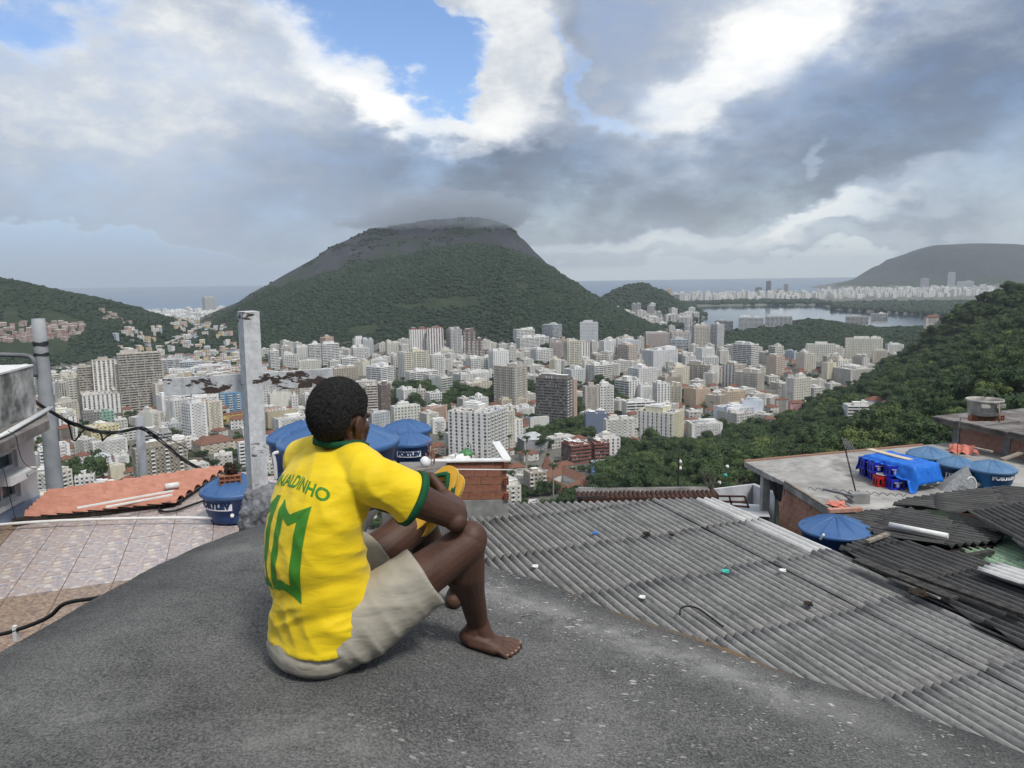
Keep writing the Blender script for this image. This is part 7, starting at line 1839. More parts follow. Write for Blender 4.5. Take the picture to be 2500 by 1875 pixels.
# ---------- flip-flops in the hands
def sole_mesh():
    out_ = []
    for k in range(40):
        a = 2*math.pi*k/40; y = math.cos(a)*.128; w_ = .044 + .008*math.cos(a) - .007*math.exp(-((y+.015)/.035)**2); out_.append((math.sin(a)*w_*(abs(math.sin(a))**-.15 if abs(math.sin(a)) > .05 else 1), y))
    mb = MB(); mb.poly(out_[::-1], .006, .014, 0); mb.poly([(x*1.0, y) for x, y in out_][::-1], -.006, .0055, 1); return mb.mesh('sole', [M_sandal, M_sandal2])
SM = sole_mesh()
ta, tb = J(1106, 1150, 2.41), J(1000, 1292, 2.37); ax_ = (ta-tb).normalized(); nn_ = Vector((-.38, -.90, .18)); nn_ = (nn_-ax_*nn_.dot(ax_)).normalized(); sx_ = ax_.cross(nn_).normalized(); cc_ = (ta+tb)/2
for k in range(2):
    e = empty('flip_flop', (0, 0, 0), 0, ['yellow flip-flop with a green strap held in front of the other one', 'yellow flip-flop held behind the one with the visible strap'][k], 'flip-flop')
    M_ = Matrix((sx_, ax_, nn_)).transposed().to_4x4(); M_.translation = cc_+O - nn_*(.026*k) + sx_*(.020*k) - ax_*.008*k
    e.matrix_world = M_; link('sole', SM, e)
    mb = MB(); P0 = Vector((0, .100, .014))
    for s_ in (-1, 1): mb.tube(smooth_poly([P0+Vector((0, 0, .010)), Vector((s_*.022, .074, .034)), Vector((s_*.038, .040, .030)), Vector((s_*.043, .004, .012))], 16), [.008]*16, 8)
    mb.tube([P0-Vector((0, 0, .004)), P0+Vector((0, 0, .014))], .004, 8); mb.build('strap', M_trim, e)
    for s_ in (-1, 1): t_ = text_mesh('Brasil', .012, bold=.0003); 
# ================================================================== MIDDLE: brick parapet, tanks behind the man
ZP = -4.35
M_render = speckled('grey_cement_render', (.20, .20, .195), (.32, .32, .31), 2.5, rough=.95, bs=.3, c3=(.14, .14, .14), s3=.5)
M_mortar = speckled('mortar', (.26, .24, .22), (.38, .36, .33), 8, rough=.95)
DB = 17.8
def wall_of_bricks(e, p0, p1, ztop, rows, bl, bh, mt, depth=.14, jit=.006, seed=1, zlow=None, backm=None, rmort=.012, skip=None):
    """bricks laid between plan points p0 -> p1 (camera relative), each one a piece"""
    r = random.Random(seed); d = Vector((p1.x-p0.x, p1.y-p0.y, 0)); L_ = d.length; d.normalize(); n_ = Vector((d.y, -d.x, 0)); rot = math.atan2(d.y, d.x)
    mb = MB(); mb.box(-bl/2, bl/2, 0, depth, -bh/2, bh/2); me = mb.mesh('brick', mt); halves = {}
    back = MB(); back.box(0, L_, .012, depth+.02, -rows*(bh+rmort)-(zlow or 0), 0); bk_ = back.build('mortar', backm or M_mortar, e); bk_.location = Vector((p0.x, p0.y, ztop+CAMZ))-e.location; bk_.rotation_euler = (0, 0, rot)
    for j in range(rows):
        x = -bl*.5*(j % 2); z = ztop-(j+.5)*(bh+rmort)
        while x < L_-.02:
            a = max(x, 0); b = min(x+bl, L_)
            if b-a > .05 and not (skip and skip((a+b)/2, j)):
                o = link('brick', me, e); c = Vector((p0.x, p0.y, 0))+d*((a+b)/2)+n_*r.uniform(-jit, jit); c.z = z+r.uniform(-.003, .003)+CAMZ
                o.location = c-e.location; o.rotation_euler = (r.uniform(-.01, .01), 0, rot+r.uniform(-.006, .006)); o.scale = ((b-a)/bl, 1, 1)
            x += bl+.014
    return d, n_, rot
bp0, bp1 = pt(1050, 1128, DB)-O, pt(1236, 1122, DB)-O; zt_b = pt(1150, 1127, DB).z-CAMZ
bw = empty('brick_parapet', (bp0.x, bp0.y, CAMZ-6), 0, 'orange hollow brick parapet with a white metal cap, rendered grey below, behind the man\'s arm', 'brick wall')
wall_of_bricks(bw, bp0, bp1, zt_b, 5, .285, .175, M_brick, seed=2)
mb = MB(); x0 = bp0.x-1.2; mb.box(x0, bp1.x+.03, DB-.04, DB+.22, CAMZ+zt_b-3.4, CAMZ+zt_b-5*.187-.005); o = mb.build('cement_render', M_render, bw); o.location = -bw.location
mb = MB(); mb.box(x0, bp1.x+.10, DB-.06, DB+.20, CAMZ+zt_b+.002, CAMZ+zt_b+.035); mb.beam(Vector((bp1.x+.02, DB, CAMZ+zt_b+.04)), Vector((bp1.x-.28, DB+1.6, CAMZ+zt_b+.12)), .20, .03); o = mb.build('metal_cap', M_pvc, bw); o.location = -bw.location
for j in range(5):
    if j % 2 == 0: hollow_brick('brick', Vector((bp1.x-.0, DB+.0, CAMZ+zt_b-(j+1)*.187+.003))-bw.location, 0, .10, .19, .175, 2, 3, parent=bw)
mb = MB(); mb.tube([pt(1000, 1145, 17)-O+O, pt(1248, 1147, 17.4)], .014, 8); tag(mb.build('thin_pipe', M_pvc), 'thin white pipe running across the brick parapet', 'pipe')
# green lamp and satellite bowl
M_lampg = speckled('green_enamel', (.05, .16, .06), (.09, .24, .10), 6, rough=.4)
lc = pt(1138, 1108, 18.6); lamp = empty('street_lamp', lc, 0, 'green enamel lamp shade on a thin stalk above the brick parapet', 'lamp')
R_ = 19*18.6/F; MB().lathe([(R_, -.02), (R_*1.02, 0), (R_*.88, .05), (R_*.5, .095), (R_*.20, .115), (R_*.16, .15), (0, .155)], 28).build('lamp_shade', M_lampg, lamp)
mb = MB(); mb.tube([(0, 0, .24), (.05, 0, .30), (.12, 0, .22), (.14, 0, -.5), (.14, 0, -1.2)], .014, 8); mb.build('stalk', M_galv, lamp)
mb = MB(); mb.lathe([(0, 0), (.12, .01), (.19, .05)], 24); o = mb.build('dish', M_whitep, None, pt(1130, 1124, 18.3)); o.rotation_euler = (.5, .2, 0); tag(o, 'small white bowl lying on the parapet under the green lamp', 'dish')
# platform and tanks
plat = MB(); q0, q1 = pt(640, 1260, 9.6), pt(1075, 1260, 14.5); plat.box(q0.x-.4, q1.x-.9, 8.3, 16.5, CAMZ-3.95, CAMZ-3.62); tag(plat.build('tank_platform', M_render), 'cement platform carrying the blue tanks behind the man', 'platform')
def tk(px, rim, wpx, R, H, label, **kw):
    d = 2*R*F/wpx; v = pt(px, rim, d); e = tank('water_tank', (v.x, v.y, v.z-H), R, H, label, **kw); return e, v
big, vb_ = tk(827, 1074, 300, .74, .80, 'largest blue water tank, directly behind the head of the seated man', lab_ang=.62, lab_h=.16, lab_z=.50, nr=10, lid_rise=.26)
tk(744, 1064, 190, .62, .72, 'blue water tank just right of the white post, left of the largest one', lab_ang=.2, nr=10, lid_rise=.34, word=None)
tk(993, 1046, 124, .56, .62, 'blue water tank farthest back, behind the labelled one on the right', nr=12, lid_rise=.30, word=None)
tk(1002, 1076, 108, .44, .52, 'smaller blue water tank with its label in view, right of the largest one', lab_ang=.02, lab_h=.105, lab_z=.62, nr=10, lid_rise=.36)
mb = MB(); a = vb_; mb.tube(smooth_poly([pt(690, 1104, 8.9), pt(672, 1106, 8.85), pt(668, 1112, 8.85), pt(672, 1135, 8.85), pt(674, 1170, 8.85)], 20), .022, 10); tag(mb.build('overflow_pipe', M_pvc), 'white overflow pipe bending down from the largest blue tank', 'pipe')
bm = bmesh.new(); bmesh.ops.create_icosphere(bm, subdivisions=3, radius=.085)
for v in bm.verts: v.co.z *= 1.1; v.co *= 1+.1*noise.noise(v.co*12)
me = bpy.data.meshes.new('float'); bm.to_mesh(me); bm.free(); me.materials.append(M_whitep); [setattr(p_, 'use_smooth', True) for p_ in me.polygons]
tag(link('white_jug', me, None, pt(1038, 1128, 12.2)), 'round white plastic jug beside the labelled blue tank', 'jug')
M_copper = mat('copper_wire', base=(.30, .13, .08), rough=.5)
cw = MB(); r = random.Random(3)
for _ in range(9):
    c = pt(r.uniform(1044, 1060), r.uniform(1090, 1140), 12.6); cw.tube(smooth_poly([c+Vector((r.uniform(-.06, .06), 0, r.uniform(-.12, .12))) for _ in range(5)], 14), .006, 5)
tag(cw.build('wire_coil', M_copper), 'tangle of reddish wires right of the labelled blue tank', 'wire')
for k in range(13):
    y_ = 1148+k*3.4+r.uniform(-2, 2); a_ = pt(r.uniform(955, 985), y_+r.uniform(-3, 6), 11.5+.1*k); b_ = pt(r.uniform(1040, 1075), y_+r.uniform(-12, 4), 12.1+.1*k); mb = MB()
    if k % 3 == 0: mb.beam(a_, b_, .07, .03); mt = M_oldwood
    else: mb.tube([a_, b_], .016, 8); mt = M_pvc if k % 3 == 1 else M_galv
    cat_ = 'plank' if k % 3 == 0 else 'pipe'
    tag(mb.build(cat_, mt), f"{'grey plank' if k % 3 == 0 else ('white' if k % 3 == 1 else 'grey')+' pipe'} in the scrap pile beyond the man's arm, {['topmost','second','third','fourth','fifth','sixth','seventh','eighth','ninth','tenth','eleventh','twelfth','lowest'][k]} from the top", cat_)
mb = MB(); j0 = pt(930, 1205, 11.2); j1 = pt(1085, 1205, 12.6); mb.box(j0.x, j1.x, 11.2, 13.2, CAMZ-4.4, pt(1000, 1196, 11.4).z); tag(mb.build('rubble_base', M_slab), 'dark slab below the scrap pile', 'slab')
# far side of the grey roof: zinc lean-to, dark ridge, wall, pole
zs0 = pt(1412, 1194, 22).z-CAMZ
zl = empty('zinc_roof', pt(1412, 1214, 21.0), 0, 'pale ribbed zinc lean-to roof at the far edge of the grey corrugated roof', 'metal roof')
pA, pB, pC, pD = pt(1412, 1214, 21.0), pt(1610, 1212, 21.0), pt(1600, 1196, 22.6), pt(1412, 1190, 22.6)
for k in range(9):
    a, b, c, d_ = pA.lerp(pB, k/9), pA.lerp(pB, (k+.985)/9), pD.lerp(pC, (k+.985)/9), pD.lerp(pC, k/9); vs = []; n = 6
    for i in range(n+1): 
        for p_, q_ in ((a, b), (d_, c)): v = p_.lerp(q_, i/n); v.z += .025*(i % 2); vs.append(v-zl.location)
    vs += [v-Vector((0, 0, .006)) for v in vs]; m_ = 2*(n+1)
    mb = MB(); mb.add(vs, [(2*i, 2*i+2, 2*i+3, 2*i+1) for i in range(n)] + [(2*i+m_, 2*i+1+m_, 2*i+3+m_, 2*i+2+m_) for i in range(n)]); mb.build('sheet', M_metals, zl)
M_oldtile = speckled('blackened_clay', (.035, .02, .016), (.09, .045, .035), 5, rough=.9)
rg_ = empty('dark_tiled_ridge', pt(1420, 1222, 19.6), 0, 'blackened clay tile ridge between the zinc lean-to and the grey roof', 'tiled roof')
for k in range(30):
    for j in range(2):
        a = pt(1416+k*11.5, 1222-k*.14-j*7, 19.8+j*.6)-rg_.location; mb = MB(); mb.tube([a, a+Vector((.02, .62, .03))], [.07, .055], 8); mb.build('tile', M_oldtile, rg_)
mb = MB(); g0 = pt(1416, 1228, 19.5); mb.box(g0.x, pt(1760, 1218, 19.5).x, 19.9, 21.0, g0.z-1.6, g0.z-.02); tag(mb.build('dark_wall', M_slab), 'shadowed wall under the blackened tile ridge', 'wall')
mb = MB()
for px_ in (1413, 1420): mb.beam(pt(px_, 1214, 19.4), pt(px_, 1245, 19.4), .05, .05)
mb.beam(pt(1408, 1214, 19.3), pt(1480, 1212, 19.3), .04, .04); tag(mb.build('timber_frame', M_char), 'dark timber frame at the left end of the tile ridge', 'frame')
M_lime = speckled('limewashed_wall', (.38, .39, .42), (.52, .53, .55), 1.5, rough=.9, c3=(.30, .30, .33), s3=.5)
wl_ = empty('terrace_wall', pt(1665, 1206, 26), 0, 'limewashed terrace wall beyond the far edge of the grey roof', 'wall')
mb = MB(); a, b, c = pt(1665, 1204, 26), pt(1838, 1183, 27.5), pt(1892, 1206, 23.5)
for p_, q_ in ((a, b), (b, c)):
    dd = (q_-p_); mb.add([Vector((v.x, v.y, z))-wl_.location for v, z in ((p_, p_.z-2.2), (q_, q_.z-2.2), (q_, q_.z), (p_, p_.z))] + [Vector((v.x+.12, v.y+.16, z))-wl_.location for v, z in ((p_, p_.z-2.2), (q_, q_.z-2.2), (q_, q_.z), (p_, p_.z))], [(0, 1, 2, 3), (7, 6, 5, 4), (3, 2, 6, 7), (1, 5, 6, 2), (0, 3, 7, 4)])
mb.build('wall', M_lime, wl_)
mb = MB(); f0 = pt(1700, 1262, 24); mb.add([pt(1640, 1250, 22), pt(1880, 1262, 20), pt(1870, 1232, 25), pt(1680, 1226, 26)], [(0, 1, 2, 3)]); tag(mb.build('terrace_floor', M_lime), 'terrace floor behind the limewashed wall', 'floor')
rk = empty('iron_rack', pt(1740, 1212, 21.5), 0, 'brown iron rack on the terrace beyond the grey roof', 'rack')
mb = MB()
for a, b in (((1745, 1211), (1818, 1212)), ((1752, 1224), (1822, 1226)), ((1745, 1211), (1752, 1232)), ((1818, 1212), (1828, 1240)), ((1780, 1211), (1786, 1232)), ((1760, 1232), (1828, 1238))): mb.beam(pt(*a, 21.5)-rk.location, pt(*b, 21.5)-rk.location, .04, .05)
mb.build('rack_frame', mat('rusty_iron', base=(.045, .02, .015), rough=.8), rk)
pl2 = empty('lamp_pole', pt(1655, 1205, 23), 0, 'thin dark pole with two white bulbs before the woods', 'pole')
mb = MB(); mb.tube([Vector((0, 0, -.5)), pt(1657, 1124, 23)-pl2.location, pt(1662, 1088, 23)-pl2.location], [.035, .028, .008], 8); mb.build('shaft', M_char, pl2)
for y_ in (1128, 1144): o = MB().lathe([(0, -.05), (.045, -.02), (.05, .02), (.02, .07), (0, .08)], 12).build('bulb', M_whitep, pl2); o.location = pt(1661, y_, 23)-pl2.location
dt = empty('bare_tree', pt(1748, 1214, 30), 0, 'bare twiggy dead tree with scraps of plastic caught in it', 'tree'); mb = MB(); r = random.Random(12)
def twig(p_, d, L_, rr, n):
    q = p_+d*L_; mb.tube([p_, p_.lerp(q, .5)+Vector((r.uniform(-.05, .05), 0, r.uniform(-.05, .05)))*L_, q], [rr, rr*.8, rr*.5], 5, cap=False)
    if n > 0:
        for _ in range(3 if n > 1 else 2): twig(q if r.random() < .6 else p_.lerp(q, .6), (d+Vector((r.uniform(-.8, .8), r.uniform(-.5, .5), r.uniform(-.2, .5)))).normalized(), L_*r.uniform(.5, .8), rr*.55, n-1)
for k in range(5): twig(Vector((k*.2-.3, 0, -.4)), Vector((r.uniform(-.5, .6), r.uniform(-.2, .2), 1)).normalized(), r.uniform(.5, .8), .018, 3)
mb.build('branches', speckled('dead_bark', (.14, .12, .10), (.24, .21, .18), 5), dt)
for k, (a, b) in enumerate(((1776, 1139), (1757, 1178), (1772, 1160))):
    bm = bmesh.new(); bmesh.ops.create_icosphere(bm, subdivisions=2, radius=.07)
    for v in bm.verts: v.co *= 1+noise.noise(v.co*20)*.6
    me = bpy.data.meshes.new('plastic_scrap'); bm.to_mesh(me); bm.free(); me.materials.append(M_whitep if k < 2 else M_teal); tag(link('plastic_scrap', me, None, pt(a, b, 30)), ['upper white', 'lower white', 'teal'][k]+' plastic scrap caught in the bare tree', 'litter')
# ================================================================== RIGHT: slab terrace with crates and tanks
ZS = -5.8
M_screed = speckled('stained_screed', (.20, .195, .185), (.42, .41, .39), .55, rough=.9, det=9, c3=(.11, .105, .10), s3=.7, bs=.2)
def pS(px, py, z=ZS): return P(px, py, z)
SL = [pS(1817, 1127), pS(1905, 1173), pS(2030, 1250), pS(2200, 1240), pS(2330, 1215), pS(2600, 1190), pS(2600, 1075), pS(2400, 1072), pS(2252, 1087)]
so_ = SL[0].copy(); slab = empty('roof_slab', so_, 0, 'flat grey concrete roof slab on the right with crates and blue tanks on it', 'roof slab')
mb = MB(); mb.poly([(q.x-so_.x, q.y-so_.y) for q in SL], -.16, 0); mb.build('slab', M_screed, slab)
def kerb(a, b, mt, n, w_=.12, h_=.09):
    d = b-a; L_ = d.length/n
    for k in range(n): m2 = MB(); m2.beam(Vector((0, 0, h_/2)), d*(.98/n)+Vector((0, 0, h_/2)), w_, h_); o = m2.build('kerb_brick', mt, slab); o.location = a+d*(k/n)-so_ + Vector((0, 0, rng.uniform(-.006, .006)))
kerb(SL[0], SL[8], speckled('kerb_tile', (.20, .11, .08), (.34, .20, .14), 6, rough=.9, c3=(.22, .20, .18), s3=.8), 26, .10, .045); kerb(pS(1918, 1178), pS(2028, 1246), M_oldwood, 10, .10, .06)
# column, brick side wall and dark cloth
mb = MB(); c0 = pS(1875, 1166, -5.96); mb.box(c0.x-.11, c0.x+.11, c0.y+.1, c0.y+.34, c0.z-2.6, c0.z); mb.build('column', M_render, slab).location = -so_
w0, w1 = pS(1898, 1186, -5.96), pS(2030, 1262, -5.96); bs_ = empty('brick_side_wall', (w0.x, w0.y, CAMZ-8), 0, 'pale orange brick side wall below the edge of the roof slab', 'brick wall')
wall_of_bricks(bs_, Vector((w0.x+.10, w0.y+.1, 0)), Vector((w1.x+.10, w1.y+.1, 0)), -5.97, 9, .28, .18, M_brickpale, seed=6, jit=.012)
M_bcloth = speckled('black_cloth', (.01, .01, .012), (.03, .03, .032), 6, rough=.95)
def cloth(name, pts, mt, label, cat, amp=.03, n=18, parent=None, fr=7):
    """pts: 4 corners (camera relative), subdivided with folds"""
    a, b, c, d = [Vector(q) for q in pts]; vs = []; fs = []; nr = (b-a).cross(d-a).normalized()
    for j in range(n+1):
        for i in range(n+1):
            u, v = i/n, j/n; p_ = (a*(1-u)+b*u)*(1-v)+(d*(1-u)+c*u)*v; p_ = p_+nr*(math.sin(u*fr*2+v*2)*amp+noise.noise(p_*4)*amp*2)*(.3+.7*v); vs.append(p_)
    for j in range(n):
        for i in range(n): q = j*(n+1)+i; fs.append((q, q+1, q+n+2, q+n+1))
    mb = MB(); o0 = vs[0].copy(); mb.add([v-o0 for v in vs], fs, 0, True); o = mb.build(name, mt, parent, o0)
    md = o.modifiers.new('thick', 'SOLIDIFY'); md.thickness = .006; return tag(o, label, cat)
cloth('hanging_cloth', (pt(1876, 1170, 21), pt(1912, 1184, 20.4), pt(1908, 1226, 20.4), pt(1893, 1218, 20.8)), M_bcloth, 'black cloth hanging from the corner of the roof slab', 'cloth')
# crates
M_crb = mat('blue_crate', base=(.015, .030, .42), rough=.4); M_crr = mat('red_crate', base=(.42, .02, .02), rough=.4); M_glassb = mat('brown_bottle', base=(.02, .015, .01), rough=.15)
def crate_mesh(w_=.36, d_=.30, h_=.30):
    mb = MB(); t = .014
    for x in (-w_/2, w_/2-t): mb.box(x, x+t, -d_/2, d_/2, 0, .05); mb.box(x, x+t, -d_/2, d_/2, h_-.085, h_); mb.box(x, x+t, -.03, .03, .05, h_-.085)
    for y in (-d_/2, d_/2-t):
        mb.box(-w_/2+t, w_/2-t, y+.0005, y+t, 0.001, .05); mb.box(-w_/2+t, w_/2-t, y+.0005, y+t, h_-.085, h_-.001)
        for x in (-w_/2+t, -w_*.19, w_*.19-.03, w_/2-t-.03): mb.box(x, x+.03, y+.001, y+t-.001, .05, h_-.085)
        mb.box(-w_*.13, w_*.13, y+.0015, y+t-.002, .05, h_*.62)
    for x in (-w_/2+.002, w_/2-.04): 
        for y in (-d_/2+.002, d_/2-.04): mb.box(x, x+.038, y, y+.038, 0.002, h_-.002)
    mb.box(-w_/2+t, w_/2-t, -d_/2+t, d_/2-t, .003, .015); return mb
CB = crate_mesh().mesh('crate_shell', M_crb); CR_ = crate_mesh().mesh('crate_shell', M_crr)
BT = MB()
for i in range(5):
    for j in range(4): BT.lathe([(.030, .02), (.031, .15), (.014, .20), (.012, .26), (0, .262)], 8, c=(-.14+.07*i, -.105+.07*j, 0))
BTM = BT.mesh('bottles', M_glassb)
emb = text_mesh('ANTARCTICA', .036, bold=.001)
def emblem(parent, w_=True):
    em = MB()
    for k in range(5): a = math.pi*(.15+.7*k/4); em.add([(-.06*math.cos(a)*1.0-.006, 0, .09+.05*math.sin(a)), (-.06*math.cos(a)+.006, 0, .09+.05*math.sin(a)), (.004, 0, .06), (-.004, 0, .06)], [(3, 2, 1, 0)])
    em.box(-.035, .035, -.001, 0, .05, .062); o = em.build('emblem', M_whitep, parent); o.location = (0, -.154, .03)
    return o
ord_c = ['lower', 'upper', 'end']
def crate(px, py, z, rz, label, red=False, group=None):
    v = P(px, py, z); e = empty('crate', v, rz, label, 'crate', group); link('crate_shell', CR_ if red else CB, e); b = link('bottles', BTM, e); b['kind'] = 'stuff'
    if not red:
        o = emblem(e); t = link('lettering', CRT, e); t.location = (0, -.157, .20); t.rotation_euler = (math.pi/2, 0, 0)
    return e
CRT = text_mesh('Antarctica', .052, bold=.0012); CRT.materials.append(M_whitep)
crate(2185, 1193, ZS, .02, 'blue bottle crate with white lettering, bottom front one beside the red crate')
crate(2179, 1161, ZS+.31, .03, 'blue bottle crate with white lettering on top, half under the tarpaulin')
crate(2152, 1186, ZS, .02, 'red bottle crate with a round tray on it', red=True)
crate(2140, 1171, ZS, .02, 'blue crate behind the red one, lower'); crate(2139, 1152, ZS+.31, .02, 'blue crate behind the red one, upper with bottles')
crate(2118, 1160, ZS, .05, 'blue crate under the left end of the tarpaulin, lower'); crate(2116, 1142, ZS+.31, .05, 'blue crate under the left end of the tarpaulin, upper')
crate(2210, 1186, ZS, .0, 'blue crate at the right end under the tarpaulin, lower'); crate(2208, 1158, ZS+.31, .0, 'blue crate at the right end under the tarpaulin, upper')
v = P(2152, 1186, ZS); o = MB().lathe([(0, 0), (.13, .005), (.145, .02), (.15, .035), (.14, .036)], 24).build('tray', M_whitep, None, (v.x, v.y, v.z+.302)); tag(o, 'round white tray on the red crate', 'tray')
M_tarp = speckled('blue_tarpaulin', (.012, .11, .50), (.02, .17, .62), 5, rough=.45)
def tarp():
    c0, c1 = P(2106, 1163, ZS)+Vector((0, -.12, 0)), P(2226, 1199, ZS)+Vector((0, -.05, 0)); hmax = .66; pl_ = []
    nx, ny = 40, 34; vs = []; fs = []; dx_ = (c1-c0); dx_.z = 0; L_ = dx_.length; dx_.normalize(); dy_ = Vector((-dx_.y, dx_.x, 0))
    for j in range(ny+1):
        for i in range(nx+1):
            s_ = -.25+(L_+.62)*i/nx; t_ = -.42+1.35*j/ny; z = ZS+.665
            if s_ < 0: z -= min(.5, -s_*1.3); s2 = -.05+s_*.35
            elif s_ > L_: z -= min(.655, (s_-L_)*1.25); s2 = L_+(s_-L_)*.45
            else: s2 = s_
            if t_ < .0: z -= min(.40 if s_ > L_*.7 else .16, -t_*1.5)*(.4+.6*(s_/L_ if 0 < s_ < L_ else (1 if s_ > 0 else .6)))
            p_ = Vector((c0.x, c0.y, 0))+dx_*s2+dy_*(t_*(.45 if t_ < 0 else 1.0)-.02)
            n_ = noise.noise(Vector((s_*3, t_*3, 1)))*.07+noise.noise(Vector((s_*8, t_*9, 5)))*.06
            vs.append(Vector((p_.x+n_*.5, p_.y-abs(n_)*.5, CAMZ+max(ZS+.015, z+abs(n_)*.7))))
    for j in range(ny):
        for i in range(nx): q = j*(nx+1)+i; fs.append((q, q+1, q+nx+2, q+nx+1))
    o0 = vs[0].copy(); mb = MB(); mb.add([q-o0 for q in vs], fs, 0, True); o = mb.build('tarpaulin', M_tarp, None, o0); md = o.modifiers.new('t', 'SOLIDIFY'); md.thickness = .008; md.offset = 1
    return tag(o, 'blue tarpaulin thrown over the stack of blue crates', 'tarpaulin')
tarp()
mb = MB(); a, b = P(2122, 1158, ZS)+Vector((0, .1, .72)), P(2224, 1186, ZS)+Vector((0, .1, .70)); mb.beam(Vector((0, 0, 0)), b-a, .22, .03); tag(mb.build('board', speckled('pale_board', (.45, .38, .28), (.60, .52, .40), 6), None, a), 'pale wooden board weighing down the blue tarpaulin', 'board')
for (px, rim, wpx, R, H, lab, kw) in ((2265, 1108, 104, .62, .58, 'dark blue water tank nearest the woods, left of the three on the slab', dict(lab_ang=.55, lab_h=.14, lab_z=.62, nr=12, lid_rise=.30)),
        (2334, 1130, 92, .55, .52, 'dusty blue water tank, middle of the three on the slab', dict(lab_ang=-.75, lab_h=.16, lab_z=.45, word='LEV', nr=10, lid_rise=.30)),
        (2417, 1141, 113, .62, .56, 'lighter bleached blue water tank, right of the three on the slab', dict(lab_ang=.1, lab_h=.15, lab_z=.70, nr=10, lid_rise=.28, invert=True))):
    ml = (None, M_lidpale) if 'dusty' in lab or 'nearest' in lab else (M_tankpale, M_lidpale); v = P(px, rim+46, ZS); d = v.y
    R2 = wpx/2*d/F; H2 = min(H, pt(px, rim+1, d).z-CAMZ-ZS); e = tank('water_tank', (v.x, v.y, v.z), R2, max(.4, H2), lab, mats=ml, **kw)
# antenna on a post, sawn post, red heap, frames, net
an = empty('television_antenna', P(2166-305//1, 1200, ZS), 0, 'thin leaning mast with a small television antenna on the roof slab', 'antenna'); an.location = pt(2089, 1200, 19.6)
mb = MB(); t_ = pt(2064, 1098, 20.2)-an.location; mb.tube([Vector((0, 0, 0)), t_], .020, 8); mb.build('mast', M_char, an)
mb = MB(); mb.beam(pt(2058, 1080, 20.2)-an.location, pt(2086, 1094, 20.2)-an.location, .02, .02)
for k in range(6): c = pt(2060+k*4.5, 1082+k*2.2, 20.2)-an.location; mb.beam(c-Vector((.05, .25, .1)), c+Vector((.05, .25, .12)), .010, .010)
mb.build('aerial', M_galv, an)
mb = MB(); v = pt(2095, 1250, 18.9); mb.box(-.22, .22, -.14, .14, 0, pt(2095, 1203, 18.9).z-v.z); st2 = mb.build('concrete_post', M_render, None, v); tag(st2, 'short square concrete post wrapped with wire at the slab edge', 'post'); mb = MB(); mb.box(-.24, .24, -.16, .16, .18, .23); mb.build('wire_band', M_iron, st2)
wire = MB()
for k in range(60): a = k/59; c = P(1975+a*240, 1193+a*17, ZS+.15); wire.v.append(tuple(c+Vector((0, math.cos(k*1.3)*.04, math.sin(k*1.3)*.04))))
pts = [Vector(q) for q in wire.v]; wire = MB(); wire.tube(pts, .008, 5); tag(wire.build('coiled_wire', M_iron), 'loose coil of rusty wire stretched along the near slab edge', 'wire')
plank((2010, 1194), (2085, 1212), ZS+.25, .06, .05, M_galv, 'grey metal bar propped on the concrete post, upper one'); plank((2085, 1225), (2050, 1200), ZS+.15, .05, .05, M_galv, 'grey metal bar propped on the concrete post, lower one')
M_redcl = speckled('faded_red_sheet', (.46, .13, .10), (.62, .25, .19), 5, rough=.8)
rag(2045, 1231, ZS+.08, .20, M_redcl, 'crumpled faded red plastic heap at the near slab edge', 'plastic_heap', 'plastic')
mb = MB(); a = P(2025, 1246, ZS+.02); mb.box(-.05, .80, -.1, .04, -.04, .05); o = mb.build('brick_ledge', M_brickpale, None, a); tag(o, 'low brick ledge in front of the red heap', 'ledge'); o.rotation_euler = (0, 0, .1)
fr = empty('wooden_frames', P(2250, 1172, ZS), 0, 'green and yellowish timber lattice frames lying beside the tarpaulin', 'lattice'); M_yw = speckled('yellowish_batten', (.34, .32, .18), (.46, .44, .30), 8); mb = MB()
for a, b in (((2245, 1172), (2312, 1166)), ((2250, 1180), (2318, 1172)), ((2262, 1186), (2300, 1166)), ((2275, 1184), (2316, 1170)), ((2248, 1165), (2262, 1160)), ((2245, 1160), (2290, 1158))): mb.beam(P(*a, ZS+.10)-fr.location, P(*b, ZS+.16)-fr.location, .04, .03)
mb.build('battens', M_yw, fr)
M_net = speckled('grey_net_bag', (.16, .17, .18), (.30, .31, .32), 20, rough=.9)
nv = P(2335, 1192, ZS); mb = MB(); mb.add([(-.55, -.25, 0), (.45, -.25, 0), (.55, .35, 0), (-.45, .30, 0), (.28, .05, .62)], [(0, 1, 4), (1, 2, 4), (2, 3, 4), (3, 0, 4)]); o = mb.build('net_sack', M_net, None, nv); tag(o, 'grey pyramid of netting in front of the middle blue tank', 'net')
mb = MB(); c = P(2370, 1188, ZS+.15); mb.tube([c+Vector((math.cos(a)*.14, 0, math.sin(a)*.26)) for a in [k*math.pi/9-.6 for k in range(10)]], .022, 8); tag(mb.build('bent_pipe', M_pvc), 'bent pale hose standing before the right blue tank', 'hose')
pipe((2380, 1184), (2398, 1180), ZS+.12, .07, M_render, 'short grey pipe end lying before the right blue tank')
cloth('black_sheet', (pt(2172, 1112, 22.5), pt(2225, 1116, 22.2), pt(2215, 1124, 21.6), pt(2180, 1120, 21.8)), M_bcloth, 'black plastic sheet lying behind the tarpaulin', 'sheet')
cloth('black_sheet', (pt(2235, 1137, 20.8), pt(2280, 1146, 20.6), pt(2278, 1158, 20.3), pt(2238, 1152, 20.4)), M_bcloth, 'black plastic sheet in front of the left blue tank', 'sheet')
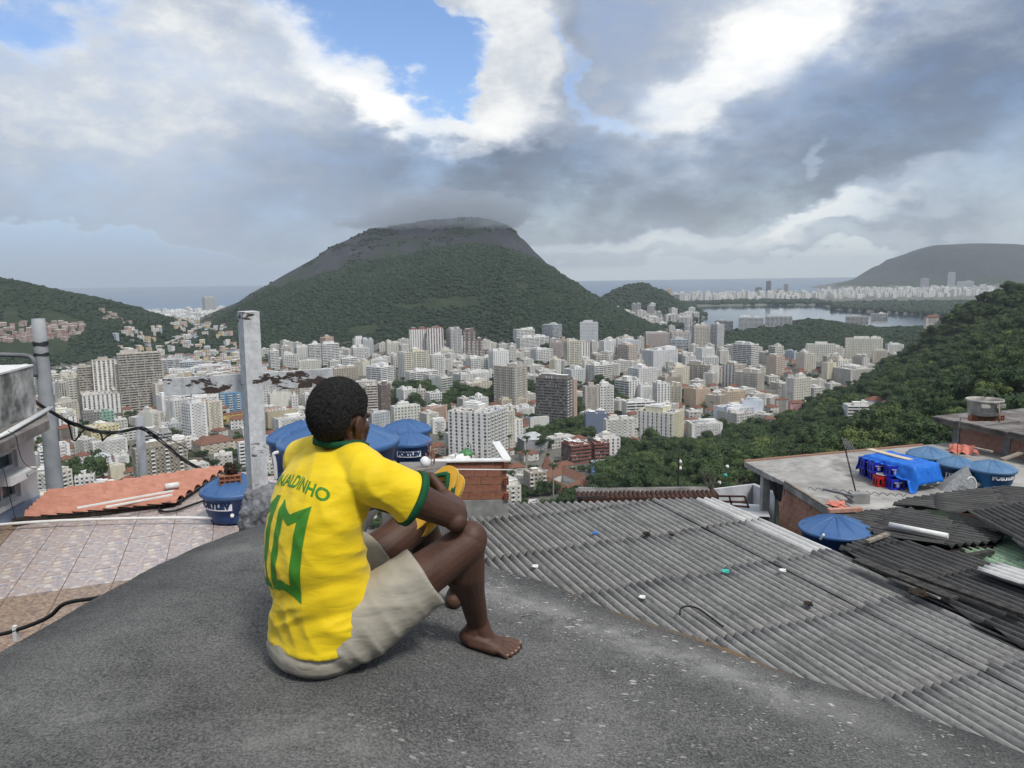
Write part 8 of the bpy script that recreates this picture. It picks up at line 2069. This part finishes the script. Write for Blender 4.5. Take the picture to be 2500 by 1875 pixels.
# red cloth, brick house and the concrete tub
DH = 25.5
h0, h1 = pt(2326, 1100, DH)-O, pt(2640, 1100, DH-3.8)-O; zroof = pt(2330, 1034, DH).z-CAMZ
bh = empty('brick_house', (h0.x, h0.y, CAMZ-8), 0, 'unplastered pale brick house with a sagging concrete roof at the right edge', 'house')
d_, n_, rot_ = wall_of_bricks(bh, h0, h1, zroof, 15, .29, .19, M_brickpale, seed=9, jit=.01, zlow=1.0, skip=lambda x, j: x > 3.35 and x < 4.6)
rh = MB(); L_ = (h1-h0).length
for x in (-.02, 1.75): rh.box(x, x+.24, -.03, .14, -2.9, -.02)
o = rh.build('concrete_column', M_render, bh); o.location = Vector((h0.x, h0.y, CAMZ+zroof))-bh.location; o.rotation_euler = (0, 0, rot_)
rh = MB(); rh.box(-.35, L_+1, -.55, 7.0, .0, .14); o = rh.build('roof_slab', M_slab, bh); o.location = Vector((h0.x, h0.y, CAMZ+zroof+.03))-bh.location; o.rotation_euler = (.0, .02, rot_)
rh = MB()
for k in range(6): rh.box(-.38+.9*k, .50+.9*k, -.62+.02*(k % 2), 1.2, .142+.02*(k % 2), .20+.02*(k % 2))
rh.box(2.2, 5, 1.5, 2.3, .145, .22); rh.box(1.5, 4.5, 3.0, 3.8, .146, .21)
o = rh.build('slab_boards', M_slab, bh); o.location = Vector((h0.x, h0.y, CAMZ+zroof+.03))-bh.location; o.rotation_euler = (.0, .02, rot_); o['kind'] = 'stuff'
rh = MB(); rh.box(3.42, 4.5, .02, .12, -2.4, -.6); o = rh.build('doorway', M_dark, bh); o.location = Vector((h0.x, h0.y, CAMZ+zroof))-bh.location; o.rotation_euler = (0, 0, rot_)
cloth('red_cloth', (pt(2318, 1083, 24.6), pt(2380, 1088, 24.0), pt(2392, 1111, 23.6), pt(2312, 1108, 24.2)), M_redcl, 'faded red cloth hanging between the blue tanks and the brick house', 'cloth', amp=.06, fr=9)
plank((2380, 1094), (2422, 1103), -5.25, .12, .05, M_oldwood, 'grey board fixed to the brick wall above the right tank'); plank((2446, 1122), (2492, 1106), -5.4, .14, .05, M_oldwood, 'slanting grey board at the right edge before the brick house')
M_tub = speckled('mouldy_concrete', (.24, .23, .21), (.52, .50, .46), 3.0, rough=.95, det=8, c3=(.05, .048, .045), s3=.95)
DT = 23.0; tc = pt(2402, 1012, DT); tb_ = empty('concrete_tub', tc, 0, 'round mouldy concrete water tub open at the top, standing on bricks on the house roof', 'water tub')
Rt = 42*DT/F; Hh = pt(2402, 974, DT).z-tc.z
MB().lathe([(0, .02), (Rt*.80, 0), (Rt*.84, .05), (Rt*.93, Hh*.85), (Rt*1.0, Hh*.88), (Rt*1.0, Hh), (Rt*.93, Hh), (Rt*.88, Hh*.8), (Rt*.78, .10), (0, .09)], 44).build('tub', M_tub, tb_)
mb = MB()
for a in (-.5, .45): c = Vector((math.sin(a)*Rt*.93, -math.cos(a)*Rt*.93, Hh*.72)); mb.box(c.x-.13, c.x+.13, c.y-.05, c.y+.04, c.z-.07, c.z+.04)
mb.build('lug', M_tub, tb_)
for k in range(6): o = hollow_brick('brick', (-.42+.17*k, -.12+.02*(k % 2), -.17), .1*(k % 3), .16, .19, .17, 2, 2, parent=tb_)
mb = MB(); mb.tube([pt(2440, 985, DT-.6), pt(2440, 1030, DT-.8)], .02, 8); tag(mb.build('down_pipe', M_oldwood), 'thin pale pipe running down the right side of the concrete tub', 'pipe')
mb = MB(); mb.tube([pt(2345, 1020, 23.6), pt(2338, 1070, 23.6), pt(2337, 1108, 23.6)], .014, 8); tag(mb.build('vertical_pipe', M_oldwood), 'thin pipe running down the front of the brick house', 'pipe')
# ================================================================== the brown-roofed cloister, spire, villas by the park
def gb(px, py, w_, dp, H, rot, label, roofm, wallc, rise, hole=None, name='building', cat='building'):
    v = ptz(px, py, PLAIN-CAMZ); e = empty(name, (v.x, v.y, PLAIN), rot, label, cat); return e, v
cl0 = ptz(1300, 1190, PLAIN+7-CAMZ); ce = empty('cloister', (cl0.x, cl0.y, PLAIN), 0, 'large school building with brown tiled roofs round a white courtyard, beside the woods', 'building')
A1, A2, A3, A4 = [ptz(a, b, PLAIN+8-CAMZ)-Vector((0, 0, 0)) for a, b in ((1296, 1168), (1388, 1212), (1455, 1175), (1368, 1140))]
ctr = (A1+A2+A3+A4)/4
def ringwing(f0, f1):
    return [ctr+(q-ctr)*f0 for q in (A1, A2, A3, A4)], [ctr+(q-ctr)*f1 for q in (A1, A2, A3, A4)]
out4, in4 = ringwing(1.0, .42); mid4 = [ (a+b)/2+Vector((0, 0, 4.5)) for a, b in zip(out4, in4)]; mb = MB()
for k in range(4):
    k2 = (k+1) % 4; mb.add([q-ce.location for q in (out4[k], out4[k2], mid4[k2], mid4[k])], [(0, 1, 2, 3)], TILE); mb.add([q-ce.location for q in (mid4[k], mid4[k2], in4[k2], in4[k])], [(0, 1, 2, 3)], TILE)
mb.build('roof', CITY, ce)
mb = MB()
for k in range(4):
    k2 = (k+1) % 4
    for pl_, sg in ((out4, .95), (in4, 1.06)):
        a, b = ctr+(pl_[k]-ctr)*sg, ctr+(pl_[k2]-ctr)*sg; lo = Vector((0, 0, -8.5)); q = [a+lo, b+lo, b, a]; mb.add([v-ce.location for v in q], [(0, 1, 2, 3)], WALL)
mb.build('wall', CITY, ce).color = (.70, .70, .68, 1)
mb = MB()
for k, n in ((0, 16), (1, 14)):
    a, b = ctr+(out4[k]-ctr)*.953, ctr+(out4[(k+1) % 4]-ctr)*.953
    for i in range(n):
        for z in (-3.2, -6.6): c0 = a.lerp(b, (i+.3)/n)+Vector((0, 0, z)); c1 = a.lerp(b, (i+.65)/n)+Vector((0, 0, z)); mb.add([q-ce.location for q in (c0, c1, c1+Vector((0, 0, 1.8)), c0+Vector((0, 0, 1.8)))], [(0, 1, 2, 3)], GLASS)
wn_ = mb.build('windows', CITY, ce); wn_['kind'] = 'stuff'
mb = MB(); sp0 = ptz(1338, 1150, PLAIN-CAMZ); tp = pt(1334, 1116, sp0.y); w_ = 5.2; b4 = [Vector((sp0.x+a*w_, sp0.y+b*w_, PLAIN+3)) for a, b in ((-1, -1), (1, -1), (1, 1), (-1, 1))]
mb.add([q-sp0 for q in b4+[tp+Vector((0, 0, 2))]], [(0, 1, 4), (1, 2, 4), (2, 3, 4), (3, 0, 4)], TILE); mb.box(-w_*.9, w_*.9, -w_*.9, w_*.9, 0, 3, WALL); o = mb.build('chapel', CITY, None, sp0); tag(o, 'steep brown pyramid roof of a chapel left of the courtyard building', 'chapel')
v = ptz(1245, 1240, PLAIN-CAMZ)
for k, (a, b, w_, h_, lab, c) in enumerate(((1252, 1205, 9, 5, 'small greenish ruin-like villa right of the brick parapet', (.50, .54, .46)), (1278, 1245, 12, 4, 'low white walled yard building right of the brick parapet', W1))):
    vv = ptz(a, b, PLAIN-CAMZ); building('house', vv.x, vv.y, PLAIN, w_, 7, h_, .3, 'few', 'few', c, lab, 'house', None, 'flat', 77+k)
